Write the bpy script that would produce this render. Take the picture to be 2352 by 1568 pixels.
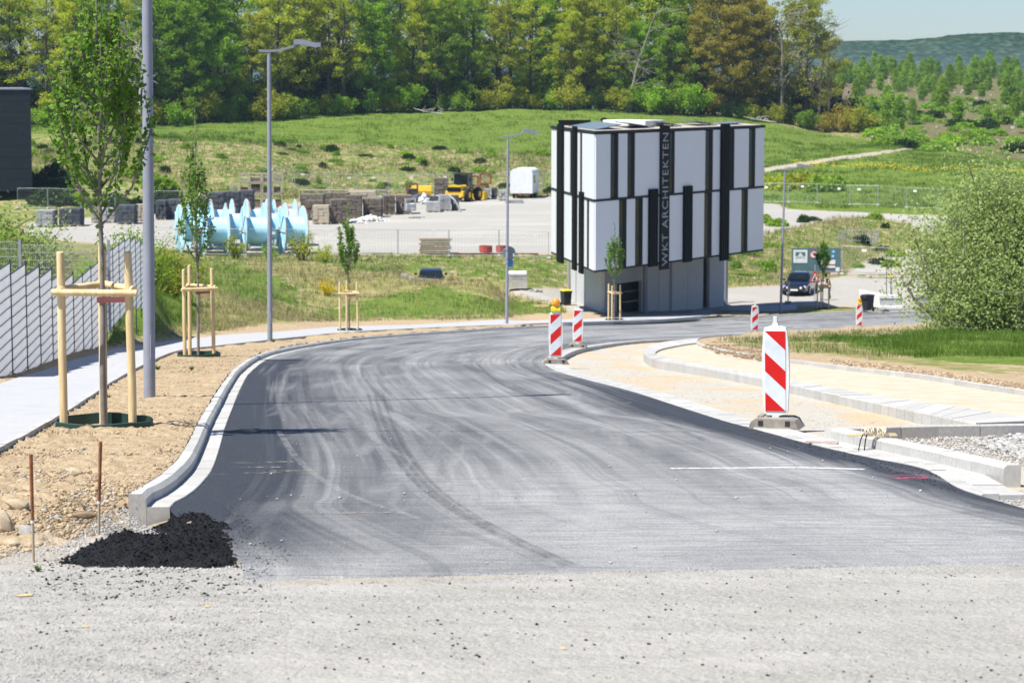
import bpy, math, random
import numpy as np
from mathutils import Vector, Matrix
from mathutils.geometry import delaunay_2d_cdt
rng = np.random.default_rng(11); random.seed(11)
S = bpy.context.scene
for o in list(bpy.data.objects): bpy.data.objects.remove(o)
# ------------------------------------------------------------------ camera
FPX = 5553.0; PITCH = math.atan(611/FPX); SP = math.sin(PITCH); CP = math.cos(PITCH)
cam_d = bpy.data.cameras.new('camera'); cam = bpy.data.objects.new('camera', cam_d)
S.collection.objects.link(cam); S.camera = cam
cam_d.sensor_width = 36; cam_d.lens = 36*FPX/2352
cam.location = (0, 0, 0); cam.rotation_euler = (math.pi/2-PITCH, 0, 0)
cam_d.clip_start = .5; cam_d.clip_end = 12000
cam_d.dof.use_dof = True; cam_d.dof.focus_distance = 24; cam_d.dof.aperture_fstop = 5.6
# ------------------------------------------------------------------ light
SUN_AZ = math.atan2(.83, .56)      # light travels towards this azimuth (from +y to +x)
SUN_EL = math.radians(60.5)
w = bpy.data.worlds.new('World'); S.world = w; w.use_nodes = True
nt = w.node_tree; bg = nt.nodes['Background']
sky = nt.nodes.new('ShaderNodeTexSky'); sky.sky_type = 'NISHITA'; sky.sun_disc = False
sky.sun_elevation = SUN_EL; sky.sun_rotation = SUN_AZ+math.pi
sky.air_density = 1.0; sky.dust_density = .25; sky.ozone_density = 2.0; sky.altitude = 300
tint = nt.nodes.new('ShaderNodeMix'); tint.data_type = 'RGBA'; tint.blend_type = 'MULTIPLY'; tint.inputs[0].default_value = 1
tint.inputs[7].default_value = (.82, .97, 1.24, 1); nt.links.new(sky.outputs[0], tint.inputs[6])
nt.links.new(tint.outputs[2], bg.inputs[0]); bg.inputs[1].default_value = .063
sun_d = bpy.data.lights.new('sun', 'SUN'); sun_d.energy = 5.0; sun_d.angle = math.radians(.53)
sun_d.color = (1, .965, .90)
sun = bpy.data.objects.new('sun', sun_d); S.collection.objects.link(sun)
ldir = Vector((math.sin(SUN_AZ)*math.cos(SUN_EL), math.cos(SUN_AZ)*math.cos(SUN_EL), -math.sin(SUN_EL)))
sun.rotation_euler = ldir.to_track_quat('-Z', 'Y').to_euler()
S.view_settings.view_transform = 'Standard'; S.view_settings.look = 'None'
S.view_settings.gamma = 1; S.view_settings.use_curve_mapping = False
S.view_settings.exposure = .66
S.render.engine = 'CYCLES'
# ------------------------------------------------------------------ helpers
COL = S.collection
def tagit(o, label=None, cat=None, group=None, kind=None):
    if label: o['label'] = label
    if cat: o['category'] = cat
    if group: o['group'] = group
    if kind: o['kind'] = kind
    return o
def link_mesh(name, me, mat=None, parent=None, loc=None, kind=None):
    o = bpy.data.objects.new(name, me); COL.objects.link(o)
    if mat is not None:
        for m_ in (mat if isinstance(mat, (list, tuple)) else [mat]): me.materials.append(m_)
    if parent is not None: o.parent = parent
    if loc is not None: o.location = loc
    if kind: o['kind'] = kind
    return o
def np_mesh(name, V, F, n=None, smooth=False, mi=None):
    """V (k,3); F list of tuples or (m,n) array"""
    me = bpy.data.meshes.new(name)
    if isinstance(F, np.ndarray):
        n = F.shape[1]; m = len(F)
        me.vertices.add(len(V)); me.vertices.foreach_set('co', np.asarray(V, np.float32).ravel())
        me.loops.add(m*n); me.loops.foreach_set('vertex_index', F.astype(np.int32).ravel())
        me.polygons.add(m); me.polygons.foreach_set('loop_start', np.arange(0, m*n, n, dtype=np.int32))
        me.update(calc_edges=True)
    else:
        me.from_pydata([tuple(v) for v in V], [], F); me.update()
    if smooth: me.polygons.foreach_set('use_smooth', np.ones(len(me.polygons), bool))
    if mi is not None: me.polygons.foreach_set('material_index', np.asarray(mi, np.int32))
    me.update(); return me
class MB:
    def __init__(s): s.v = []; s.f = []; s.m = []
    def add(s, vs, fs, mi=0):
        b = len(s.v); s.v += [tuple(v) for v in vs]; s.f += [tuple(b+i for i in f) for f in fs]; s.m += [mi]*len(fs); return s
    def box(s, c, d, rz=0, mi=0, taper=1.0, R=None, bev=0):
        x, y, z = d[0]/2, d[1]/2, d[2]/2
        if bev:
            b = bev
            vs = []
            for zz, k in ((-z, b), (-z+b, 0), (z-b, 0), (z, b)):
                for sx, sy in ((-1, -1), (1, -1), (1, 1), (-1, 1)): 
                    t = 1 if zz < 0 else taper
                    vs.append((sx*(x-k)*t, sy*(y-k)*t, zz))
            fs = [(3, 2, 1, 0), (12, 13, 14, 15)]
            for L in range(3):
                for i in range(4): fs.append((L*4+i, L*4+(i+1) % 4, L*4+4+(i+1) % 4, L*4+4+i))
        else:
            vs = [(-x, -y, -z), (x, -y, -z), (x, y, -z), (-x, y, -z)]+[(a*taper, b_*taper, z) for a, b_ in ((-x, -y), (x, -y), (x, y), (-x, y))]
            fs = [(3, 2, 1, 0), (4, 5, 6, 7), (0, 1, 5, 4), (1, 2, 6, 5), (2, 3, 7, 6), (3, 0, 4, 7)]
        M = R if R is not None else Matrix.Rotation(rz, 3, 'Z')
        c = Vector(c)
        return s.add([M@Vector(v)+c for v in vs], fs, mi)
    def tube(s, pts, rad, n=8, mi=0, cap=True):
        pts = [Vector(p) for p in pts]
        if not hasattr(rad, '__len__'): rad = [rad]*len(pts)
        b = len(s.v); k = len(pts)
        t0 = (pts[1]-pts[0]).normalized(); up = Vector((0, 0, 1)) if abs(t0.z) < .9 else Vector((1, 0, 0))
        a = t0.cross(up).normalized()
        for i, p in enumerate(pts):
            t = (pts[min(i+1, k-1)]-pts[max(i-1, 0)]).normalized()
            a = (a-t*a.dot(t)).normalized(); c = t.cross(a)
            for j in range(n):
                an = 2*math.pi*j/n; s.v.append(tuple(p+(a*math.cos(an)+c*math.sin(an))*rad[i]))
        for i in range(k-1):
            for j in range(n):
                s.f.append((b+i*n+j, b+i*n+(j+1) % n, b+(i+1)*n+(j+1) % n, b+(i+1)*n+j)); s.m.append(mi)
        if cap:
            s.f.append(tuple(b+j for j in reversed(range(n)))); s.m.append(mi)
            s.f.append(tuple(b+(k-1)*n+j for j in range(n))); s.m.append(mi)
        return s
    def cyl(s, p0, p1, r0, r1=None, n=12, mi=0): return s.tube([p0, p1], [r0, r0 if r1 is None else r1], n, mi)
    def lathe(s, prof, n=16, c=(0, 0, 0), mi=0, axis='Z', cap=True):
        b = len(s.v)
        for r, z in prof:
            for j in range(n):
                an = 2*math.pi*j/n; p = (r*math.cos(an), r*math.sin(an), z)
                if axis == 'X': p = (z, p[0], p[1])
                if axis == 'Y': p = (p[0], z, p[1])
                s.v.append((p[0]+c[0], p[1]+c[1], p[2]+c[2]))
        for i in range(len(prof)-1):
            for j in range(n): s.f.append((b+i*n+j, b+i*n+(j+1) % n, b+(i+1)*n+(j+1) % n, b+(i+1)*n+j)); s.m.append(mi)
        if cap:
            s.f.append(tuple(b+j for j in reversed(range(n)))); s.m.append(mi)
            s.f.append(tuple(b+(len(prof)-1)*n+j for j in range(n))); s.m.append(mi)
        return s
    def prism(s, out, y0, y1, mi=0, M=None):
        """outline in x,z extruded along y"""
        n = len(out); vs = [(x, y0, z) for x, z in out]+[(x, y1, z) for x, z in out]
        if M is not None: vs = [M@Vector(v) for v in vs]
        fs = [tuple(range(n)), tuple(reversed(range(n, 2*n)))]+[(i, i+n, (i+1) % n+n, (i+1) % n) for i in range(n)]
        return s.add(vs, fs, mi)
    def me(s, name, smooth=False):
        return np_mesh(name, s.v, s.f, smooth=smooth, mi=s.m if max(s.m or [0]) else None)
    def obj(s, name, mat, parent=None, smooth=False, loc=None, kind=None):
        o = link_mesh(name, s.me(name, smooth), mat, parent, loc, kind)
        if smooth:
            try: o.data.set_sharp_from_angle(angle=math.radians(38))
            except Exception: pass
        return o
def thing(name, label, cat, loc=(0, 0, 0), rz=0, group=None):
    o = bpy.data.objects.new(name, None); o.empty_display_size = .2; COL.objects.link(o)
    o.location = loc; o.rotation_euler = (0, 0, rz); return tagit(o, label, cat, group)
def dup(root, loc=None, rz=None, label=None, group=None, scale=None):
    def cp(o, p):
        c = o.copy(); COL.objects.link(c)
        if p is not None: c.parent = p
        for k in list(KIDS.get(o, [])) if False else list(o.children): cp(k, c)
        return c
    c = cp(root, None)
    if loc is not None: c.location = loc
    if rz is not None: c.rotation_euler = (0, 0, rz)
    if scale is not None: c.scale = (scale,)*3 if not hasattr(scale, '__len__') else scale
    if label: c['label'] = label
    if group: c['group'] = group
    return c
# ------------------------------------------------------------------ material helpers
class NM:
    def __init__(s, name, rough=.9, col=(.5, .5, .5), metal=0, spec=.3):
        s.m = bpy.data.materials.new(name); s.m.use_nodes = True; s.t = s.m.node_tree
        s.b = s.t.nodes['Principled BSDF']; s.b.inputs['Roughness'].default_value = rough
        s.b.inputs['Metallic'].default_value = metal; s.b.inputs['Base Color'].default_value = (*col, 1)
        s.b.inputs['Specular IOR Level'].default_value = spec; s._co = None
    def n(s, t): return s.t.nodes.new(t)
    def l(s, a, b): s.t.links.new(a, b)
    def co(s, kind='Object'):
        k = s.n('ShaderNodeTexCoord'); return k.outputs[kind]
    def pos(s):
        return s.n('ShaderNodeNewGeometry').outputs['Position']
    def mapping(s, vec, scale=(1, 1, 1), rot=(0, 0, 0)):
        k = s.n('ShaderNodeMapping'); s.l(vec, k.inputs[0]); k.inputs['Scale'].default_value = scale; k.inputs['Rotation'].default_value = rot; return k.outputs[0]
    def noise(s, vec, scale, det=4, rough=.55, dist=0):
        k = s.n('ShaderNodeTexNoise'); s.l(vec, k.inputs['Vector']); k.inputs['Scale'].default_value = scale
        k.inputs['Detail'].default_value = det; k.inputs['Roughness'].default_value = rough; k.inputs['Distortion'].default_value = dist; return k.outputs['Fac']
    def vor(s, vec, scale, out='Distance', feat='F1'):
        k = s.n('ShaderNodeTexVoronoi'); k.feature = feat; s.l(vec, k.inputs['Vector']); k.inputs['Scale'].default_value = scale; return k.outputs[out]
    def ramp(s, fac, stops, interp='LINEAR'):
        k = s.n('ShaderNodeValToRGB'); s.l(fac, k.inputs[0]); cr = k.color_ramp; cr.interpolation = interp
        while len(cr.elements) < len(stops): cr.elements.new(.5)
        for e, (p, c) in zip(cr.elements, stops):
            e.position = p; e.color = (*c, 1) if hasattr(c, '__len__') else (c, c, c, 1)
        return k.outputs[0]
    def mix(s, fac, a, b, mode='MIX'):
        k = s.n('ShaderNodeMix'); k.data_type = 'RGBA'; k.blend_type = mode
        for i, v in ((0, fac), (6, a), (7, b)):
            if hasattr(v, 'links') or hasattr(v, 'is_output'): s.l(v, k.inputs[i])
            elif i == 0: k.inputs[0].default_value = v
            else: k.inputs[i].default_value = (*v, 1)
        return k.outputs[2]
    def math(s, op, a, b=0, clamp=False):
        k = s.n('ShaderNodeMath'); k.operation = op; k.use_clamp = clamp
        for i, v in enumerate((a, b)):
            if hasattr(v, 'is_output'): s.l(v, k.inputs[i])
            else: k.inputs[i].default_value = v
        return k.outputs[0]
    def bump(s, h, strength=.5, dist=.02):
        k = s.n('ShaderNodeBump'); s.l(h, k.inputs['Height']); k.inputs['Strength'].default_value = strength
        k.inputs['Distance'].default_value = dist; s.l(k.outputs[0], s.b.inputs['Normal']); return k
    def base(s, c): s.l(c, s.b.inputs['Base Color']); return s
    def attr(s, name, out='Color'):
        k = s.n('ShaderNodeAttribute'); k.attribute_name = name; return k.outputs[out]
    def sep(s, c):
        k = s.n('ShaderNodeSeparateColor'); s.l(c, k.inputs[0]); return k.outputs
def mottled(name, c0, c1, scale=3, rough=.85, det=5, metal=0, bump=.2, bdist=.01, spec=.3, rand=0):
    k = NM(name, rough, c0, metal, spec); p = k.co('Object'); f = k.noise(p, scale, det, .6)
    c = k.ramp(f, [(.3, c0), (.7, c1)])
    if rand:
        oi = k.n('ShaderNodeObjectInfo').outputs['Random']
        v = k.math('MULTIPLY_ADD', oi, rand*2); v.node.inputs[2].default_value = 1-rand
        hs = k.n('ShaderNodeHueSaturation'); k.l(v, hs.inputs['Value']); k.l(c, hs.inputs['Color']); c = hs.outputs[0]
    k.base(c)
    if bump: k.bump(k.noise(p, scale*6, 4), bump, bdist)
    return k.m
# ------------------------------------------------------------------ projection (modelling aid) and terrain
def zv(v, y):
    r = (784-np.asarray(v, float))/FPX; return y*(r*CP-SP)/(CP+r*SP)
def xu(u, y, z): return (np.asarray(u, float)-1176)/FPX*(y*CP-z*SP)
def to_uv(x, y, z):
    d = y*CP-z*SP; return 1176+FPX*x/d, 784-FPX*(y*SP+z*CP)/d
RY = [0, 124, 129, 140, 150, 156, 165, 180, 260]; RZ = [-1.56, -12.93, -13.3, -14.2, -14.9, -15.22, -15.4, -15.5, -15.5]
def Rz(y): return np.interp(y, RY, RZ)
def sst(a, b, x): t = np.clip((x-a)/(b-a), 0, 1); return t*t*(3-2*t)
P0 = [(0, None), (15.6, None)]
ST = {
 -900: [(46, -5.66), (60, -6.9), (80, -8.6), (120, -11), (175, -13), (230, -13), (245, -10.8), (330, -7), (420, -6), (520, -10), (720, -25)],
 150: [(46, -5.66), (60, -6.75), (80, -8.2), (120, -11), (175, -13), (230, -13), (247, -10.8), (330, -7), (420, -6), (520, -10), (720, -25)],
 230: [(50, -6.03), (60, -6.85), (66, -7.38), (70, -7.0), (80, -7.3), (95, -8.8), (160, -13), (178, -13), (240, -13), (280, -8), (330, -6.95), (420, -6), (520, -10), (720, -25)],
 330: [(79, -8.68), (84, -7.9), (89, -7.45), (95, -8.2), (112, -10.6), (160, -13), (178, -13), (243, -13), (285, -7.8), (330, -6.95), (420, -6), (520, -10), (720, -25)],
 410: [(89, -9.6), (94, -9.2), (99, -9.2), (112, -10.8), (160, -13), (178, -13), (246, -13), (285, -7.8), (333, -6.9), (420, -6), (520, -10), (720, -25)],
 480: [(98, -10.43), (108, -11.0), (140, -12), (178, -13.2), (256, -13), (287, -7.8), (340, -6.6), (420, -6), (520, -10), (720, -25)],
 800: [(124, -12.8), (131, -13.25), (142, -13.0), (150, -12.7), (178, -13.2), (265, -13), (300, -8.4), (362, -5.75), (430, -6), (520, -10), (720, -25)],
 915: [(124, -12.8), (131, -13.28), (141, -13.05), (152, -12.65), (164, -13.0), (176, -13.2), (265, -13), (300, -8.7), (368, -5.6), (430, -6), (520, -10), (720, -25)],
 945: [(124, -12.8), (131, -13.28), (141, -13.05), (152, -12.65), (154.5, -14.2), (160, -14.3), (166, -13.5), (176, -13.2), (265, -13), (300, -8.8), (368, -5.6), (430, -6), (520, -10), (720, -25)],
 1110: [(124, -12.8), (131, -13.3), (141, -13.3), (152, -12.8), (154.5, -14.2), (160, -14.3), (166, -13.5), (176, -13.2), (265, -13), (297, -9.6), (372, -5.3), (430, -6), (520, -10), (720, -25)],
 1200: [(124, -12.8), (129, -13.2), (142, -14.3), (150, -14.5), (158, -14.0), (166, -13.7), (176, -13.2), (265, -13), (295, -9.7), (376, -5.2), (430, -6), (520, -10), (720, -25)],
 1330: [(124, -12.8), (129, -13.15), (142, -14.1), (150, -14.5), (160, -14.6), (170, -14.0), (180, -13.2), (262, -13), (290, -10.3), (376, -5.2), (430, -6), (520, -10), (720, -25)],
 1640: [(124, -12.8), (129, -13.15), (142, -14.1), (150, -14.8), (160, -15.1), (178, -14.9), (195, -13.4), (262, -13), (285, -10.8), (380, -6.3), (430, -7), (520, -12), (720, -20)],
 1760: [(124, -12.8), (129, -13.18), (142, -14.2), (150, -14.75), (156, -15.1), (165, -15.2), (176, -15.0), (192, -14.3), (205, -13.3), (228, -13), (256, -12.8), (275, -11.7), (300, -11.0), (388, -7.2), (440, -9), (520, -9), (720, -3)],
 1900: [(124, -12.8), (129, -13.18), (142, -14.2), (150, -14.75), (156, -15.1), (165, -15.15), (176, -15.0), (190, -14.8), (202, -14.0), (212, -13.1), (228, -13), (244, -12.8), (275, -12), (305, -10.6), (385, -9.2), (440, -9), (520, -6), (680, .6), (760, -2)],
 2020: [(124, -12.8), (129, -13.18), (142, -14.2), (150, -14.75), (156, -15.1), (165, -15.1), (190, -14.95), (205, -14.6), (214, -13.7), (225, -12.95), (240, -12.8), (262, -12), (300, -10.4), (330, -9.6), (350, -10.2), (420, -8.5), (520, -4.6), (680, 1.2), (760, -2)],
 2150: [(124, -12.8), (129, -13.18), (142, -14.2), (156, -15.1), (165, -15.1), (190, -14.9), (210, -14.2), (228, -12.9), (240, -12.8), (262, -12), (300, -10.6), (330, -10.3), (350, -11.3), (420, -8.7), (520, -5.0), (690, .6), (780, -2)],
 2352: [(124, -12.8), (129, -13.18), (142, -14.2), (156, -15.0), (175, -15), (200, -14.3), (225, -13), (245, -12.8), (265, -12.4), (300, -11.3), (340, -12), (420, -9.5), (520, -5.6), (690, -.6), (780, -3)],
 3300: [(124, -12.8), (129, -13.18), (142, -14.2), (156, -15.0), (175, -15), (200, -14.3), (225, -13), (245, -12.8), (265, -12.4), (300, -11.3), (340, -12), (420, -9.5), (520, -5.6), (690, -.6), (780, -3)],
}
SU = sorted(ST)
YT = np.concatenate([np.linspace(0, 300, 601), np.linspace(302, 1500, 400)])
TAB = []
for u_ in SU:
    p = ST[u_]; y0 = p[0][0]
    z = np.where(YT < y0, Rz(np.minimum(YT, y0))+.12*sst(15.4, 17.4, YT), np.interp(YT, [a for a, b in p], [b for a, b in p]))
    k = np.ones(5)/5; zp = np.convolve(np.pad(z, 2, mode='edge'), k, 'valid')
    TAB.append(np.where((YT > y0+1) & (YT < 1400), zp, z))
TAB = np.array(TAB)
def Tz(x, y):
    x = np.asarray(x, float); y = np.asarray(y, float)
    u = np.clip(1176+FPX*x/(y*1.006), SU[0], SU[-1]-1e-3)
    i = np.clip(np.searchsorted(SU, u, side='right')-1, 0, len(SU)-2)
    su = np.array(SU, float); fr = (u-su[i])/(su[i+1]-su[i]); fr = fr*fr*(3-2*fr)
    j = np.clip(np.searchsorted(YT, y, side='right')-1, 0, len(YT)-2); fy = np.clip((y-YT[j])/(YT[j+1]-YT[j]), 0, 1)
    a = TAB[i, j]*(1-fy)+TAB[i, j+1]*fy; b = TAB[i+1, j]*(1-fy)+TAB[i+1, j+1]*fy
    return a*(1-fr)+b*fr
YS = np.exp(np.linspace(math.log(5), math.log(800), 6000))
def unp(u, v, off=0.0, terr=False, y0=0):
    """first point of the road surface (or terrain) seen at (u, v)"""
    zr = zv(v, YS); xx = xu(u, YS, zr)
    g = (Tz(xx, YS) if terr else Rz(YS)) + off - zr
    ok = np.where((g >= 0) & (YS > y0))[0]
    if len(ok) == 0: i = len(YS)-1
    else: i = ok[0]
    y = YS[i]
    if i > 0 and g[i-1] < 0: t = -g[i-1]/(g[i]-g[i-1]); y = YS[i-1]+t*(YS[i]-YS[i-1])
    z = float(zv(v, y)); return Vector((float(xu(u, y, z)), float(y), z))
def G(x, y): return float(Tz(x, y))
def at(u, y, dz=0):
    """ground point under image column u at distance y"""
    x = float(xu(u, y, -.07*y)); z = G(x, y); x = float(xu(u, y, z)); return Vector((x, y, z+dz))
def catmull(P, n):
    P = [np.array(p, float) for p in P]; P = [2*P[0]-P[1]]+P+[2*P[-1]-P[-2]]; out = []
    m = len(P)-3
    for k in range(n):
        t = k/(n-1)*m; i = min(int(t), m-1); t -= i; a, b, c, d = P[i:i+4]
        out.append(.5*((2*b)+(-a+c)*t+(2*a-5*b+4*c-d)*t*t+(-a+3*b-3*c+d)*t**3))
    return np.array(out)
def resample(P, step):
    P = np.array(P); s = np.r_[0, np.cumsum(np.linalg.norm(np.diff(P[:, :2], axis=0), axis=1))]
    n = max(2, int(round(s[-1]/step))+1); q = np.linspace(0, s[-1], n)
    return np.stack([np.interp(q, s, P[:, k]) for k in range(P.shape[1])], 1)
def offs(P, d):
    """offset a polyline in xy; positive = right of travel"""
    P = np.array(P, float); T = np.gradient(P[:, :2], axis=0); T /= np.linalg.norm(T, axis=1)[:, None]+1e-9
    Q = P.copy(); Q[:, 0] += T[:, 1]*d; Q[:, 1] -= T[:, 0]*d; return Q
def vnoise(x, y, seed=0):
    """smooth value noise, numpy"""
    xi = np.floor(x).astype(np.int64); yi = np.floor(y).astype(np.int64); fx = x-xi; fy = y-yi
    fx = fx*fx*(3-2*fx); fy = fy*fy*(3-2*fy)
    def h(a, b):
        n = (a*374761393+b*668265263+seed*1442695041) & 0xffffffff
        n = ((n ^ (n >> 13))*1274126177) & 0xffffffff
        return ((n ^ (n >> 16)) & 0xffff)/65535.
    return (h(xi, yi)*(1-fx)+h(xi+1, yi)*fx)*(1-fy)+(h(xi, yi+1)*(1-fx)+h(xi+1, yi+1)*fx)*fy
def fbm(x, y, o=4, seed=0):
    r = 0; a = .5
    for k in range(o): r = r+a*vnoise(x*2**k+k*17.3, y*2**k-k*9.1, seed+k); a *= .5
    return r/(1-.5**o)
def inpoly(px, py, poly):
    c = np.zeros(px.shape, bool); n = len(poly)
    for i in range(n):
        x1, y1 = poly[i][0], poly[i][1]; x2, y2 = poly[(i+1) % n][0], poly[(i+1) % n][1]
        if y1 == y2: continue
        cond = ((y1 > py) != (y2 > py)) & (px < (x2-x1)*(py-y1)/(y2-y1)+x1); c ^= cond
    return c
# ------------------------------------------------------------------ key curves
PAIRS = [((560, 1332), (2760, 1286)), ((548, 1292), (2640, 1245)), ((440, 1215), (2480, 1205)), ((390, 1168), (2290, 1150)), ((425, 1144), (2202, 1122)),
 ((458, 1118), (2120, 1077)), ((488, 1078), (1990, 1050)), ((504, 1032), (1858, 1020)), ((517, 983), (1726, 984)), ((529, 952), (1653, 964)),
 ((554, 890), (1550, 931)), ((578, 853), (1440, 896)), ((622, 823), (1350, 873)), ((689, 804.5), (1286, 855)), ((800, 786), (1257, 841)), ((900, 776), (1247, 827)),
 ((1000, 768.5), (1292, 805)), ((1164, 757.5), (1343, 795)), ((1280, 750.5), (1414, 786)), ((1400, 745), (1493, 781)), ((1665, 735.5), (1665, 774)),
 ((1830, 725.5), (1823, 766)), ((2087, 712), (1995, 755)), ((2300, 703), (2126, 747)), ((2500, 696), (2352, 735)), ((2800, 690), (2800, 716))]
LP = [unp(*a) for a, b in PAIRS]; RP = [unp(*b) for a, b in PAIRS]
NR = 520
LC = catmull(LP, NR); RC = catmull(RP, NR)
# ------------------------------------------------------------------ ground, road and kerb geometry
KL = offs(LC[60:], -.17)            # gutter inner line = foot of the left kerb (index 60 = where the kerbs start)
i0 = int(3/25*NR); KL = offs(LC[i0:], -.17)
GL = offs(LC[i0:], -.30)            # back of the left kerb
BR = offs(RC[int(3.6/25*NR):], .42) # inner line of the right concrete band (before clean-up)
# right side region outline (bay + gravel pocket + sand path), bounded by the edging K3
K3I = [(2700, 998), (2520, 958), (2352, 918), (2246, 901), (2100, 876), (1916, 854), (1748, 830), (1660, 815), (1612, 802.5), (1598, 793), (1606, 785), (1640, 781), (1700, 777.5)]
K3 = catmull([unp(u, v, .0) for u, v in K3I], 160)
tipR = RC[int(3.9/25*NR):int(20.4/25*NR)]
REG_R = [tuple(p[:2]) for p in tipR]+[tuple(p[:2]) for p in K3[::-1]]+[(7.5, 21), (7.5, 14), (3.9, 14.6)]
REG_ROAD = [tuple(p[:2]) for p in offs(LC, .04)[:i0]]+[tuple(p[:2]) for p in GL]+[tuple(p[:2]) for p in RC[::-1]]
def warp(p): return (p[0]/p[1], math.log(p[1]))
def grid_fill(bounds, holes, dt, ds, t0, t1, s0, s1, margin=.3):
    """triangulate a warped grid constrained to polygon outlines; returns x, y, faces (numpy)"""
    tt = np.arange(t0, t1, dt); ss = np.arange(s0, s1, ds)
    A, B = np.meshgrid(tt, ss); A = A.ravel(); B = B.ravel()
    A = A+rng.uniform(-.3, .3, A.shape)*dt; B = B+rng.uniform(-.3, .3, B.shape)*ds
    return A, B
def tri_region(pts, edges, keep):
    r = delaunay_2d_cdt([Vector(p) for p in pts], edges, [], 0, 1e-9)
    V = np.array([(v[0], v[1]) for v in r[0]]); F = np.array(r[2])
    y = np.exp(V[:, 1]); x = V[:, 0]*y
    c = F; cx = x[c].mean(1); cy = y[c].mean(1)
    return x, y, F[keep(cx, cy)]
def poly_edges(polys):
    pts = []; ed = []
    for P in polys:
        b = len(pts); n = len(P); pts += [warp(p) for p in P]; ed += [(b+i, b+(i+1) % n) for i in range(n)]
    return pts, ed
def compact(x, y, F):
    u, inv = np.unique(F, return_inverse=True); return x[u], y[u], inv.reshape(F.shape)
# ground cover masks: polygons in photograph coordinates, projected on the real surface
COV = [  # (name, weights(green,dry,gravel), polygon)
 ('dry', (.35, .65, 0), [(-900, 760), (330, 790), (640, 742), (1160, 733), (1300, 712), (1300, 560), (-900, 500)]),
 ('green', (.8, .2, 0), [(820, 700), (1000, 655), (1140, 690), (1290, 700), (1300, 720), (1160, 722), (900, 728), (700, 728)]),
 ('green', (.75, .25, 0), [(560, 690), (400, 640), (520, 600), (660, 640), (700, 700)]),
 ('green', (.6, .4, 0), [(370, 590), (1300, 588), (1300, 665), (1150, 640), (900, 640), (700, 610), (560, 600), (370, 640)]),
 ('dry', (.12, .88, 0), [(640, 600), (700, 640), (820, 690), (1000, 655), (1140, 660), (1060, 632), (850, 625), (700, 600)]),
 ('mound', (1, 0, 0), [(225, 805), (230, 700), (330, 600), (400, 640), (455, 700), (450, 745), (345, 757), (310, 768)]),
 ('yard', (0, 0, 1), [(60, 545), (60, 512), (330, 492), (640, 470), (900, 448), (1280, 452), (1757, 468), (1900, 472), (2100, 482), (2400, 520), (2900, 520), (2900, 620), (2100, 530), (2000, 497), (1920, 502), (1850, 516), (1750, 545), (1660, 560), (1400, 582), (1200, 585), (700, 580), (420, 572), (250, 560)]),
 ('bank', (.5, .5, 0), [(1300, 545), (1300, 700), (1330, 600), (1640, 600), (1660, 590), (1660, 575)]),
 ('bank', (.5, .5, 0), [(1640, 655), (1655, 590), (1750, 535), (1850, 518), (1920, 500), (2000, 496), (2090, 512), (2130, 545), (2020, 570), (1970, 600), (1930, 632), (1840, 652), (1760, 658)]),
 ('access', (0, .05, .95), [(1300, 668), (1640, 664), (1760, 658), (1860, 650), (1940, 632), (1985, 600), (2060, 576), (2400, 560), (2900, 560), (2900, 705), (2090, 703), (1830, 704), (1690, 712), (1480, 722), (1300, 716)]),
 ('ledge', (0, 0, 1), [(1165, 666), (1310, 666), (1310, 696), (1240, 690), (1165, 672)]),
 ('meadow', (1, 0, 0), [(-900, 318), (200, 305), (345, 322), (620, 328), (840, 330), (1000, 338), (1270, 355), (1500, 420), (1700, 470), (1757, 466), (1757, 390), (2080, 352), (2300, 398), (2300, 500), (1800, 480), (1760, 440), (2150, 480), (2400, 505), (3200, 505), (3200, 340), (2080, 335), (1900, 310), (1700, 268), (1200, 240), (-900, 240)]),
 ('bank2', (.5, .5, 0), [(-900, 520), (60, 510), (330, 490), (640, 468), (900, 446), (1275, 450), (1275, 358), (1000, 338), (840, 331), (620, 329), (345, 323), (200, 306), (-900, 318)]),
 ('meadowr', (.92, .08, 0), [(1740, 466), (1740, 380), (2080, 335), (2700, 372), (2700, 505), (2352, 500), (2100, 480)]),
 ('hill', (.4, .3, 0), [(2000, 340), (1950, 100), (3300, 60), (3300, 372), (2500, 385), (2200, 352), (2080, 333)]),
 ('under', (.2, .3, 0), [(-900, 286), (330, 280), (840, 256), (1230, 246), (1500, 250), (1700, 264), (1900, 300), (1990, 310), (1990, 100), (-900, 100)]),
 ('trail', (0, .25, .75), [(1750, 386), (1880, 366), (1990, 352), (2085, 341), (2130, 343), (2085, 346), (1990, 358), (1880, 374), (1750, 396)]),
 ('rg', (.2, .5, 0), [(1640, 776), (2130, 752), (2900, 735), (2900, 870), (2352, 850), (2100, 836), (1880, 815), (1700, 800)]),
 ('rgreen', (.85, .15, 0), [(1870, 774), (2060, 768), (2200, 758), (2900, 752), (2900, 845), (2352, 838), (2210, 832), (2080, 818), (1960, 800), (1880, 786)]),
 ('dryg', (.3, .6, 0), [(1790, 778), (1880, 774), (1960, 796), (2080, 816), (2230, 838), (2352, 846), (2352, 862), (2200, 850), (2000, 826), (1850, 800)]),
 ('fore', (0, 0, 1), [(-4000, 1262), (60, 1262), (190, 1255), (290, 1180), (330, 1220), (420, 1230), (540, 1300), (2100, 1250), (2200, 1108), (2400, 1100), (7000, 1100), (9000, 9000), (-9000, 9000)]),
]
def cover(x, y, z):
    return (cover1(x, y, z, 0)+cover1(x+.4, y, z, 100)+cover1(x, y, z, 200)+cover1(x-.3, y+.5, z, 300))/4
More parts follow.
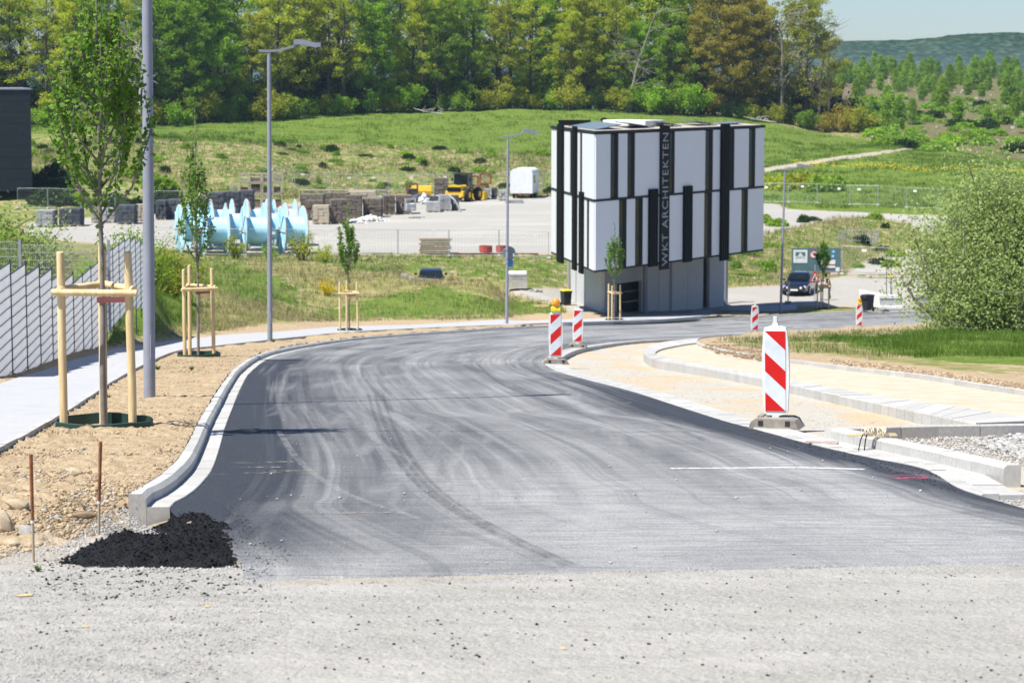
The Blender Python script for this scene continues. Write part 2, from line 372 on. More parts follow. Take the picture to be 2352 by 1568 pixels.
def cover1(x, y, z, sd):
    d = y*CP-z*SP; u = 1176+FPX*x/d; v = 784-FPX*(y*SP+z*CP)/d
    sc = np.clip(30/y, .15, 1.2)
    du = (fbm(x/1.1, y/2.3, 3, 5+sd)-.5)*26*sc+(fbm(x/6, y/9, 2, 8+sd)-.5)*24*(y > 60); dv = (fbm(x/.9+50, y/1.7, 3, 6+sd)-.5)*14*sc+(fbm(x/7, y/16, 2, 9+sd)-.5)*9*(y > 60)
    C = np.zeros((len(x), 4), np.float32); C[y > 150] = (.4, .6, 0, 0)
    for nme, wt, P in COV:
        m = inpoly(u+du, v+dv, P)
        if nme == 'fore': m &= y < 19
        elif nme in ('rg', 'rgreen', 'dryg'): m &= (y > 30) & (y < 150)
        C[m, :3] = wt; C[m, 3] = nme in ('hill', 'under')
    return C
def ground_mesh(name, x, y, z, F, smooth=True):
    me = np_mesh(name, np.stack([x, y, z], 1), F, smooth=smooth)
    C = cover(x, y, z); a = me.color_attributes.new('cov', 'FLOAT_COLOR', 'POINT'); a.data.foreach_set('color', C.ravel()); return me
def ground_mat():
    k = NM('ground_cover', .95, spec=.1); p = k.pos()
    R_, G_, B_ = [k.sep(k.attr('cov'))[i] for i in range(3)]
    nf = k.noise(p, 7, 6, .65); nc = k.noise(p, .35, 5, .6); ng = k.noise(p, 60, 3, .6); nm = k.noise(p, 1.6, 5, .62)
    soil = k.ramp(nf, [(.25, (.22, .155, .09)), (.45, (.40, .305, .19)), (.6, (.48, .375, .24)), (.78, (.60, .49, .34))])
    soil = k.mix(k.ramp(nm, [(.35, 0), (.7, .5)]), soil, (.36, .27, .17))
    green = k.ramp(nm, [(.3, (.060, .115, .014)), (.5, (.115, .18, .025)), (.7, (.19, .235, .05))])
    green = k.mix(k.ramp(nc, [(.4, 0), (.75, .6)]), green, (.17, .215, .05))
    green = k.mix(k.ramp(k.noise(p, 3.3, 3, .7), [(.55, 0), (.8, .55)]), green, (.035, .085, .014))
    dry = k.ramp(nm, [(.25, (.17, .165, .05)), (.5, (.31, .275, .11)), (.75, (.43, .36, .20))])
    dry = k.mix(k.ramp(k.noise(p, .8, 4, .7), [(.42, 0), (.62, .75)]), dry, (.13, .165, .035))
    grav = k.ramp(ng, [(.3, (.23, .215, .19)), (.5, (.375, .36, .325)), (.72, (.52, .50, .455))])
    pm = k.mapping(p, (.06, .14, 1), (0, 0, .25)); tr = k.noise(pm, 1.0, 4, .6); yy = k.n('ShaderNodeSeparateXYZ'); k.l(p, yy.inputs[0]); fr = k.ramp(k.math('DIVIDE', yy.outputs[1], 100), [(.3, 0), (1.0, 1)])
    grav = k.mix(k.math('MULTIPLY', fr, k.ramp(tr, [(.5, 0), (.72, .7)])), grav, (.50, .475, .42))
    grav = k.mix(k.math('MULTIPLY', k.math('SUBTRACT', 1, fr), k.ramp(k.noise(p, 170, 4, .75), [(.34, .7), (.46, 0)])), grav, (.22, .215, .21))
    grav = k.mix(k.math('MULTIPLY', k.math('SUBTRACT', 1, fr), k.ramp(k.noise(k.mapping(p, (.7, 1.6, 1)), 1.2, 5, .6), [(.4, 0), (.7, .5)])), grav, (.52, .495, .455))
    grav = k.mix(k.ramp(nm, [(.56, 0), (.75, .4)]), grav, (.30, .29, .235))
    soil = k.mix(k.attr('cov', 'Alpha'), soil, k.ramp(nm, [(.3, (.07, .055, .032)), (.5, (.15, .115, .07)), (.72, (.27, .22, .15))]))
    c = k.mix(B_, soil, grav)
    gr = k.math('ADD', G_, k.math('MULTIPLY', k.math('SUBTRACT', nm, .5), 1.2)); gr = k.math('MULTIPLY', k.ramp(gr, [(.42, 0), (.56, 1)]), k.ramp(G_, [(0, 0), (.05, 1)]))
    c = k.mix(gr, c, dry)
    gg = k.math('ADD', R_, k.math('MULTIPLY', k.math('SUBTRACT', k.noise(p, 1.1, 5, .65), .5), 1.5)); gg = k.math('MULTIPLY', k.ramp(gg, [(.42, 0), (.55, 1)]), k.ramp(R_, [(0, 0), (.05, 1)]))
    c = k.mix(gg, c, green)
    k.base(c)
    h = k.math('ADD', k.math('MULTIPLY', k.noise(p, 22, 5, .65), .7), k.math('MULTIPLY', k.noise(p, 4, 3), 1.0))
    k.bump(h, .9, .05); return k.m
M_GROUND = ground_mat()
# near ground
P_, E_ = poly_edges([REG_ROAD, REG_R])
A, B = grid_fill(None, None, .0030, .0085, -.42, .42, math.log(4), math.log(181))
far = (np.abs(A) > .26) & (rng.random(len(A)) < .7)
A, B = A[~far], B[~far]
# finer rows on the left verge and the gravelly foreground corner
A2, B2 = grid_fill(None, None, .0011, .0028, -.235, -.09, math.log(11.5), math.log(44))
pts = P_+list(zip(A.tolist(), B.tolist()))+list(zip(A2.tolist(), B2.tolist()))
def keepg(cx, cy): return ~(inpoly(cx, cy, REG_ROAD) | inpoly(cx, cy, REG_R))
gx, gy, gF = tri_region(pts, E_, keepg); gx, gy, gF = compact(gx, gy, gF)
gz = Tz(gx, gy)
edge_d = np.full(len(gx), 9.)
PU_ = [unp(u, v, .13, True) for u, v in [(-900, 1010), (-200, 925), (0, 867), (62, 848), (140, 825), (218, 805), (280, 790.5), (330, 785), (405, 773.5), (500, 764), (576, 759), (689, 752), (800, 745), (1000, 738.5), (1206, 732.7), (1330, 728.6), (1476, 721), (1621, 708)]]
PL_ = [unp(u, v, .13, True) for u, v in [(-900, 1350), (-200, 1080), (0, 1001), (106, 948), (187, 903), (258, 860), (330, 825), (405, 798), (500, 787), (576, 779), (689, 767.5), (800, 758), (1000, 748), (1206, 740.5), (1330, 736), (1496, 731.2), (1621, 721.5)]]
on_path = inpoly(gx, gy, [tuple(p[:2]) for p in PU_]+[tuple(p[:2]) for p in PL_[::-1]])
for Q in (LC[::4], K3[::3], RC[::4]):
    for k in range(0, len(Q)):
        if True:
            edge_d = np.minimum(edge_d, np.hypot(gx-Q[k, 0], gy-Q[k, 1]))
soilm = sst(.22, .7, edge_d)*(gy > 15)*(1-on_path)
amp = np.where(gy < 60, .05, .12)
gz = gz+soilm*amp*(fbm(gx*2.2, gy*2.2, 4, 3)-.5)*1.3
lump = fbm(gx*7, gy*7, 3, 31)
vz = (gx < -1) & (gy > 14) & (gy < 46)
gz = gz+np.where(vz, soilm*(.10*np.clip(lump-.5, 0, 1)+.05*np.clip(fbm(gx*14, gy*14, 3, 55)-.5, 0, 1)), 0)+soilm*.035*(fbm(gx*26, gy*26, 3, 41)-.5)*(gy < 46)
rgh = sst(46, 90, gy); gz += rgh*soilm*.25*(fbm(gx/2.5, gy/2.5, 4, 12)-.5)
gz -= .30*np.exp(-((gx+2.72)/.36)**2)*(1-sst(17.62, 17.9, gy))*sst(15.2, 16.6, gy)
fg = (gy < 17.5); gz += np.where(fg, .008*(fbm(gx*9, gy*9, 3, 51)-.5), 0)
# raised loose soil strip inside the right edging and loose material below the left kerb end
g_me = ground_mesh('ground', gx, gy, gz, gF)
tagit(link_mesh('ground', g_me, M_GROUND), kind='structure')
# far ground: yard, banks, meadow, wooded hill
def strip_grid(t0, t1, nt, ys):
    tt = np.linspace(t0, t1, nt); T, Y = np.meshgrid(tt, ys); X = T*Y
    i = np.arange(len(ys)-1)[:, None]*nt+np.arange(nt-1)[None, :]; i = i.ravel()
    return X.ravel(), Y.ravel(), np.stack([i, i+1, i+nt+1, i+nt], 1)
ys = np.r_[np.linspace(180.2, 300, 200), np.exp(np.linspace(math.log(300.7), math.log(1500), 260))]
hx, hy, hF = strip_grid(-.75, .75, 900, ys)
hz = Tz(hx, hy)
rg = sst(181, 200, hy)*(1-.85*((hz < -12.7) & (hy < 268)))
hz = hz+rg*(.7*(fbm(hx/7, hy/7, 4, 21)-.5)+.35*(fbm(hx/1.4, hy/1.4, 3, 22)-.5))
tagit(link_mesh('meadow', ground_mesh('meadow', hx, hy, hz, hF), M_GROUND), kind='structure')
# ---- asphalt
def asphalt_mat():
    k = NM('asphalt', .75, spec=.3); uv = k.co('UV'); p = k.pos()
    fine = k.noise(p, 95, 4, .75); med = k.noise(p, 9, 5, .65)
    base = k.ramp(fine, [(.38, (.010, .012, .016)), (.52, (.034, .039, .050)), (.70, (.15, .155, .17))])
    u1 = k.mapping(uv, (1.5, .03, 1)); u2 = k.mapping(uv, (7.5, .07, 1), (0, 0, .02)); u3 = k.mapping(p, (1.1, .12, 1), (0, 0, -.42)); u4 = k.mapping(p, (5.5, .22, 1), (0, 0, -.50)); u5 = k.mapping(p, (1.2, 7.5, 1))
    a1 = k.noise(u1, 1, 6, .55, .3); a2 = k.noise(u2, 1, 6, .62, .35); a3 = k.noise(u3, 1, 5, .5, .6); a4 = k.noise(u4, 1, 6, .62, .3); a5 = k.noise(u5, 1.4, 5, .7)
    dust = k.math('MULTIPLY', k.ramp(a1, [(.36, .1), (.60, 1)]), k.ramp(a2, [(.36, .35), (.62, 1)]))
    d2 = k.math('MULTIPLY', k.ramp(a3, [(.40, 0), (.60, 1)]), k.ramp(a4, [(.36, .35), (.62, 1)]))
    dust = k.math('MAXIMUM', k.math('MULTIPLY', dust, .85), k.math('MULTIPLY', d2, .55))
    dust = k.math('ADD', dust, k.attr('dust', 'Fac'), True); dust = k.math('MULTIPLY', dust, k.ramp(k.noise(k.mapping(p, (.55, .20, 1)), 1, 4, .55, .6), [(.36, .70), (.60, 1.05)]))
    dust = k.math('MULTIPLY', dust, k.ramp(a5, [(.35, .62), (.62, 1.0)])); dust = k.math('MULTIPLY', dust, k.ramp(fine, [(.36, .2), (.56, 1)]))
    tr = k.math('MULTIPLY', k.ramp(k.noise(k.mapping(uv, (3.2, .018, 1), (0, 0, -.035)), 1, 3, .5), [(.57, 0), (.60, .8), (.63, 0)]), k.ramp(a2, [(.4, .3), (.6, 1)]))
    c = k.mix(k.math('MULTIPLY', dust, .97), base, (.50, .495, .475)); c = k.mix(k.math('MULTIPLY', tr, .5), c, (.09, .095, .105))
    c = k.mix(k.math('MULTIPLY', k.ramp(k.noise(k.mapping(p, (.8, 5, 1)), 1.3, 3), [(.70, 0), (.78, .8)]), k.attr('sand', 'Fac')), c, (.50, .42, .30))
    k.base(c); k.bump(k.math('ADD', fine, k.math('MULTIPLY', k.noise(p, 40, 3), .8)), .8, .008); return k.m
NA = 46
ls = np.linspace(0, 1, NA)
RA = LC.copy(); RB = RC.copy()
X = RA[:, 0][:, None]*(1-ls)+RB[:, 0][:, None]*ls; Y = RA[:, 1][:, None]*(1-ls)+RB[:, 1][:, None]*ls
Z = Rz(Y)+.004
i = (np.arange(NR-1)[:, None]*NA+np.arange(NA-1)[None, :]).ravel()
RF = np.stack([i, i+1, i+NA+1, i+NA], 1)
# ragged near edge of the new layer
jag = (fbm(X[0]*6, Y[0]*6, 4, 77)-.5)
for r_ in range(3): Y[r_] += jag*.30*(1-r_/3)
Z = Rz(Y)+.004; Z[0] -= .012
me = np_mesh('road', np.stack([X.ravel(), Y.ravel(), Z.ravel()], 1), RF, smooth=True)
mid = np.stack([(RA[:, 0]+RB[:, 0])/2, (RA[:, 1]+RB[:, 1])/2], 1); sl = np.r_[0, np.cumsum(np.linalg.norm(np.diff(mid, axis=0), axis=1))]
wd = np.linalg.norm(RA[:, :2]-RB[:, :2], axis=1)
U = (ls[None, :]*np.minimum(wd, 7)[:, None]).ravel(); Vv = (np.repeat(sl[:, None], NA, 1)).ravel()
uvl = me.uv_layers.new(name='UVMap'); li = RF.ravel(); uvl.data.foreach_set('uv', np.stack([U[li], Vv[li]], 1).astype(np.float32).ravel())
Yr = Y.ravel(); Xr = X.ravel(); L_ = np.repeat(ls[None, :], NR, 0).ravel()
dv = .62*(1-sst(14, 26, Yr))*sst(-1.9, .4, Xr)+.45*(1-sst(13.2, 15.5, Yr))+.24*sst(45, 120, Yr)+.10+.16*sst(.25, .55, L_)*(1-sst(.8, .95, L_))
dv -= .75*sst(.84, .97, L_)*(Yr < 50)*(1-sst(28, 50, Yr)*.6)+.55*(1-sst(.02, .22, L_))*(Yr < 60)*sst(14.5, 17, Yr)
at_ = me.attributes.new('dust', 'FLOAT', 'POINT'); at_.data.foreach_set('value', dv.astype(np.float32))
sd = ((1-sst(.0, .45, L_))*(1-sst(20, 60, Yr))*.9+.12)
at_ = me.attributes.new('sand', 'FLOAT', 'POINT'); at_.data.foreach_set('value', sd.astype(np.float32))
M_ASPH = asphalt_mat()
ROAD = tagit(link_mesh('road', me, M_ASPH), kind='structure')
# ---- concrete
def concrete_mat(name, c0, c1, bump=.35, rand=.08):
    k = NM(name, .85, spec=.2); p = k.pos()
    c = k.ramp(k.noise(p, 26, 5, .65), [(.3, c0), (.7, c1)])
    c = k.mix(k.ramp(k.noise(p, 2.2, 4, .6), [(.5, 0), (.8, .35)]), c, tuple(a*.72 for a in c0))
    oi = k.n('ShaderNodeObjectInfo').outputs['Random']
    hs = k.n('ShaderNodeHueSaturation'); v = k.n('ShaderNodeMapRange'); k.l(oi, v.inputs[0]); v.inputs[3].default_value = 1-rand; v.inputs[4].default_value = 1+rand
    k.l(v.outputs[0], hs.inputs['Value']); k.l(c, hs.inputs['Color']); k.base(hs.outputs[0])
    k.bump(k.noise(p, 110, 4, .7), bump, .006); return k.m
M_KERB = concrete_mat('kerb_concrete', (.40, .39, .365), (.53, .52, .49))
M_PATH = concrete_mat('path_paving', (.38, .38, .38), (.49, .49, .495), .2, .04)
M_DARKSTONE = concrete_mat('dark_stone', (.10, .10, .10), (.18, .18, .18))
M_SAND = mottled('bedding_sand', (.44, .37, .27), (.57, .50, .385), 2.5, .95, 6, bump=.3)
def seg_boxes(name, line_a, line_b, za, zb, root, mat, length, gap=.008, jit=.004, zf=Rz, maxn=300, s_end=1e9, chamfer=.02):
    """stones along two guide curves (xy); za = bottom offset, zb = top offset; each stone an object"""
    A_ = np.array(line_a)[:, :2]; B_ = np.array(line_b)[:, :2]
    s = np.r_[0, np.cumsum(np.linalg.norm(np.diff(A_, axis=0), axis=1))]
    pos = 0.0; k = 0; rest = MB()
    while pos+length < min(s[-1], s_end):
        q = np.array([pos+gap/2, pos+length/2, pos+length-gap/2])
        a = np.stack([np.interp(q, s, A_[:, j]) for j in (0, 1)], 1); b = np.stack([np.interp(q, s, B_[:, j]) for j in (0, 1)], 1)
        dz = random.uniform(-jit, jit); m = MB() if k < maxn else rest; vs = []
        for t in range(3):
            zc = float(zf(a[t, 1])); nrm = (b[t]-a[t])/max(np.linalg.norm(b[t]-a[t]), 1e-6)
            ac = a[t]+nrm*chamfer
            vs += [(a[t][0], a[t][1], zc+za), (a[t][0], a[t][1], zc+zb+dz-chamfer), (ac[0], ac[1], zc+zb+dz), (b[t][0], b[t][1], float(zf(b[t, 1]))+zb+dz), (b[t][0], b[t][1], float(zf(b[t, 1]))+za)]
        fs = [(0, 1, 2, 3, 4), (14, 13, 12, 11, 10)]
        for t in range(2):
            for e in range(5):
                fs.append((t*5+e, t*5+5+e, t*5+5+(e+1) % 5, t*5+(e+1) % 5))
        m.add(vs, fs)
        if k < maxn: m.obj(name, mat, root)
        pos += length; k += 1
    if rest.v: tagit(rest.obj(name, mat, root), kind='stuff')
def structure(name, label=None):
    o = bpy.data.objects.new(name, None); COL.objects.link(o); o['kind'] = 'structure'
    if label: o['label'] = label
    return o
kr = structure('kerb_left')
seg_boxes('kerb_stone', KL, GL, -.22, .115, kr, M_KERB, 1.0, chamfer=.035)
gr_ = structure('gutter_left')
seg_boxes('gutter_stone', LC[i0:], offs(LC[i0:], -.168), -.2, .014, gr_, M_KERB, 1.0, chamfer=.006)
# right concrete band: three rows of stones round the tip of the parking bay
rb = structure('gutter_band')
j0 = int(3.35/25*NR)
BA = RC[j0:int(20.6/25*NR)]; BA = resample(BA, .25)
seg_boxes('gutter_stone', BA, offs(BA, .14), -.16, .018, rb, M_KERB, .33, maxn=150, chamfer=.008)
seg_boxes('gutter_stone', offs(BA, .144), offs(BA, .40), -.16, .014, rb, M_KERB, .5, maxn=140, chamfer=.005)
# filling: bay of gravel and sand inside the band
def fill(name, poly, dt, ds, zfun, mat, kind='structure', maskf=None):
    P = [tuple(p[:2]) for p in poly]; pp, ee = poly_edges([P]); W = np.array(pp)
    a, b = grid_fill(None, None, dt, ds, W[:, 0].min(), W[:, 0].max(), W[:, 1].min(), W[:, 1].max())
    yy = np.exp(b); m = inpoly(a*yy, yy, P); pts = pp+list(zip(a[m].tolist(), b[m].tolist()))
    x, y, F = tri_region(pts, ee, lambda cx, cy: inpoly(cx, cy, P)); x, y, F = compact(x, y, F)
    z = zfun(x, y); me = np_mesh(name, np.stack([x, y, z], 1), F, smooth=True)
    return tagit(link_mesh(name, me, mat), kind=kind), x, y
def bay_mat():
    k = NM('bay_gravel', .95, spec=.1); p = k.pos()
    g = k.ramp(k.noise(p, 70, 4, .7), [(.3, (.30, .27, .22)), (.5, (.46, .43, .37)), (.75, (.60, .57, .50))])
    s = k.ramp(k.noise(p, 14, 5, .6), [(.3, (.44, .33, .20)), (.7, (.58, .45, .29))])
    f = k.ramp(k.noise(k.mapping(p, (1, .45, 1)), .8, 4, .6), [(.46, 0), (.6, .9)])
    c = k.mix(f, g, s); k.base(c); k.bump(k.noise(p, 60, 5, .7), .7, .015); return k.m
def bz(x, y): return Rz(y)-.05-.07*sst(44, 60, y)*(1-sst(66, 100, y))+.02*(fbm(x*3, y*3, 4, 61)-.5)
fill('parking_bay', REG_R, .0016, .004, bz, bay_mat())
# island kerb K2 and the sand path between it and the edging K3
K2F = catmull([unp(u, v, -.05) for u, v in [(2240, 1000), (2121, 975), (1916, 927), (1748, 889), (1650, 869), (1560, 851), (1508, 841), (1484, 829), (1478, 817), (1488, 806), (1515, 797), (1560, 790), (1610, 785.5), (1660, 781)]], 240)
K2B = catmull([unp(u, v, .09) for u, v in [(2400, 966), (2173, 931), (1990, 905), (1748, 861), (1650, 844), (1566, 830), (1528, 822), (1508, 815), (1506, 809), (1516, 803), (1540, 797), (1580, 790), (1625, 785), (1662, 780)]], 240)
k2 = structure('island_kerb')
seg_boxes('kerb_stone', K2F, K2B, -.2, .10, k2, M_KERB, .5, chamfer=.015)
pth = [tuple(p[:2]) for p in K2B[::-1]]+[(6.8, 26.8), (8.6, 23.5)]+[tuple(p[:2]) for p in K3]
fill('sand_path', pth, .0018, .0045, lambda x, y: Rz(y)+.055+.01*(fbm(x*3, y*3, 3, 71)-.5), M_SAND)
k3 = structure('path_edging')
K3r = resample(K3, .25)
seg_boxes('edging_stone', K3r[:, :], offs(K3r, .06), -.2, .15, k3, M_KERB, 1.0, chamfer=.008)
# transverse kerb K4 and near right kerb K5
k5 = structure('kerb_right')
K5a = [unp(1904, 1011, 0), unp(2030, 1039, 0), unp(2180, 1073, 0), unp(2321, 1109, 0), unp(2345, 1116, 0)]; K5a = resample(catmull(K5a, 40), .1)
seg_boxes('kerb_stone', K5a, offs(K5a, -.15), -.25, .135, k5, M_KERB, .98, chamfer=.03)
K4a = resample(np.array([unp(1907, 1012, 0), unp(2110, 1004, 0), unp(2352, 1000, 0), unp(2700, 994, 0)]), .2)
k4 = structure('kerb_across')
seg_boxes('kerb_stone', K4a, offs(K4a, -.11), -.25, .13, k4, M_KERB, 1.0, chamfer=.015, gap=.012)
# footpath on the left
pl_up = [(-900, 1010), (-200, 925), (0, 867), (62, 848), (140, 825), (218, 805), (280, 790.5), (330, 785), (405, 773.5), (500, 764), (576, 759), (689, 752), (800, 745), (1000, 738.5), (1206, 732.7), (1330, 728.6), (1476, 721), (1621, 708), (1700, 702), (1830, 695)]
pl_lo = [(-900, 1350), (-200, 1080), (0, 1001), (106, 948), (187, 903), (258, 860), (330, 825), (405, 798), (500, 787), (576, 779), (689, 767.5), (800, 758), (1000, 748), (1206, 740.5), (1330, 736), (1496, 731.2), (1621, 721.5), (1700, 715.5), (1830, 707)]
PU = catmull([unp(u, v, .13, True) for u, v in pl_up], 300); PL = catmull([unp(u, v, .13, True) for u, v in pl_lo], 300)
pa = structure('footpath')
m = MB()
def tz(p, d): return (p[0], p[1], float(Tz(p[0], p[1]))+d)
NS = 5
for q in range(299):
    for s_ in range(NS):
        c = []
        for (qq, ss_) in ((q, s_), (q, s_+1), (q+1, s_+1), (q+1, s_)):
            p = PU[qq]*(1-ss_/NS)+PL[qq]*(ss_/NS); c.append(tz(p, .035))
        m.add(c, [(0, 3, 2, 1)])
m.obj('footpath_surface', M_PATH, pa)
PLr = resample(PL, .25); seg_boxes('edging_stone', offs(PLr, .06), PLr, -.15, .05, pa, M_KERB, 1.0, chamfer=.005, zf=lambda y: 0, maxn=0) if False else None
def edging(line, root, step, maxn, d0=-.1, d1=.06, wd_=.07):
    L_ = resample(line, step); n_ = 0; rest = MB()
    for q in range(len(L_)-1):
        a, b = L_[q][:2], L_[q+1][:2]; t = (b-a); ln = np.linalg.norm(t); t = t/ln; nn = np.array([t[1], -t[0]]); a = a+t*.006; b = b-t*.006
        c = [a, b, b+nn*wd_, a+nn*wd_]; zb = [float(Tz(p[0], p[1])) for p in c]; j = random.uniform(-.004, .004)
        vs = [(p[0], p[1], z+d0) for p, z in zip(c, zb)]+[(p[0], p[1], z+d1+j) for p, z in zip(c, zb)]
        mm = MB() if n_ < maxn else rest
        mm.add(vs, [(0, 1, 2, 3), (7, 6, 5, 4), (0, 4, 5, 1), (1, 5, 6, 2), (2, 6, 7, 3), (3, 7, 4, 0)])
        if n_ < maxn: mm.obj('edging_stone', M_KERB, root)
        n_ += 1
    if rest.v: tagit(rest.obj('edging_stone', M_KERB, root), kind='stuff')
i1 = int(1.5/18*300)
edging(PL[i1:], pa, 1.0, 150)
# ------------------------------------------------------------------ shared materials
def flat(name, col, rough=.6, metal=0, spec=.4): return mottled(name, tuple(a*.9 for a in col), tuple(min(1, a*1.08) for a in col), 4, rough, 3, metal, 0.05, .002, spec)
M_WOOD = None
def wood_mat(name, c0, c1, sc=6):
    k = NM(name, .8, spec=.2); p = k.co('Object'); q = k.mapping(p, (sc*3, sc*3, sc*.25)); f = k.noise(q, 1.5, 5, .6, .6)
    c = k.ramp(f, [(.3, c0), (.6, c1), (.8, tuple(a*1.1 for a in c1))]); c = k.mix(k.ramp(k.vor(k.mapping(p, (2.5, 2.5, .9)), 3), [(.0, .8), (.09, 0)]), c, tuple(a*.45 for a in c0))
    k.base(c); k.bump(f, .35, .006); return k.m
M_STAKE = wood_mat('stake_wood', (.56, .40, .19), (.74, .58, .33))
M_CUT = flat('cut_wood', (.62, .42, .18), .8)
M_OLDWOOD = wood_mat('weathered_wood', (.22, .18, .13), (.42, .35, .27))
M_LAMP = flat('lamp_grey', (.27, .285, .335), .45, .0, .5)
M_WHITE = mottled('white_plastic', (.62, .61, .58), (.82, .82, .81), 5, .5, 5, bump=.04)
M_REFL = mottled('white_reflective', (.56, .60, .63), (.70, .74, .77), 7, .5, 6, bump=.04)
M_RED = flat('red_reflective', (.60, .008, .006), .45)
M_RUBBER = mottled('recycled_rubber', (.22, .20, .165), (.34, .31, .26), 14, .85, 5)
M_BLACK = flat('black_metal', (.007, .007, .008), .6, 0, .15)
M_HOLESHADE = flat('recess_shade', (.03, .03, .03), .9)  # near-black colour painted in for the shade of holes and the opening
M_YEL = flat('yellow_plastic', (.85, .72, .02), .45)
M_GALV = flat('galvanised_steel', (.38, .41, .43), .5, .3)
M_RUST = mottled('rusty_steel', (.16, .055, .025), (.33, .13, .06), 20, .9, 5)
def amber():
    k = NM('amber_lens', .12, (.95, .33, .01), spec=.6); p = k.co('Object'); k.base(k.ramp(k.noise(p, 18, 3), [(.3, (.75, .20, .005)), (.7, (.98, .42, .02))])); k.b.inputs['Coat Weight'].default_value = .6; return k.m
M_AMBER = amber()
# ------------------------------------------------------------------ warning beacons
def make_beacon(label, lamp, flip):
    t = thing('warning_beacon', label, 'warning beacon', group='red and white warning beacons along the road')
    base = MB()
    out = [(-.30, 0), (-.27, .085), (-.21, .125), (.19, .125), (.25, .10), (.31, 0)]
    base.prism(out, -.19, .19)
    base.prism([(-.215, .126), (-.155, .126), (-.155, .14), (-.215, .14)], -.05, .19)
    b = base.obj('base', M_RUBBER, t)
    h = MB()
    for x in (-.15, .17):
        h = MB(); h.box((x, -.186, .07), (.06, .014, .065)); h.obj('handle_hole_shade', M_HOLESHADE, b)  # solid dark block, the shade of a grip hole put into its colour
    f = MB()
    out = [(-.045, .12), (.035, .12), (.04, .145), (.13, .165), (.142, .19), (.155, .40), (.165, .66), (.158, .93), (.139, 1.155), (.128, 1.19), (.04, 1.215), (.035, 1.24), (.022, 1.255), (.022, 1.32), (-.022, 1.32), (-.022, 1.255), (-.035, 1.24), (-.04, 1.215), (-.128, 1.19), (-.139, 1.155), (-.158, .93), (-.165, .66), (-.155, .40), (-.142, .19), (-.13, .165), (-.04, .145)]
    if lamp: out = [(x, min(z, 1.215)) for x, z in out if z < 1.25]
    f.prism(out, -.03, .03); f.obj('frame', M_WHITE, t)
    p = MB(); p.box((0, -.0345, .675), (.245, .009, .955)); p.obj('plate', M_REFL, t)
    z0, z1 = .2, 1.15; w_ = .1215
    def q(x, y): x = (2*x-1)*w_; return ((-x if flip else x), -.0405, z1-(z1-z0)*y)
    for poly in ([(0, 0), (1, 0), (1, .235)], [(0, .265), (1, .50), (1, .735), (0, .5)], [(0, .765), (1, 1), (0, 1)]):
        m_ = MB(); pp = [q(*a) for a in poly]; n_ = len(pp); m_.add(pp+[(a, b+.0025, c) for a, b, c in pp], [tuple(range(n_))]+[(i, (i+1) % n_, (i+1) % n_+n_, i+n_) for i in range(n_)]); m_.obj('red_stripe', M_RED, t)
    if lamp:
        l = MB(); l.box((0, 0, 1.275), (.21, .13, .115), bev=.02); bx = l.obj('lamp_housing', M_YEL, t)
        s_ = MB(); s_.cyl((-.0, -.066, 1.27), (0, -.072, 1.27), .017, n=10); s_.obj('screw', M_WHITE, bx)
        g = MB(); g.lathe([(.055, 1.33), (.088, 1.37), (.098, 1.42), (.09, 1.47), (.062, 1.51), (.02, 1.53)], 20); g.obj('amber_lens', M_AMBER, t, smooth=True)
    return t
BE = [((1783, 984), -.30, -.02, False, False, 'large striped beacon nearest on the right kerb, its red stripes falling to the right'),
      ((1276, 838), .06, .0, True, True, 'striped beacon with amber lamp at the tip of the parking bay'),
      ((1326, 801), -.05, .02, False, True, 'striped beacon without lamp just behind the one at the bay tip'),
      ((1733, 770), .1, .01, False, True, 'small striped beacon without lamp on the far edge of the island, before the building'),
      ((1973, 759), .0, .0, True, True, 'small striped beacon with amber lamp beside the bush, in front of the black bin')]
for (uv_, rz, lean, lamp, flip, lab) in BE:
    t = make_beacon(lab, lamp, flip); t.location = unp(uv_[0], uv_[1]-3, .015) if uv_[0] > 1500 or True else None
    t.rotation_euler = (0, lean, rz)
t = make_beacon('narrow striped beacon turned side-on in front of the dark blue car', True, False); t.location = at(1810, 160.5, .05); t.rotation_euler = (0, .0, 1.35)
# ------------------------------------------------------------------ street lamps
def make_lamp(label, h, rb_, rt, rz):
    t = thing('street_lamp', label, 'street lamp', group='curved arm street lamps along the footpath')
    m = MB(); m.tube([(0, 0, -.3), (0, 0, 1.2), (0, 0, h*.5), (0, 0, h-.25), (0, 0, h)], [rb_, rb_, (rb_+rt)/2*.98, rt, rt*.95], 24); p = m.obj('pole', M_LAMP, t, True)
    d = MB(); d.box((0, -rb_-.0, .75), (.07, .012, .34)); d.obj('service_door', M_LAMP, p)
    a = MB(); n = 12; o0 = []; o1 = []
    for i in range(n+1):
        x = -.33+i/n*1.18; zc = h+.02+.21*max(0, (x+.05)/.95)**1.7*1.0+.02*(x < 0)*abs(x); th = .085-.02*i/n
        o0.append((x, zc)); o1.append((x, zc+th))
    a.prism(o0+o1[::-1], -.06, .06); a.obj('arm', M_LAMP, t)
    hd = MB(); lo = []; hi = []
    for i in range(13):
        x = .78+i/12*.86; s_ = i/12; zc = h+.245+.05*math.sin(s_*5.5+.2)*.8-.01*s_
        lo.append((x, zc)); hi.append((x, zc+.17-.03*s_))
    hd.prism(lo+hi[::-1], -.16, .16); ho = hd.obj('lamp_head', M_LAMP, t)
    g = MB(); g.box((1.2, 0, h+.235), (.4, .2, .03)); g.obj('light_glass', M_REFL, ho)
    t.rotation_euler = (0, 0, rz); return t
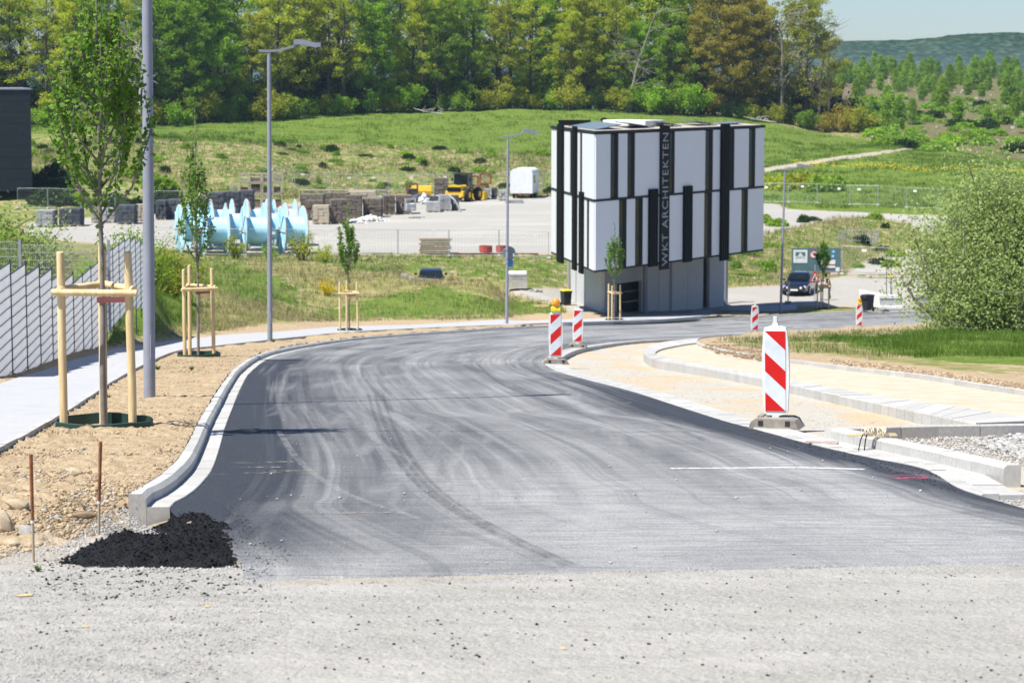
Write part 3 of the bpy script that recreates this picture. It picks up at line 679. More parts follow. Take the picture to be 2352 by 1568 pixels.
for (u, v, vt, rb_, rt, rz, lab) in [(343.5, 915, None, .084, .066, .75, 'tall grey street lamp pole nearest on the left, beside the first staked tree'),
    (620, 785, 122, .083, .062, .1, 'grey street lamp with curved arm standing at the outside of the bend'),
    (1164, 745, 316, .082, .06, .12, 'grey street lamp between the bend and the white building, round sign back on its post'),
    (1793, 718, 392, .08, .06, .1, 'farthest grey street lamp, in front of the parked dark blue car')]:
    p = unp(u, v, .12); h = (float(zv(vt, p.y))-p.z) if vt else 9.3
    t = make_lamp(lab, h, rb_, rt, rz); t.location = p
    t.rotation_euler = (0, {343.5: .0125, 620: .008, 1164: .007, 1793: .018}[u], rz)
    if u == 1164:
        s = thing('round_sign', 'round grey sign back strapped to the third lamp post', 'road sign', (p.x, p.y, p.z))
        m = MB(); m.lathe([(.001, .10), (.36, .10), (.36, .125), (.001, .125)], 28, (0, 0, 0), axis='Y'); o = m.obj('sign_plate', flat('sign_back', (.22, .26, .28), .5), s); o.location = (.14, 0, 3.72); o.rotation_euler = (0, 0, .25)
        m = MB(); m.box((.36, .06, 3.62), (.06, .02, .16)); m.obj('sticker', M_WHITE, s); 
        m = MB(); m.cyl((0, 0, 3.9), (0, 0, 3.96), .09, n=14); m.obj('clamp', M_GALV, s)
        m = MB(); m.cyl((0, 0, 3.45), (0, 0, 3.51), .09, n=14); m.obj('clamp', M_GALV, s)
        s = thing('blue_sign', 'small rectangular blue sign below the round sign on the third lamp post', 'road sign', (p.x, p.y, p.z))
        m = MB(); m.box((.20, .10, 3.2), (.24, .02, .38), .2, bev=.008); m.obj('sign_plate', flat('sign_blue', (.03, .26, .62), .5), s)
        m = MB(); m.cyl((0, 0, 3.2), (0, 0, 3.26), .09, n=14); m.obj('clamp', M_GALV, s)
# ------------------------------------------------------------------ tree stakes and watering rings
M_RING = flat('dark_green_plastic', (.018, .055, .045), .5)
M_STRAP = flat('burgundy_strap', (.16, .05, .055), .8)
def make_stakes(label):
    t = thing('tree_stakes', label, 'tree stakes', group='three-post timber stakes round the young trees')
    posts = [(-.41, -.14, 1.93, (.0, .0)), (.355, -.14, 1.93, (-.022, .02)), (-.06, .36, 1.98, (.02, 0))]
    for (x, y, h, ln) in posts:
        m = MB(); k = 6; m.tube([(x+ln[0]*i/k*1.2+random.uniform(-.004, .004), y, -.3+(h+.3)*i/k) for i in range(k+1)], [.046]*k+[.042], 12)
        m.tube([(x+ln[0]*1.2, y, h), (x+ln[0]*1.2, y, h+.012)], [.041, .03], 12); m.obj('post', M_STAKE, t, True)
    for (a, b, z) in (((-.50, -.205, 1.50), (.43, -.205, 1.49), 0), ((-.42, -.20, 1.53), (-.03, .42, 1.54), 0), ((.40, -.20, 1.53), (-.08, .42, 1.55), 0)):
        m = MB(); m.tube([a, b], .038, 12); m.obj('crossbar', M_STAKE, t, True)
    m = MB(); m.tube([(.34, -.14, 1.41), (.16, -.05, 1.385), (.03, .0, 1.38), (-.035, .03, 1.385), (-.03, .07, 1.39), (.03, .06, 1.39)], .012, 6)
    vs = [(.36, -.16, 1.43), (.05, -.05, 1.41), (-.04, -.03, 1.41)]
    m.add([(x, y, z+.022) for x, y, z in vs]+[(x, y, z-.04) for x, y, z in vs]+[(x, y+.006, z+.022) for x, y, z in vs]+[(x, y+.006, z-.04) for x, y, z in vs], [(0, 3, 4, 1), (1, 4, 5, 2), (6, 7, 10, 9), (7, 8, 11, 10), (0, 1, 7, 6), (1, 2, 8, 7)])
    m.obj('tie_strap', M_STRAP, t)
    return t
def make_ring(label):
    t = thing('watering_ring', label, 'watering ring', group='green watering rings round the young trees')
    m = MB(); n = 40; vs = []; fs = []
    for r_, z in ((0, -.05), (0, .075), (.012, .083), (.012, -.05)):
        for j in range(n):
            a = 2*math.pi*j/n; rr = 1+.05*math.cos(3*a+.5); vs.append(((.53-r_)*rr*math.cos(a), (.47-r_)*rr*math.sin(a), z+.006*math.sin(5*a)))
    for q in range(3):
        for j in range(n): fs.append((q*n+j, q*n+(j+1) % n, (q+1)*n+(j+1) % n, (q+1)*n+j))
    m.add(vs, fs); m.obj('ring_wall', M_RING, t, True)
    m = MB(); m.box((.14, -.485, .02), (.09, .02, .1)); m.obj('connector', M_RING, t)
    return t
TREES = [((237, 979), 'nearest', 0, 1.0), ((455, 818), 'second', .55, 1.1), ((802, 760), 'third', .2, 1.08), ((1411, 738), 'fourth', .9, 1.0), ((1890, 711), 'fifth', .1, 1.0)]
WHERE = ['beside the nearest lamp post', 'at the start of the bend', 'between the second and third lamp posts', 'in front of the white building', 'in front of the dark blue car']
TP = []
s0 = make_stakes('pale timber stake frame '+WHERE[0]); r0 = make_ring('dark green plastic ring '+WHERE[0])
for k, ((u, v), nme, rz, sc) in enumerate(TREES):
    p = unp(u, v, .13); p.z = G(p.x, p.y)+.015; TP.append(p)
    s = s0 if k == 0 else dup(s0, label='pale timber stake frame '+WHERE[k]); s.location = p; s.rotation_euler = (0, 0, rz); s.scale = (1, 1, sc)
    r = r0 if k == 0 else dup(r0, label='dark green plastic ring '+WHERE[k]); r.location = p; r.rotation_euler = (0, 0, rz)
# ------------------------------------------------------------------ white privacy fence
def strip_mat():
    k = NM('white_strip', .5, (.8, .82, .84)); p = k.co('Object'); c = k.ramp(k.noise(p, 2, 4), [(.3, (.78, .79, .81)), (.7, (.86, .87, .88))]); k.base(c)
    tr = k.n('ShaderNodeBsdfTranslucent'); k.l(c, tr.inputs[0]); ms = k.n('ShaderNodeMixShader'); ms.inputs[0].default_value = .62
    k.l(k.b.outputs[0], ms.inputs[1]); k.l(tr.outputs[0], ms.inputs[2]); k.l(ms.outputs[0], k.t.nodes['Material Output'].inputs[0]); return k.m
M_STRIP = strip_mat()
M_ANTH = flat('anthracite_steel', (.035, .045, .055), .5)
ft = thing('privacy_fence', 'stepped white strip fence along the left edge of the footpath', 'fence', (0, 0, 0))
FY = [42.0+2.5*k for k in range(18)]
FV = {42: 603, 44.5: 604, 47: 607, 49.5: 612, 52: 618, 54.5: 625, 57: 630, 59.5: 633, 62: 616, 64.5: 602, 67: 588, 69.5: 572, 72: 561, 74.5: 552, 77: 545, 79.5: 546, 82: 550, 84.5: 555}
def fpt(y): return np.array([-9.5-.09*(y-47), y])
rail = MB()
for k in range(len(FY)-1):
    ya, yb = FY[k], FY[k+1]; a, b = fpt(ya), fpt(yb); zt = float(zv(FV[yb], yb)); d = (b-a)/np.linalg.norm(b-a); nrm = np.array([d[1], -d[0]])
    ang = math.atan2(d[1], d[0]); c = (a+b)/2; L_ = np.linalg.norm(b-a)
    for r_ in range(11):
        z = zt-.1-.2*r_
        if z < G(c[0], c[1])-.25: break
        m = MB(); m.box((0, 0, 0), (L_-.05, .022, .1935)); m.obj('privacy_strip', M_STRIP, ft, loc=None)
        o = ft.children[-1] if False else bpy.context.scene.objects[-1] if False else None
        ob = [x for x in (COL.objects[-1],)][0]; ob.location = (c[0], c[1], z); ob.rotation_euler = (0, 0, ang)
        rail.box((c[0]+nrm[0]*.018, c[1]+nrm[1]*.018, z-.1), (L_-.02, .008, .012), ang); rail.box((c[0], c[1], z-.1), (L_-.02, .016, .012), ang)
    rail.box((c[0]+nrm[0]*.01, c[1]+nrm[1]*.01, zt+.008), (L_-.02, .03, .018), ang)
    for j in (0,):
        pass
rail.obj('rail_wires', M_ANTH, ft)
for k, y in enumerate(FY):
    a = fpt(y); zt = float(zv(FV[FY[min(k+1, len(FY)-1)]], FY[min(k+1, len(FY)-1)])); zt = max(zt, float(zv(FV[y], y))) if k else zt
    d = fpt(y+1)-a; m = MB(); zg = G(*a)-.4; m.box((a[0]+.012, a[1], (zt+.06+zg)/2), (.03, .034, zt+.06-zg), math.atan2(d[1], d[0])); m.obj('post', M_ANTH, ft)
# grey double-wire mesh fence behind it
M_WIRE = flat('grey_wire', (.36, .38, .37), .5, .2)
mf = thing('mesh_fence', 'grey double wire mesh fence behind the white fence', 'fence', (0, 0, 0))
yb_ = 66.0
def mesh_panel(x0, x1, zt, y, rows=9, hgt=1.85):
    m = MB()
    n = int((x1-x0)/.05)
    for i in range(n+1): x = x0+(x1-x0)*i/n; m.box((x, y, zt-hgt/2), (.007, .007, hgt))
    for r_ in range(rows+1): m.box(((x0+x1)/2, y-.008, zt-hgt*r_/rows), (x1-x0, .012, .02))
    return m
xa = [float(xu(u, yb_, -5)) for u in (-150, 46, 250)]
zt_a = float(zv(555, yb_)); zt_b = float(zv(563, yb_))
mesh_panel(xa[0], xa[1]-.06, zt_a, yb_).obj('mesh_panel', M_WIRE, mf); mesh_panel(xa[1]+.06, xa[2], zt_b, yb_).obj('mesh_panel', M_WIRE, mf)
for x in (xa[0], xa[1], xa[2]):
    m = MB(); m.box((x, yb_, zt_a-1.2), (.07, .06, 2.5)); m.obj('post', M_LAMP, mf)
# ------------------------------------------------------------------ white office building on concrete base
def bpt(u, vt, vb, y0c=136.0, h_c=None):
    """point on a level line of known height range seen at image column u"""
    lo, hi = 100., 220.
    for _ in range(50):
        y = (lo+hi)/2; s_ = float(zv(vt, y))-float(zv(vb, y))
        if s_ > h_c: hi = y
        else: lo = y
    return y
y_c = 136.0; ZT = float(zv(303, y_c)); ZM = float(zv(461, y_c)); ZB = float(zv(626, y_c)); HC = ZT-ZB
yL = bpt(1268, 289.5, 581, h_c=HC); yR = bpt(1753, 288, 575.5, h_c=HC)
C0 = np.array([float(xu(1366, y_c, ZM)), y_c]); CL = np.array([float(xu(1268, yL, ZM)), yL]); CR = np.array([float(xu(1753, yR, ZM)), yR])
bt = thing('office_building', 'white and black two-storey office box cantilevered over a grey concrete base', 'building', (C0[0], C0[1], 0))
def loc2(p, z=0): return Vector((p[0]-C0[0], p[1]-C0[1], z))
class Fac:
    def __init__(s, A_, B_):   # along A->B; outward normal = to the viewer
        s.A = A_; s.B = B_; d = B_-A_; s.L = np.linalg.norm(d); s.d = d/s.L; n = np.array([s.d[1], -s.d[0]]); s.n = n if n[1] < 0 or abs(n[1]) < .3 and n[0] < 0 else -n
        s.ang = math.atan2(s.d[1], s.d[0])
    def s_at(s, u):
        k = (u-1176)/FPX; f = lambda t: (s.A[0]+s.d[0]*t)-k*((s.A[1]+s.d[1]*t)*CP-ZM*SP)
        a, b = f(0.), f(1.); return -a/(b-a)
    def box(s, name, s0, s1, z0, z1, o0, o1, mat, parent, bev=0, ribs=0):
        c = s.A+s.d*((s0+s1)/2)+s.n*((o0+o1)/2); m = MB(); m.box((0, 0, 0), (s1-s0, abs(o1-o0), z1-z0), bev=bev)
        if ribs:
            for i in range(ribs):
                x = -(s1-s0)/2+(s1-s0)*(i+.5)/ribs; sg = -1
                ny = -1 if (np.dot(s.n, np.array([-s.d[1], s.d[0]])) < 0) else 1
                m.box((x, ny*(abs(o1-o0)/2+.03), 0), ((s1-s0)/ribs*.55, .06, z1-z0-.02))
        o = m.obj(name, mat, parent); P = parent_off(parent); o.location = loc2(c, (z0+z1)/2)-P; o.rotation_euler = (0, 0, s.ang); return o
def parent_off(p): return Vector((0, 0, 0))
FF = Fac(C0, CR); FL = Fac(C0, CL)
if np.dot(FF.n, np.array([0, -1.])) < 0: FF.n = -FF.n
if FL.n[0] > 0: FL.n = -FL.n
def panel_mat():
    k = NM('white_panel', .42, spec=.4); p = k.co('Object'); w_ = k.n('ShaderNodeTexWave'); k.l(p, w_.inputs[0]); w_.bands_direction = 'X'; w_.inputs['Scale'].default_value = 1.1; w_.inputs['Distortion'].default_value = 0
    c = k.mix(k.ramp(w_.outputs['Fac'], [(.0, .5), (.06, 0)]), (.75, .77, .79), (.62, .64, .67)); k.base(k.mix(k.ramp(k.noise(k.mapping(p, (2, 2, .3)), 1.5, 4), [(.5, 0), (.8, .3)]), c, (.68, .70, .73))); return k.m
M_PANEL = panel_mat(); M_TRIM = flat('charcoal_trim', (.018, .021, .026), .6, 0, .2); M_FIN = flat('black_louvre', (.006, .006, .007), .6, 0, .15)
def glass_mat():
    k = NM('dark_glass', .05, (.012, .022, .026), spec=.25); p = k.pos(); k.base(k.ramp(k.noise(p, .8, 2), [(.4, (.006, .010, .013)), (.7, (.015, .024, .028))])); return k.m
M_GLASS = glass_mat()
# core volume
def quadprism(pts2, z0, z1, name, mat, parent):
    m = MB(); n = len(pts2); vs = [loc2(p, z0) for p in pts2]+[loc2(p, z1) for p in pts2]
    m.add(vs, [tuple(reversed(range(n))), tuple(range(n, 2*n))]+[(i, (i+1) % n, (i+1) % n+n, i+n) for i in range(n)]); return m.obj(name, mat, parent)
CB = CR+(CL-C0)*.42
cen = (C0+CB+CL+CR)/4
def inset(p, k): d = cen-p; return p+d/np.linalg.norm(d)*k
quadprism([inset(p, .25) for p in (C0, CR, CB, CL)], ZB+.12, ZT-.16, 'wall_core', M_TRIM, bt)
quadprism([inset(p, -.12) for p in (C0, CR, CB, CL)], ZT-.13, ZT+.03, 'roof_edge', M_TRIM, bt)
quadprism([inset(p, .15) for p in (C0, CR, CB, CL)], ZT+.034, ZT+.045, 'roof_gravel', mottled('roof_gravel', (.3, .27, .23), (.5, .46, .40), 8, .95, 5), bt)
quadprism([inset(p, -.05) for p in (C0, CR, CB, CL)], ZB, ZB+.11, 'floor_edge', M_TRIM, bt)
def X2U(x): return 1205.8+.3296*x
def lowx(x): return x+9*(x-487)/1160.
zU0, zU1, zL0, zL1 = ZM+.07, ZT-.16, ZB+.12, ZM-.07
def row_front(items, z0, z1, low):
    for kind, a, b in items:
        if low: a, b = lowx(a), lowx(b)
        s0 = max(.0, FF.s_at(X2U(a))); s1 = min(FF.L, FF.s_at(X2U(b)))
        if kind == 'w': FF.box('white_panel', s0+.012, s1-.012, z0, z1, -.1, .05, M_PANEL, bt)
        else: window(FF, s0, s1, z0, z1, kind)
def window(Fc, s0, s1, z0, z1, kind):
    fr = Fc.box('window', s0, s1, z0, z1, -.1, .02, M_BLACK, bt)
    if kind == 'g':
        w_ = s1-s0; c = Fc.A+Fc.d*(s0+w_*.27)+Fc.n*-.085
        m = MB(); m.box((0, 0, 0), (w_*.46, .02, z1-z0-.1)); o = m.obj('pane', M_GLASS, fr); o.location = (-w_*.23, -.06 if Fc is FF else -.06, 0)
        m = MB(); m.box((w_*.24, -.05, 0), (w_*.46, .06, z1-z0-.04)); m.obj('reveal_panel', M_FIN, fr)  # added black panel stands in for the side reveal of the window
row_front([('w', 487, 590), ('g', 590, 645), ('w', 645, 708), ('g', 708, 760), ('w', 760, 1000), ('g', 1000, 1037), ('w', 1037, 1250), ('g', 1250, 1303), ('w', 1303, 1400), ('g', 1400, 1452), ('w', 1452, 1553), ('g', 1553, 1598), ('w', 1598, 1668)], zU0, zU1, False)
row_front([('w', 487, 650), ('g', 650, 703), ('w', 703, 762), ('g', 762, 815), ('w', 815, 925), ('w', 925, 1120), ('w', 1120, 1240), ('g', 1240, 1294), ('w', 1294, 1370), ('w', 1370, 1497), ('g', 1497, 1542), ('w', 1542, 1659)], zL0, zL1, True)
def row_left(items, z0, z1):
    for kind, a, b in items:
        s1 = FL.s_at(X2U(a)); s0 = FL.s_at(X2U(b)); s0 = max(0, s0); s1 = min(FL.L, s1)
        if kind == 'w': FL.box('white_panel', s0+.015, s1-.015, z0, z1, -.1, .05, M_PANEL, bt)
        else: window(FL, s0, s1, z0, z1, 'b')
row_left([('w', 187, 225), ('b', 225, 240), ('w', 240, 318), ('b', 318, 333), ('w', 333, 387), ('b', 387, 403), ('w', 403, 486)], zU0, zU1)
row_left([('w', 187, 222), ('b', 222, 237), ('w', 237, 335), ('b', 335, 348), ('w', 348, 436), ('b', 436, 453), ('w', 453, 486)], zL0, zL1)
for Fc, a, b in ((FF, 0, FF.L), (FL, 0, FL.L)):
    Fc.box('storey_band', a+.0, b-.0, ZM-.06, ZM+.06, -.09, .085, M_TRIM, bt)
# louvre fins
def zfin(Fc, s_, v): y = Fc.A[1]+Fc.d[1]*s_; return float(zv(v, y))
def fin(Fc, xa_, xb, yt, yb, ribs=4, low=False):
    if low: xa_, xb = lowx(xa_), lowx(xb)
    s0, s1 = sorted((Fc.s_at(X2U(xa_)), Fc.s_at(X2U(xb)))); sm = (s0+s1)/2
    return Fc.box('louvre_fin', s0, s1, zfin(Fc, sm, 229.7+.3296*yb), zfin(Fc, sm, 229.7+.3296*yt), .055, .16, M_FIN, bt, ribs=ribs), s0, s1, sm
tf, ts0, ts1, tsm = fin(FF, 930, 992, 180, 1180, 0)
fin(FF, 1352, 1408, 165, 1118); fin(FF, 850, 908, 620, 1160, low=True); fin(FF, 1090, 1146, 598, 1128, low=True)
fin(FL, 243, 279, 170, 1132); fin(FL, 350, 372, 184, 1184); fin(FL, 398, 419, 640, 1208)
# lettering on the text fin
def text_mesh(body, size=1.0, extrude=.01, spacing=1.0):
    cu = bpy.data.curves.new('txt', 'FONT'); cu.body = body; cu.size = size; cu.extrude = extrude; cu.space_character = spacing
    o = bpy.data.objects.new('txt', cu); COL.objects.link(o); dg = bpy.context.evaluated_depsgraph_get(); dg.update()
    me = bpy.data.meshes.new_from_object(o.evaluated_get(dg)); bpy.data.objects.remove(o); bpy.data.curves.remove(cu); return me
def place_text(body, name, mat, parent, width, height, M, spacing=1.0):
    me = text_mesh(body, 1.0, .0, spacing); n = len(me.vertices); co = np.zeros(n*3); me.vertices.foreach_get('co', co); co = co.reshape(-1, 3)
    mn, mx = co.min(0), co.max(0); q = (co-mn)/(np.maximum(mx-mn, 1e-6)); q[:, 0] = (q[:, 0]-.5)*width; q[:, 1] = (q[:, 1]-.5)*height; q[:, 2] = 0
    q = np.array([M@Vector(v) for v in q]); me.vertices.foreach_set('co', q.astype(np.float32).ravel()); me.update(); me.name = name
    return link_mesh(name, me, mat, parent)
M_LET = flat('grey_letter', (.36, .37, .39), .5)
finh = zfin(FF, tsm, 229.7+.3296*180)-zfin(FF, tsm, 229.7+.3296*1180)
# local frame of the fin: x along facade, -y towards the viewer, z up; text runs upwards, letter tops to the left
sgn = -1
Mt = Matrix(((0, -1, 0), (0, 0, 0), (1, 0, 0))).to_4x4(); Mt = Matrix.Translation((0, -.056, -.012*finh))@Mt
place_text('WKT ARCHITEKTEN', 'lettering', M_LET, tf, finh*.925, (ts1-ts0)*.64, Mt, 1.12)
# roof equipment
def rp(a, b): return C0+(CR-C0)*a+(CL-C0)*b*(1-.58*a)
M_SOLAR = flat('solar_panel', (.17, .20, .23), .18, 0, .7)
def solar(a0, a1, b0, b1, h0, h1):
    m = MB(); P = [rp(a0, b0), rp(a1, b0), rp(a1, b1), rp(a0, b1)]; hh = [h0, h1, h1, h0]
    vs = [loc2(p, ZT+.04+h) for p, h in zip(P, hh)]; m.add(vs+[v-Vector((0, 0, .05)) for v in vs], [(0, 1, 2, 3), (7, 6, 5, 4), (0, 4, 5, 1), (1, 5, 6, 2), (2, 6, 7, 3), (3, 7, 4, 0)]); o = m.obj('solar_panel', M_SOLAR, bt)
    m = MB(); mid_ = (rp(a1, b0)+rp(a1, b1))/2; m.box(tuple(loc2(mid_, ZT+.04+h1/2-.03)), (.08, .3, max(h1-.06, .05))); m.obj('solar_mount', M_BLACK, o)
solar(.03, .17, .12, .75, .05, .30); solar(.22, .36, .15, .5, .35, .08); solar(.24, .34, .6, .9, .08, .34); solar(.42, .54, .25, .8, .34, .08); solar(.62, .75, .25, .8, .34, .08); solar(.82, .92, .3, .8, .1, .16)
m = MB(); m.box(tuple(loc2(rp(.33, .55), ZT+.26)), (2.2, 3.0, .36), FF.ang, bev=.03); m.obj('skylight', M_WHITE, bt)
m = MB(); m.box(tuple(loc2(rp(.10, .93), ZT+.22)), (2.0, .12, .34), .05); m.obj('roof_screen', M_BLACK, bt)
m = MB(); c_ = loc2(rp(.25, .93), 0); m.lathe([(.14, ZT+.05), (.14, ZT+.3), (.24, ZT+.33), (.2, ZT+.45), (.05, ZT+.52)], 14, (c_.x, c_.y, 0)); m.obj('vent', M_BLACK, bt, True)
# concrete ground floor
M_CONC = concrete_mat('fair_faced_concrete', (.46, .465, .46), (.62, .62, .61), .15, .06)
def gp(u, y, z=-14.5): return np.array([float(xu(u, y, z)), y])
G0, G1, G2 = gp(1389, 146), gp(1311, 156.5), gp(1662, 158.5); G3 = G2+(G1-G0)*.4
FG = Fac(G0, G2); FH = Fac(G0, G1)
if FG.n[1] > 0: FG.n = -FG.n
if FH.n[0] > 0: FH.n = -FH.n
gc = (G0+G1+G2+G3)/4
quadprism([gc+(p-gc)*.72 for p in (G0, G2, G3, G1)], -15.6, ZB-.004, 'ground_floor_core', M_HOLESHADE, bt)  # dark block; its colour supplies the shade behind the opening
def gbox(Fc, name, u0, u1, z0, z1, o0, o1, mat, parent=None):
    s0, s1 = sorted((Fc.s_at(u0), Fc.s_at(u1))); return Fc.box(name, s0, s1, z0, z1, o0, o1, mat, parent or bt)
zb_ = ZB-.004
gbox(FH, 'concrete_wall', 1312, 1345, -15.6, zb_, -.25, 0, M_CONC); gbox(FH, 'concrete_wall', 1345.6, 1388, -15.6, zb_, -.25, 0, M_CONC)
gbox(FG, 'concrete_wall', 1390, 1419, -15.6, zb_, -.25, -.01, M_CONC)
gbox(FG, 'lintel', 1419, 1476, ZB-1.6, zb_, -.28, -.03, M_CONC)
gbox(FG, 'concrete_wall', 1476.5, 1516, -15.6, zb_, -.26, -.03, M_CONC); gbox(FG, 'concrete_wall', 1516.8, 1541, -15.6, zb_, -.26, -.03, M_CONC)
gbox(FG, 'concrete_wall', 1542, 1577, -15.6, zb_, -.22, .12, M_CONC); gbox(FG, 'concrete_wall', 1577.7, 1613, -15.6, zb_, -.22, .12, M_CONC)
wn = gbox(FG, 'window', 1613.5, 1627.5, -15.2, zb_-.1, -.25, -.1, M_BLACK)
m = MB(); m.box((-.2, -.085, .1), (.35, .02, 2.9)); m.obj('pane', M_GLASS, wn)
gbox(FG, 'concrete_wall', 1628, 1662, -15.6, zb_, -.22, .12, M_CONC)
for (u, y, r_) in ((1306, 154.5, .09), (1482, 148.5, .16), (1666, 160.5, .17)):
    p = gp(u, y); m = MB(); q = loc2(p); m.cyl((q.x, q.y, -15.6), (q.x, q.y, ZB-.003), r_, n=16); m.obj('steel_column', M_GALV if r_ < .15 else M_LAMP, bt, True)
# benches stored in the recess under the building
for j in range(3):
    y = 148.8+j*.5; a = gp(1424, y); b = gp(1470, y+1.5); z = G(*a)+.15+j*.62
    d = b-a; m = MB(); c = (a+b)/2; t = thing('bench', ['dark', 'middle', 'topmost'][j]+' long bench stacked in the recess under the building', 'bench', (c[0], c[1], z), math.atan2(d[1], d[0]), 'benches stacked under the building')
    m = MB(); m.box((0, 0, .42), (np.linalg.norm(d), .4, .07)); m.obj('seat', M_OLDWOOD, t)
    for x in (-.42, .42): m = MB(); m.box((x*np.linalg.norm(d), 0, .19), (.08, .34, .40)); m.obj('leg', M_BLACK, t)
# ------------------------------------------------------------------ distant hills
def hills_mesh():
    tt = np.linspace(-1.0, 1.0, 700); yy = np.r_[np.linspace(1450, 2300, 60), np.linspace(2310, 3400, 170), np.linspace(3420, 9000, 40)]
    T, Y = np.meshgrid(tt, yy); X = T*Y; u = 1176+FPX*T
    cr = np.interp(u, [-4000, 0, 1000, 1960, 2079, 2145, 2199, 2254, 2352, 4000, 7000], [120, 128, 122, 97, 96, 87, 83, 79, 82, 70, 110])
    zc = (173-cr)/FPX*3200
    z = -70+(zc+70)*np.exp(-((Y-3200)/np.where(Y < 3200, 620, 3000))**2)
    u2 = np.interp(u, [-4000, 2150, 2260, 2352, 2700, 5000], [0, 0, .55, 1, 1.15, .9]); zr = -70+(70+(173-137)/FPX*2000)*u2
    z = np.maximum(z, -70+(zr+70)*np.exp(-((Y-2050)/260)**2))
    z = z+7*(fbm(X/60, Y/60, 4, 91)-.5)+4.5*(fbm(X/12, Y/12, 3, 92)-.5)*(z > -60)
    n = len(tt); i = (np.arange(len(yy)-1)[:, None]*n+np.arange(n-1)[None, :]).ravel()
    return np_mesh('hills', np.stack([X.ravel(), Y.ravel(), z.ravel()], 1), np.stack([i, i+1, i+n+1, i+n], 1), smooth=True)
k = NM('wooded_hills', 1, spec=0); p = k.pos()
c = k.ramp(k.noise(p, .012, 5, .65), [(.35, (.03, .06, .06)), (.5, (.06, .11, .08)), (.66, (.11, .16, .10))])
c = k.mix(k.ramp(k.vor(p, .08), [(.1, 0), (.6, .8)]), c, (.02, .04, .025)); k.base(c); k.bump(k.vor(p, .1), 1, 6)
tagit(link_mesh('hills', hills_mesh(), k.m), kind='structure')
# ------------------------------------------------------------------ foliage materials
def leaf_mat(name, cols, scale=1.2, trans=.45):
    k = NM(name, .7, spec=.2); p = k.co('Object'); oi = k.n('ShaderNodeObjectInfo').outputs['Random']
    f = k.noise(p, scale, 3, .6); g = k.noise(p, scale*9, 2, .5)
    f = k.math('ADD', k.math('MULTIPLY', f, .55), k.math('ADD', k.math('MULTIPLY', g, .35), k.math('MULTIPLY', oi, .12)))
    n_ = len(cols); c = k.ramp(f, [(.32+.38*i/(n_-1), cc) for i, cc in enumerate(cols)])
    k.base(c); tr = k.n('ShaderNodeBsdfTranslucent'); k.l(c, tr.inputs[0]); ms = k.n('ShaderNodeMixShader'); ms.inputs[0].default_value = trans
    k.l(k.b.outputs[0], ms.inputs[1]); k.l(tr.outputs[0], ms.inputs[2]); k.l(ms.outputs[0], k.t.nodes['Material Output'].inputs[0]); return k.m
LM = {
 'fresh': leaf_mat('fresh_leaves', [(.12, .24, .015), (.28, .48, .03), (.42, .62, .07)]),
 'green': leaf_mat('green_leaves', [(.11, .20, .015), (.23, .37, .03), (.36, .50, .07)]),
 'yellow': leaf_mat('yellow_green_leaves', [(.24, .29, .015), (.45, .52, .03), (.62, .66, .08)]),
 'olive': leaf_mat('olive_leaves', [(.20, .22, .02), (.37, .40, .04), (.52, .53, .08)]),
 'orange': leaf_mat('orange_brown_leaves', [(.20, .17, .02), (.36, .31, .045), (.50, .44, .08)]),
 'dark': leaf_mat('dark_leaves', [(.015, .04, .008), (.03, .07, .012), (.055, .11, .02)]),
 'young': leaf_mat('young_tree_leaves', [(.05, .13, .012), (.13, .27, .025), (.32, .44, .09)], 5),
 'willow': leaf_mat('silvery_leaves', [(.15, .23, .05), (.33, .43, .12), (.58, .63, .33)], 2.5),
 'birch': leaf_mat('birch_leaves', [(.13, .25, .03), (.25, .42, .05), (.38, .54, .10)], .7),
 'yflower': leaf_mat('yellow_blossom', [(.35, .28, .01), (.75, .55, .01), (.85, .68, .02)], 6),
}
M_BARK = mottled('bark', (.05, .042, .032), (.12, .10, .08), 3, .95, 5)
M_BARKG = mottled('grey_bark', (.16, .14, .12), (.30, .27, .23), 3, .95, 5)
M_BARKB = mottled('birch_bark', (.35, .32, .28), (.62, .58, .52), 5, .9, 4)
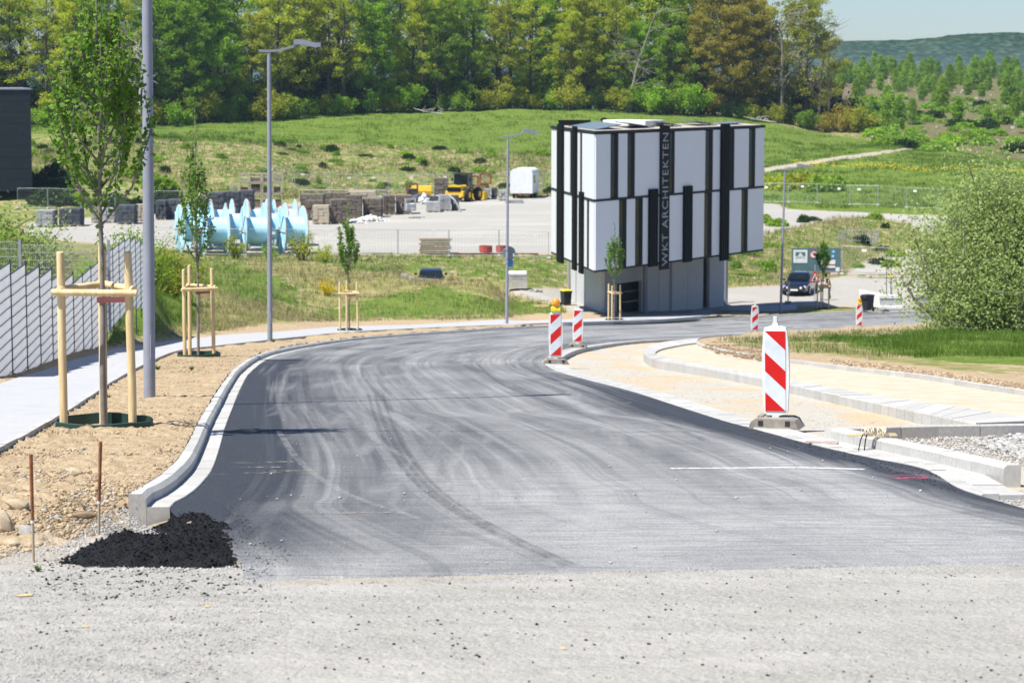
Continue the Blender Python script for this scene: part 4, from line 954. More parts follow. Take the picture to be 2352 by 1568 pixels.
# ------------------------------------------------------------------ foliage geometry
def leaf_quads(P, size, r, up=.35, asp=.62, fold=0):
    """one leaf at every point P; returns V, F (diamond quads)"""
    n = len(P); d = r.normal(size=(n, 3)); d /= np.linalg.norm(d, axis=1)[:, None]
    nn = r.normal(size=(n, 3)); nn[:, 2] += up*3; nn -= d*(nn*d).sum(1)[:, None]; nn /= np.linalg.norm(nn, axis=1)[:, None]
    s_ = np.cross(d, nn); L_ = (size*r.uniform(.65, 1.35, n))[:, None]
    a = P; b = P+d*L_*.5+s_*L_*asp*.5+nn*L_*.08; c = P+d*L_; e = P+d*L_*.5-s_*L_*asp*.5+nn*L_*.08
    V = np.stack([a, b, c, e], 1).reshape(-1, 3); F = np.arange(4*n).reshape(-1, 4); return V, F
def tube_np(MBm, pts, rads, n=5): MBm.tube(pts, rads, n, cap=False)
def forest_tree(seed, H=20, R=5, base=.15, nl=22, per=46, leaf=.34, flat_=.5, sparse=1.0, droop=0):
    r = np.random.default_rng(seed); wood = MB(); pts = []
    tr = []; x = y = 0
    for i in range(7):
        t = i/6; tr.append((x, y, t*H*.93-.6*(i == 0))); x += r.normal()*.18; y += r.normal()*.18
    rb_ = H*.012+.06; wood.tube(tr, [rb_*(1-.85*i/6) for i in range(7)], 7, cap=False)
    tra = np.array(tr)
    for k in range(nl):
        h = base+(1-base)*(k+.5)/nl*.95; hh = h*H*.93; c0 = np.array([np.interp(hh, tra[:, 2], tra[:, 0]), np.interp(hh, tra[:, 2], tra[:, 1]), hh])
        az = k*2.4+r.uniform(-.4, .4); prof = math.sin(min(1, (1.08-h)/(1.08-base))*math.pi*.62)**.7; L_ = R*prof*r.uniform(.7, 1.12); el = r.uniform(.12, .6)+.5*h
        d = np.array([math.cos(az)*math.cos(el), math.sin(az)*math.cos(el), math.sin(el)])
        p1 = c0+d*L_*.55+[0, 0, -.02*L_]; p2 = c0+d*L_+np.array([0, 0, .12*L_-droop]); wr = max(.03, rb_*.42*(1-h*.7))
        wood.tube([c0, p1, p2], [wr, wr*.6, wr*.25], 5, cap=False)
        ends = [p2, p1*.35+p2*.65]
        for j in range(4):
            s_ = r.uniform(.35, .95); q = c0*(1-s_)+p2*s_; dd = d+r.normal(size=3)*.65; dd /= np.linalg.norm(dd); e = q+dd*L_*r.uniform(.25, .5); wood.tube([q, (q+e)/2+[0, 0, .05], e], [wr*.4, wr*.25, .015], 4, cap=False); ends.append(e)
        for e in ends:
            if r.random() > sparse: continue
            cr_ = r.uniform(.65, 1.25)*R/5; m = int(per*r.uniform(.6, 1.3)); q = r.normal(size=(m, 3)); q /= np.linalg.norm(q, axis=1)[:, None]; q *= (r.random(m)**.5)[:, None]*cr_
            q[:, 2] *= flat_; q[:, 2] -= .12*(q[:, 0]**2+q[:, 1]**2)/cr_; pts.append(e+q)
    P = np.concatenate(pts); V, F = leaf_quads(P, leaf, r, .5)
    return wood.me('trunk', True), np_mesh('crown', V, F)
def shrub_mesh(seed, H, R, n, leaf, stems=7, dome=.6, sheaf=1.0):
    r = np.random.default_rng(seed); wood = MB(); pts = []
    for k in range(stems):
        az = r.uniform(0, 6.28); sp_ = r.uniform(.15, .95)*R; top = np.array([math.cos(az)*sp_, math.sin(az)*sp_, H*(1-(.45 if stems < 30 else .62)*(sp_/R)**2)*r.uniform(.6 if stems > 30 else .7, 1)])
        bs = .12 if stems < 30 else .5; b0 = np.array([top[0]*bs, top[1]*bs, -.1]); m_ = (b0+top)/2+np.array([top[0]*(.0 if stems < 30 else .12), top[1]*.0, H*.03])
        wood.tube([b0, m_, top], [.012*H+.01, .008*H+.008, .006], 5, cap=False)
        for j in range(6):
            s_ = r.uniform(.12 if stems > 30 else .25, 1); q = (b0*(1-s_)**2+2*m_*s_*(1-s_)+top*s_*s_); dd = r.normal(size=3)*[1, 1, .5]+[0, 0, .6]; dd /= np.linalg.norm(dd); e = q+dd*R*r.uniform(.2, .45)
            if e[2] < .1: e[2] = .15
            wood.tube([q, e], [.006*H, .005], 4, cap=False)
            m = int(n/stems/6); w_ = r.random(m)**.6; pp = q+(e-q)*w_[:, None]+r.normal(size=(m, 3))*R*.115*sheaf; pts.append(pp)
    P = np.concatenate(pts); P[:, 2] = np.abs(P[:, 2])+.03; V, F = leaf_quads(P, leaf, r, .3)
    return wood.me('stems', True), np_mesh('foliage', V, F)
def plant(name, label, cat, meshes, mats, loc, rz=0, sc=1, group=None, names=('trunk', 'crown')):
    t = thing(name, label, cat, loc, rz, group); t.scale = (sc,)*3 if not hasattr(sc, '__len__') else sc
    for nme, me, mt in zip(names, meshes, mats):
        o = bpy.data.objects.new(nme, me); COL.objects.link(o); o.parent = t
        if not me.materials: me.materials.append(mt)
        o.material_slots[0].link = 'OBJECT'; o.material_slots[0].material = mt
    return t
# ------------------------------------------------------------------ the wood behind the meadow
FT = [forest_tree(101, 21, 5.4, .06, 30, 74, .31), forest_tree(102, 24, 5.8, .10, 32, 74, .31), forest_tree(103, 22, 5.0, .22, 26, 62, .30, sparse=.8),
      forest_tree(104, 25, 5.2, .25, 24, 52, .29, sparse=.62), forest_tree(105, 18, 5.4, .03, 30, 76, .31), forest_tree(106, 20, 5.0, .1, 24, 18, .26, sparse=.6), forest_tree(107, 22, 4.5, .2, 26, 10, .22, sparse=.5)]
FY0 = lambda u: float(np.interp(u, [-700, 330, 480, 800, 915, 1200, 1640, 1760, 1990, 2600], [331, 331, 340, 361, 368, 377, 381, 388, 386, 392]))
def kind_at(u):
    Z_ = [(330, ['yellow', 'yellow', 'olive', 'green']), (580, ['fresh', 'fresh', 'green']), (830, ['olive', 'olive', 'yellow', 'yellow']), (1080, ['fresh', 'green', 'fresh', 'yellow']), (1440, ['yellow', 'yellow', 'olive', 'fresh']), (1600, ['green', 'yellow', 'fresh']), (1820, ['orange', 'orange', 'olive', 'orange']), (3000, ['orange', 'olive', 'orange'])]
    for a, b in Z_:
        if u < a: return random.choice(b)
KW = {'fresh': 'bright fresh green', 'green': 'mid green', 'yellow': 'yellow-green', 'olive': 'olive green', 'orange': 'orange-brown budding', 'dark': 'dark green', 'willow': 'silvery green'}
ZN = [(0, 'beyond the left edge'), (120, 'above the dark wall'), (330, 'behind the nearest young tree'), (470, 'right of the nearest lamp pole'), (620, 'left of the second lamp head'), (760, 'right of the second lamp head'), (900, 'above the rack of pallets'), (1030, 'above the yellow bucket'), (1140, 'above the wheel loader'), (1260, 'above the caravan'), (1370, 'above the left roof corner'), (1480, 'beside the leaning bare tree'), (1580, 'above the lettering'), (1690, 'above the solar panels'), (1800, 'above the right roof corner'), (1900, 'by the thin bare trees'), (9999, 'at the right end')]
def zone(u):
    for a, b in ZN:
        if u < a: return b
def hword(s): return 'low' if s < .8 else 'medium' if s < .98 else 'tall'
ROWN = ['front row', 'second row', 'third row', 'back row']
for row, (dy, step, hh) in enumerate(((0, 74, .82), (9, 80, 1.0), (19, 88, 1.12), (32, 105, 1.15))):
    u = -260+row*30
    while u < (1925 if row == 0 else 1900-25*row):
        uu = u+random.uniform(-20, 20); y = FY0(uu)+dy+random.uniform(-2, 3)+(3 if row == 0 else 0); kd = kind_at(uu)
        if kd in ('yellow',) or uu < 330: v_ = random.choice([2, 3, 3, 1])
        elif kd == 'orange' and uu > 1780: v_ = random.choice([5, 6, 2])
        elif row == 0: v_ = random.choice([0, 4, 0, 1])
        else: v_ = random.choice([0, 1, 2, 1])
        if uu < 330 and row >= 2 and random.random() < .4: u += step; continue
        p = at(uu, y, -.2); sc = hh*random.uniform(.88, 1.1)*(1 if uu < 1880 else .95)
        plant('woodland_tree', f'{hword(sc)} {KW[kd]} tree in the {ROWN[row]}, {zone(uu)}', 'tree', FT[v_], (M_BARK, LM[kd]), p, random.uniform(0, 6.3), sc, 'trees of the wood behind the meadow')
        u += step*random.uniform(.75, 1.2)
US = [shrub_mesh(201, 4.2, 3.0, 2600, .30, 9), shrub_mesh(202, 3.2, 2.6, 2200, .28, 8), shrub_mesh(203, 5.5, 3.0, 3000, .30, 9)]
u = -240
while u < 2000:
    y = FY0(u)+random.uniform(-3.5, 3); kd = kind_at(u) if random.random() < .6 else random.choice(['green', 'dark', 'olive'])
    if kd == 'yellow': kd = random.choice(['olive', 'green', 'dark', 'fresh'])
    if u > 1950: kd = random.choice(['orange', 'olive'])
    ss_ = random.uniform(.6, 1.1)*(1 if u < 1950 else 1.2)
    plant('woodland_shrub', f'{hword(ss_)} {KW[kd]} shrub at the wood edge, {zone(u)}', 'shrub', random.choice(US), (M_BARK, LM[kd]), at(u, y, -.1), random.uniform(0, 6), ss_, 'shrubs along the wood edge', ('stems', 'foliage'))
    u += random.uniform(26, 50)
for k in range(60):  # added undergrowth, mostly dark-leaved, so the wood's inside reads as shade
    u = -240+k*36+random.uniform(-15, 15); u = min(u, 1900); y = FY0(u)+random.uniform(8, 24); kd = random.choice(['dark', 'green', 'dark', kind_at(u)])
    plant('woodland_shrub', f'{KW[kd]} undergrowth added to darken the inner wood, {zone(u)}', 'shrub', random.choice(US), (M_BARK, LM[kd]), at(u, y, -.2), random.uniform(0, 6), random.uniform(1.2, 1.9), 'undergrowth added to darken the wood', ('stems', 'foliage'))
# leaning bare grey tree
def bare_tree(name, label, p, H, lean, mat, seed, nb=9):
    r = np.random.default_rng(seed); t = thing(name, label, 'tree', p); m = MB(); pts = []
    for i in range(8): s_ = i/7; pts.append((lean*H*s_**1.6+r.normal()*.08*i/3, r.normal()*.1, -.5*(i == 0)+H*s_*.95))
    m.tube(pts, [H*.016*(1-.8*i/7) for i in range(8)], 7, cap=False); m.obj('trunk', mat, t, True); A_ = np.array(pts)
    for k in range(nb):
        s_ = r.uniform(.25, .95); q = np.array([np.interp(s_*7, range(8), A_[:, j]) for j in range(3)]); b = MB()
        az = r.uniform(0, 6.28); d = np.array([math.cos(az), .4*math.sin(az), r.uniform(-.1, .9)]); d /= np.linalg.norm(d); L_ = H*.22*r.uniform(.5, 1.2); e = q+d*L_; mid_ = (q+e)/2+[0, 0, .12*L_]
        b.tube([q, mid_, e], [H*.006, H*.004, .02], 5, cap=False)
        for j in range(7):
            ss = r.uniform(.2, 1); a = q*(1-ss)+e*ss; dd = d+r.normal(size=3)*.7; b.tube([a, a+dd*L_*.25, a+dd*L_*.4+[0, 0, .1]], [.05, .035, .015], 4, cap=False)
        b.obj('branch', mat, t)
bare_tree('bare_tree', 'pale bare tree with a bent trunk leaning right, in front of the wood', at(1445, FY0(1445)-2, 0), 17, .27, M_BARKG, 5, 12)
bare_tree('birch_trunk', 'white-barked leaning birch at the wood edge behind the nearest lamp post', at(322, 330, 0), 13, .05, M_BARKB, 8, 7)
bare_tree('bare_tree', 'thin grey bare tree standing between orange trees at the right end', at(1795, 391, 0), 19, .0, M_BARKG, 12, 14)
bare_tree('bare_tree', 'grey twiggy bare tree at the outer right end of the wood', at(1880, 395, 0), 18, .04, M_BARKG, 14, 16)
def deadwood(label, u, y, L_, seed):
    r = np.random.default_rng(seed); p = at(u, y, .1); t = thing('fallen_branch', label, 'fallen branch', p, 0)
    m = MB(); m.tube([(-L_/2, 0, .9), (-L_*.2, .1, .5), (.2*L_, 0, .2), (L_/2, -.2, 0)], [.05, .11, .12, .06], 6, cap=False)
    m.obj('limb', M_BARKB, t)
    for k in range(5):
        x = r.uniform(-.3, .4)*L_; b = MB(); b.tube([(x, 0, .35), (x+r.uniform(-.6, .9), r.uniform(-.4, .4), r.uniform(.4, 1.1)), (x+r.uniform(-1, 1.6), 0, r.uniform(.3, 1.3))], [.06, .04, .02], 5, cap=False); b.obj('twig', M_BARKB, t)
deadwood('pale fallen branch on the grass at the wood edge, left of the building roof', 985, 362, 4.6, 1); deadwood('pale fallen branch in front of the wood beyond the right roof corner', 1745, 381, 5.2, 2)
# ------------------------------------------------------------------ hillside with young birches on the right
BM = []
for sd, H in ((301, 6), (302, 5), (303, 3.6)):
    r = np.random.default_rng(sd); n = 2200; h = r.random(n)**.8; rad = (h+.05)**.35*(1-h)**.55*H*.34*r.random(n)**.45*1.25*(1+.25*np.sin(h*23+r.uniform(0, 6))); az = r.uniform(0, 6.3, n)
    P = np.stack([rad*np.cos(az), rad*np.sin(az), h*H*.93+.1], 1); P += r.normal(size=P.shape)*.12; V, F = leaf_quads(P, .30, r, .1); BM.append(np_mesh('birch_foliage', V, F))
for me in BM: me.materials.append(LM['birch'])
SHM = []
for sd in (311, 312):
    r = np.random.default_rng(sd); n = 700; q = r.normal(size=(n, 3)); q /= np.linalg.norm(q, axis=1)[:, None]; q *= (r.random(n)**.4)[:, None]*[1.1, 1.1, .8]; q[:, 2] = np.abs(q[:, 2]); V, F = leaf_quads(q, .26, r, .2); SHM.append(np_mesh('bush_foliage', V, F)); SHM[-1].materials.append(LM['green'])
def single(name, me, mat, p, rz, sc, label, cat, group):
    o = bpy.data.objects.new(name, me); COL.objects.link(o); o.location = p; o.rotation_euler = (0, 0, rz); o.scale = (sc,)*3 if not hasattr(sc, '__len__') else sc
    o.material_slots[0].link = 'OBJECT'; o.material_slots[0].material = mat; return tagit(o, label, cat, group)
nb = 0
while nb < 200:
    u = random.uniform(1900, 2620); f = random.random()
    y = 395+(690-395)*f**.8
    if u < 2010 and y < 400: continue
    p = at(u, y, -.05); uu, vv = to_uv(p.x, p.y, p.z)
    dens = .95 if (vv < 215+.02*(u-2000)) else (.45 if u < 2150 else .22)
    if random.random() > dens: continue
    sc = random.uniform(.6, 1.1); kd = random.choice(['birch', 'birch', 'birch', 'fresh', 'green'] if vv > 250 else ['birch', 'birch', 'green'])
    single('young_birch', random.choice(BM), LM[kd], p, random.uniform(0, 6), (sc, sc, sc*random.uniform(.9, 1.25)), f"{'small' if sc < .85 else 'taller'} {dict(KW, birch='light green')[kd]} birch {'near the skyline' if vv < 190 else 'on the middle' if vv < 250 else 'low'} {['beside the wood end', 'left of the big bush', 'above the big bush', 'at the right edge'][min(3, int((uu-1890)/135))]} of the cleared hillside", 'tree', 'young birches on the cleared hillside'); nb += 1
for k in range(190):
    u = random.uniform(1985, 2600); y = random.uniform(345, 520); p = at(u, y, -.05)
    kd = random.choice(['fresh', 'birch', 'green', 'birch', 'willow', 'dark'])
    single('hillside_bush', random.choice(SHM), LM[kd], p, random.uniform(0, 6), random.uniform(.7, 2.0), f"low {dict(KW, birch='light green')[kd]} bush on the hillside, {['beyond the meadow crest', 'right of the wood end', 'left of the big bush', 'above the big bush', 'at the right edge'][max(0, min(4, int((u-1985)/90)))]}", 'bush', 'low bushes on the cleared hillside')
# stumps and pale debris on the hillside
r = np.random.default_rng(5); m = MB()
for k in range(170):
    p = at(r.uniform(2000, 2500), r.uniform(360, 640), .1); s_ = r.uniform(.15, .5); m.box(tuple(p), (s_*2.2, s_, s_*r.uniform(.4, 1.6)), r.uniform(0, 3))
tagit(m.obj('hillside_debris', M_BARKB), 'pale stumps and cut wood strewn over the cleared hillside', 'debris', kind='stuff')
p = at(1993, 640, -.3); t = thing('utility_pole', 'thin wooden utility pole on the hillside skyline right of the wood', 'pole', p)
m = MB(); m.cyl((0, 0, 0), (0, 0, 5.5), .12, .09, 8); m.obj('pole', M_OLDWOOD, t); m = MB(); m.box((0, 0, 5.0), (.9, .1, .1)); m.obj('crossarm', M_OLDWOOD, t)
# ------------------------------------------------------------------ bushes on the banks and meadow
def bushes(n, u0, u1, y0, y1, kinds, s0, s1, label, group, cond=None):
    k = 0; tries = 0
    while k < n and tries < n*20:
        tries += 1; u = random.uniform(u0, u1); y = random.uniform(y0, y1); p = at(u, y, -.04)
        if cond and not cond(*to_uv(p.x, p.y, p.z)): continue
        kd = random.choice(kinds); single('bank_bush', random.choice(SHM), LM[kd], p, random.uniform(0, 6), (random.uniform(s0, s1),)*2+(random.uniform(s0, s1)*1.1,), label.format(KW.get(kd, 'light green')), 'bush', group); k += 1
bushes(85, 60, 1270, 262, 300, ['fresh', 'birch', 'dark', 'green'], .3, 1.0, 'small {} bush on the rough bank behind the yard', 'bushes on the bank behind the yard', lambda u, v: 325 < v < 445)
bushes(26, 1660, 2060, 178, 222, ['green', 'dark', 'birch'], .4, 1.1, 'low {} bush on the bank right of the building', 'bushes on the bank right of the building', lambda u, v: 500 < v < 650 and not (1790 < u < 1960 and v > 545))
bushes(14, 60, 420, 225, 262, ['dark', 'green'], 1.0, 2.2, '{} hedge bush on the slope above the stored slabs', 'hedge bushes above the slab stacks', lambda u, v: v < 500)
for (u, y, s_, kd) in ((1785, 262, 2.0, 'yellow'), (1840, 263, 2.3, 'olive'), (1895, 260, 2.2, 'green')):
    single('fence_bush', SHM[0], LM[kd], at(u, y), u, s_, f'round {KW[kd]} bush behind the wire fence right of the building', 'bush', None)
# big multi-stem bush on the right
bw = shrub_mesh(401, 7.0, 5.0, 100000, .14, 70, sheaf=1.1)
plant('large_bush', 'large silvery green multi-stemmed bush on the grass at the right edge', 'bush', bw, (M_BARKG, LM['willow']), at(2328, 100, -.05), 0, (1.0, .8, 1), None, ('stems', 'foliage'))
# left bushes behind the fences
lb = shrub_mesh(402, 3.4, 2.6, 7000, .12, 14)
for (u, y, sc, kd, lab) in ((20, 92, 1.2, 'willow', 'light green bush behind the mesh fence at the left edge'), (70, 100, .95, 'willow', 'smaller light green bush behind the mesh fence, below the dark wall'), (335, 112, 1.05, 'green', 'dense green bush behind the end of the white fence'), (405, 118, .85, 'olive', 'olive bush behind the nearest lamp, before the blue drums'), (-90, 88, 1.2, 'green', 'green bush behind the mesh fence outside the left corner'), (110, 84, .5, 'fresh', 'low fresh green shrub behind the mesh fence'), (215, 84, .45, 'fresh', 'low green shrub behind the mesh fence near the tree')):
    plant('roadside_bush', lab, 'bush', lb, (M_BARK, LM[kd]), at(u, y, -.1), u, sc, None, ('stems', 'foliage'))
sb = shrub_mesh(403, 1.7, .8, 900, .10, 9)
for (u, y, sc, kd, lab) in ((540, 172, 1.2, 'yellow', 'thin yellow-green sapling in front of the blue drums'), (695, 170, 1.5, 'olive', 'twiggy olive sapling before the rightmost blue drum'), (745, 168, 1.0, 'yellow', 'low yellow-green sapling right of the blue drums'), (620, 170, .9, 'fresh', 'small green sapling in front of the middle drum')):
    plant('sapling', lab, 'sapling', sb, (M_BARK, LM[kd]), at(u, y, -.05), u, sc, None, ('stems', 'foliage'))
for (u, y, sc, lab) in ((752, 142, .75, 'yellow flowering broom plant in the rough grass left of the third staked tree'), (795, 143, .5, 'small yellow broom plant directly behind the third staked tree')):
    plant('broom_plant', lab, 'plant', sb, (LM['green'], LM['yflower']), at(u, y, -.05), u, sc, None, ('stems', 'foliage'))
# ------------------------------------------------------------------ young street trees
def street_tree(seed, H, fork, R, nbr, nleaf, leaf, narrow=1.0):
    r = np.random.default_rng(seed); w_ = MB(); pts = []
    tr = [(r.normal()*.012*(i > 0), r.normal()*.012*(i > 0), -.2 if i == 0 else H*i/9) for i in range(10)]
    w_.tube(tr, [max(.008, .036*(1-.09*i)) for i in range(10)], 10, cap=False); A_ = np.array(tr)
    segs = [(A_[i], A_[i+1]) for i in range(int(9*fork/H), 9)]
    for k in range(nbr):
        f = (k/nbr)**1.35; h = fork+(H*.72-fork)*f; az = k*2.4+r.uniform(-.5, .5); q = np.array([np.interp(h, A_[:, 2], A_[:, j]) for j in range(3)])
        out = R*r.uniform(.7, 1.08)*(1-.8*f); up = (H-h)*r.uniform(.35, .62)
        p1 = q+np.array([math.cos(az)*out*.62, math.sin(az)*out*.62, up*.24]); p2 = q+np.array([math.cos(az)*out, math.sin(az)*out, up*.58]); p3 = q+np.array([math.cos(az)*out*.82, math.sin(az)*out*.82, up])
        w_.tube([q, p1, p2, p3], [.014, .011, .007, .003], 6, cap=False); segs += [(q+(p1-q)*.3, p1), (p1, p2), (p2, p3)]
        for j in range(4):
            s_ = r.uniform(0, 1); a = p1*(1-s_)+p2*s_; az2 = az+r.normal()*1.1; L_ = r.uniform(.2, .5)*R/.55; e = a+np.array([math.cos(az2)*.35*L_, math.sin(az2)*.35*L_, L_*1.1]); w_.tube([a, (a+e)/2, e], [.006, .004, .002], 4, cap=False); segs.append((a, e))
    ln = np.array([np.linalg.norm(b-a) for a, b in segs]); idx = r.choice(len(segs), nleaf, p=ln/ln.sum()); s_ = r.random(nleaf)[:, None]
    # leaves sit in little clusters along the shoots
    s_ = np.round(s_*7)/7+r.normal(size=s_.shape)*.03
    a = np.array([s[0] for s in segs])[idx]; b = np.array([s[1] for s in segs])[idx]; P = a+(b-a)*s_+r.normal(size=(nleaf, 3))*.03
    V, F = leaf_quads(P, leaf, r, .15, .85); return w_.me('trunk', True), np_mesh('crown', V, F)
TSP = [(501, 5.5, 2.2, .66, 24, 3900, .058), (502, 6.0, 2.2, .42, 15, 1500, .075), (503, 5.5, 2.3, .52, 17, 2200, .085), (504, 5.3, 2.3, .6, 17, 1500, .095), (505, 5.2, 2.3, .5, 15, 1500, .11)]
TL = ['young street tree with fresh leaves between the three nearest stakes', 'slender sparse young tree in the second stake frame at the bend', 'leafy egg-shaped young tree in the third stake frame', 'young tree in front of the white building facade', 'small young tree in front of the dark blue car and sign board']
for k, sp_ in enumerate(TSP):
    plant('young_tree', TL[k], 'tree', street_tree(*sp_), (M_BARKG, LM['young']), TP[k]+Vector((0, .05, 0)), k, 1, 'young street trees along the footpath')
# ------------------------------------------------------------------ grass
def blades(n, u0, u1, y0, y1, hfun, wd_, want, mat, name, label, seed, bunch=5, bias=0, spread=.1):
    r = np.random.default_rng(seed); m = n//bunch
    u = r.uniform(u0, u1, m); y = np.exp(r.uniform(math.log(y0), math.log(y1), m)); x = (u-1176)/FPX*y*1.005
    x = np.repeat(x, bunch)+r.normal(size=m*bunch)*spread; y = np.repeat(y, bunch)+r.normal(size=m*bunch)*spread; z = Tz(x, y)
    C = cover1(x, y, z, 0); wg = C[:, 0] if want == 'g' else C[:, 1]*(1-.0*C[:, 0]); patch = fbm(x/1.6, y/3, 3, 77); keep = (r.random(len(x)) < wg*np.clip((patch-.3)*2.4 if want == 'g' else (.85-patch)*2.4, .1, 1)); keep &= ~(inpoly(x, y, REG_ROAD) | inpoly(x, y, REG_R)); keep &= C[:, 2] < .3; 
    uu, vv = to_uv(x, y, z); P_ = np.concatenate([PU[::6, :2], PL[::-6, :2]]); keep &= ~inpoly(x, y, [tuple(q) for q in P_])
    x, y, z = x[keep], y[keep], z[keep]; k = len(x); h = hfun(y)*r.uniform(.5, 1.3, k); az = r.uniform(0, 6.3, k); w_ = wd_*np.clip(y/60, .6, 4)
    dx, dy = np.cos(az)*w_, np.sin(az)*w_; lx, ly = r.normal(size=k)*h*.35, r.normal(size=k)*h*.35
    V = np.stack([np.stack([x-dx, y-dy, z-.03], 1), np.stack([x+dx, y+dy, z-.03], 1), np.stack([x+lx, y+ly, z+h], 1)], 1).reshape(-1, 3)
    return tagit(link_mesh(name, np_mesh(name, V, np.arange(3*k).reshape(-1, 3)), mat), label, 'grass', kind='stuff')
LG = leaf_mat('grass_blades', [(.045, .10, .012), (.10, .18, .02), (.20, .27, .045)], .6, .3); LD = leaf_mat('dry_grass_blades', [(.18, .15, .07), (.34, .28, .15), (.50, .42, .26)], .9, .2)
blades(150000, -50, 1320, 66, 178, lambda y: .16+.1*(y > 90), .008, 'g', LG, 'grass', 'green grass on the slopes left of the building', 1)
blades(150000, -50, 1320, 80, 178, lambda y: .3+.0*y, .007, 'd', LD, 'dry_grass', 'dry yellow grass on the slopes left of the building', 2)
blades(90000, 1640, 2420, 58, 128, lambda y: .22+.0*y, .007, 'g', LG, 'grass', 'green grass around the big bush on the right', 3)
blades(30000, 1640, 2420, 55, 125, lambda y: .10+.0*y, .006, 'd', LD, 'dry_grass', 'short dry grass on the soil right of the sand path', 4)
blades(40000, 1640, 2150, 172, 226, lambda y: .3+.0*y, .007, 'g', LG, 'grass', 'green grass on the bank right of the building', 5)
blades(30000, 1640, 2150, 172, 226, lambda y: .35+.0*y, .007, 'd', LD, 'dry_grass', 'dry grass on the bank right of the building', 6)
blades(70000, -50, 1320, 255, 300, lambda y: .38+.0*y, .008, 'd', LD, 'dry_grass', 'rough dry grass on the bank behind the yard', 7, spread=.35)
blades(90000, -50, 1320, 255, 300, lambda y: .38+.0*y, .008, 'g', LG, 'grass', 'rough green grass on the bank behind the yard', 8, spread=.35)
blades(130000, -50, 2420, 285, 395, lambda y: .30+.0*y, .008, 'g', LG, 'grass', 'green meadow grass below the wood', 9, spread=.5)
blades(60000, 1700, 2420, 235, 345, lambda y: .32+.0*y, .008, 'g', LG, 'grass', 'green meadow grass on the right-hand rise', 10, spread=.4)
r = np.random.default_rng(77); n = 420; uu = r.uniform(1820, 2420, n); V = []; m = MB()
for k in range(n):
    y = np.interp(uu[k], [1820, 2100, 2352], [300, 283, 290])+r.normal()*2.2; p = at(uu[k], y, .3); s_ = .045; m.add([(p.x-s_, p.y, p.z-s_), (p.x+s_, p.y, p.z-s_), (p.x+s_, p.y+.1, p.z+s_), (p.x-s_, p.y+.1, p.z+s_)], [(0, 1, 2, 3)])
tagit(m.obj('dandelions', LM['yflower']), 'band of yellow dandelions across the right-hand meadow', 'flowers', kind='stuff')
# ------------------------------------------------------------------ storage yard and far objects
def span(u0, u1, vt, vb, y):
    """world x centre, width and height of something seen between these image limits at distance y"""
    z0 = float(zv(vb, y)); z1 = float(zv(vt, y)); a = float(xu(u0, y, z0)); b = float(xu(u1, y, z0)); return (a+b)/2, b-a, z1-z0, z0
M_DRUM = mottled('light_blue_paint', (.34, .62, .78), (.50, .76, .88), 2, .7, 4, bump=.05, rand=.08)
M_RIM = mottled('rusted_rim', (.32, .16, .08), (.45, .28, .18), 6, .8, 4)
def make_drum(label):
    t = thing('cable_drum', label, 'cable drum', group='light blue cable drums parked in the yard')
    m = MB(); m.lathe([(.98, -.78), (.98, .78)], 32, axis='X'); m.obj('barrel', M_DRUM, t, True)
    for sx in (-1, 1):
        m = MB(); m.lathe([(.25, sx*.78), (1.74, sx*.78), (1.80, sx*.80), (1.80, sx*.86), (1.74, sx*.88), (.3, sx*.90)], 40, axis='X'); f = m.obj('flange', M_DRUM, t, True)
        m = MB(); m.lathe([(1.805, sx*.80), (1.84, sx*.81), (1.84, sx*.85), (1.805, sx*.86)], 40, axis='X'); m.obj('rim', M_RIM, f, True)
        for k in range(8):
            a = k*math.pi/4; m = MB(); m.box((sx*.93, math.cos(a)*1.0, math.sin(a)*1.0), (.06, 1.35, .08), R=Matrix.Rotation(a, 3, 'X')); m.obj('rib', M_DRUM, f)
        m = MB(); m.lathe([(.30, sx*.90), (.30, sx*1.0), (.14, sx*1.0)], 16, axis='X'); m.obj('hub', M_RIM, f)
    return t
DR = [(494, 178.2, .30, 'front row, behind the second staked tree'), (586, 178.2, .26, 'front row, left of the second lamp pole'), (672, 178.6, .3, 'right end of the front row, with rusty rims'), (440, 179, .35, 'left end of the front row, half hidden by the second tree'),
      (545, 183, .2, 'second row, between two front drums'), (632, 183.2, .25, 'second row, behind the second lamp pole'), (460, 184, .3, 'second row on the left'), (510, 188, .25, 'third row on the left'), (592, 188.5, .3, 'third row in the middle'), (655, 188, .22, 'third row on the right')]
d0 = None
for u, y, rz, lab in DR:
    lab = 'light blue cable drum, '+lab
    if d0 is None: d0 = make_drum(lab); t = d0
    else: t = dup(d0, label=lab)
    p = at(u, y, 1.80); t.location = p; t.rotation_euler = (random.uniform(0, 1), 0, rz)
    t.rotation_euler = (0, 0, rz)
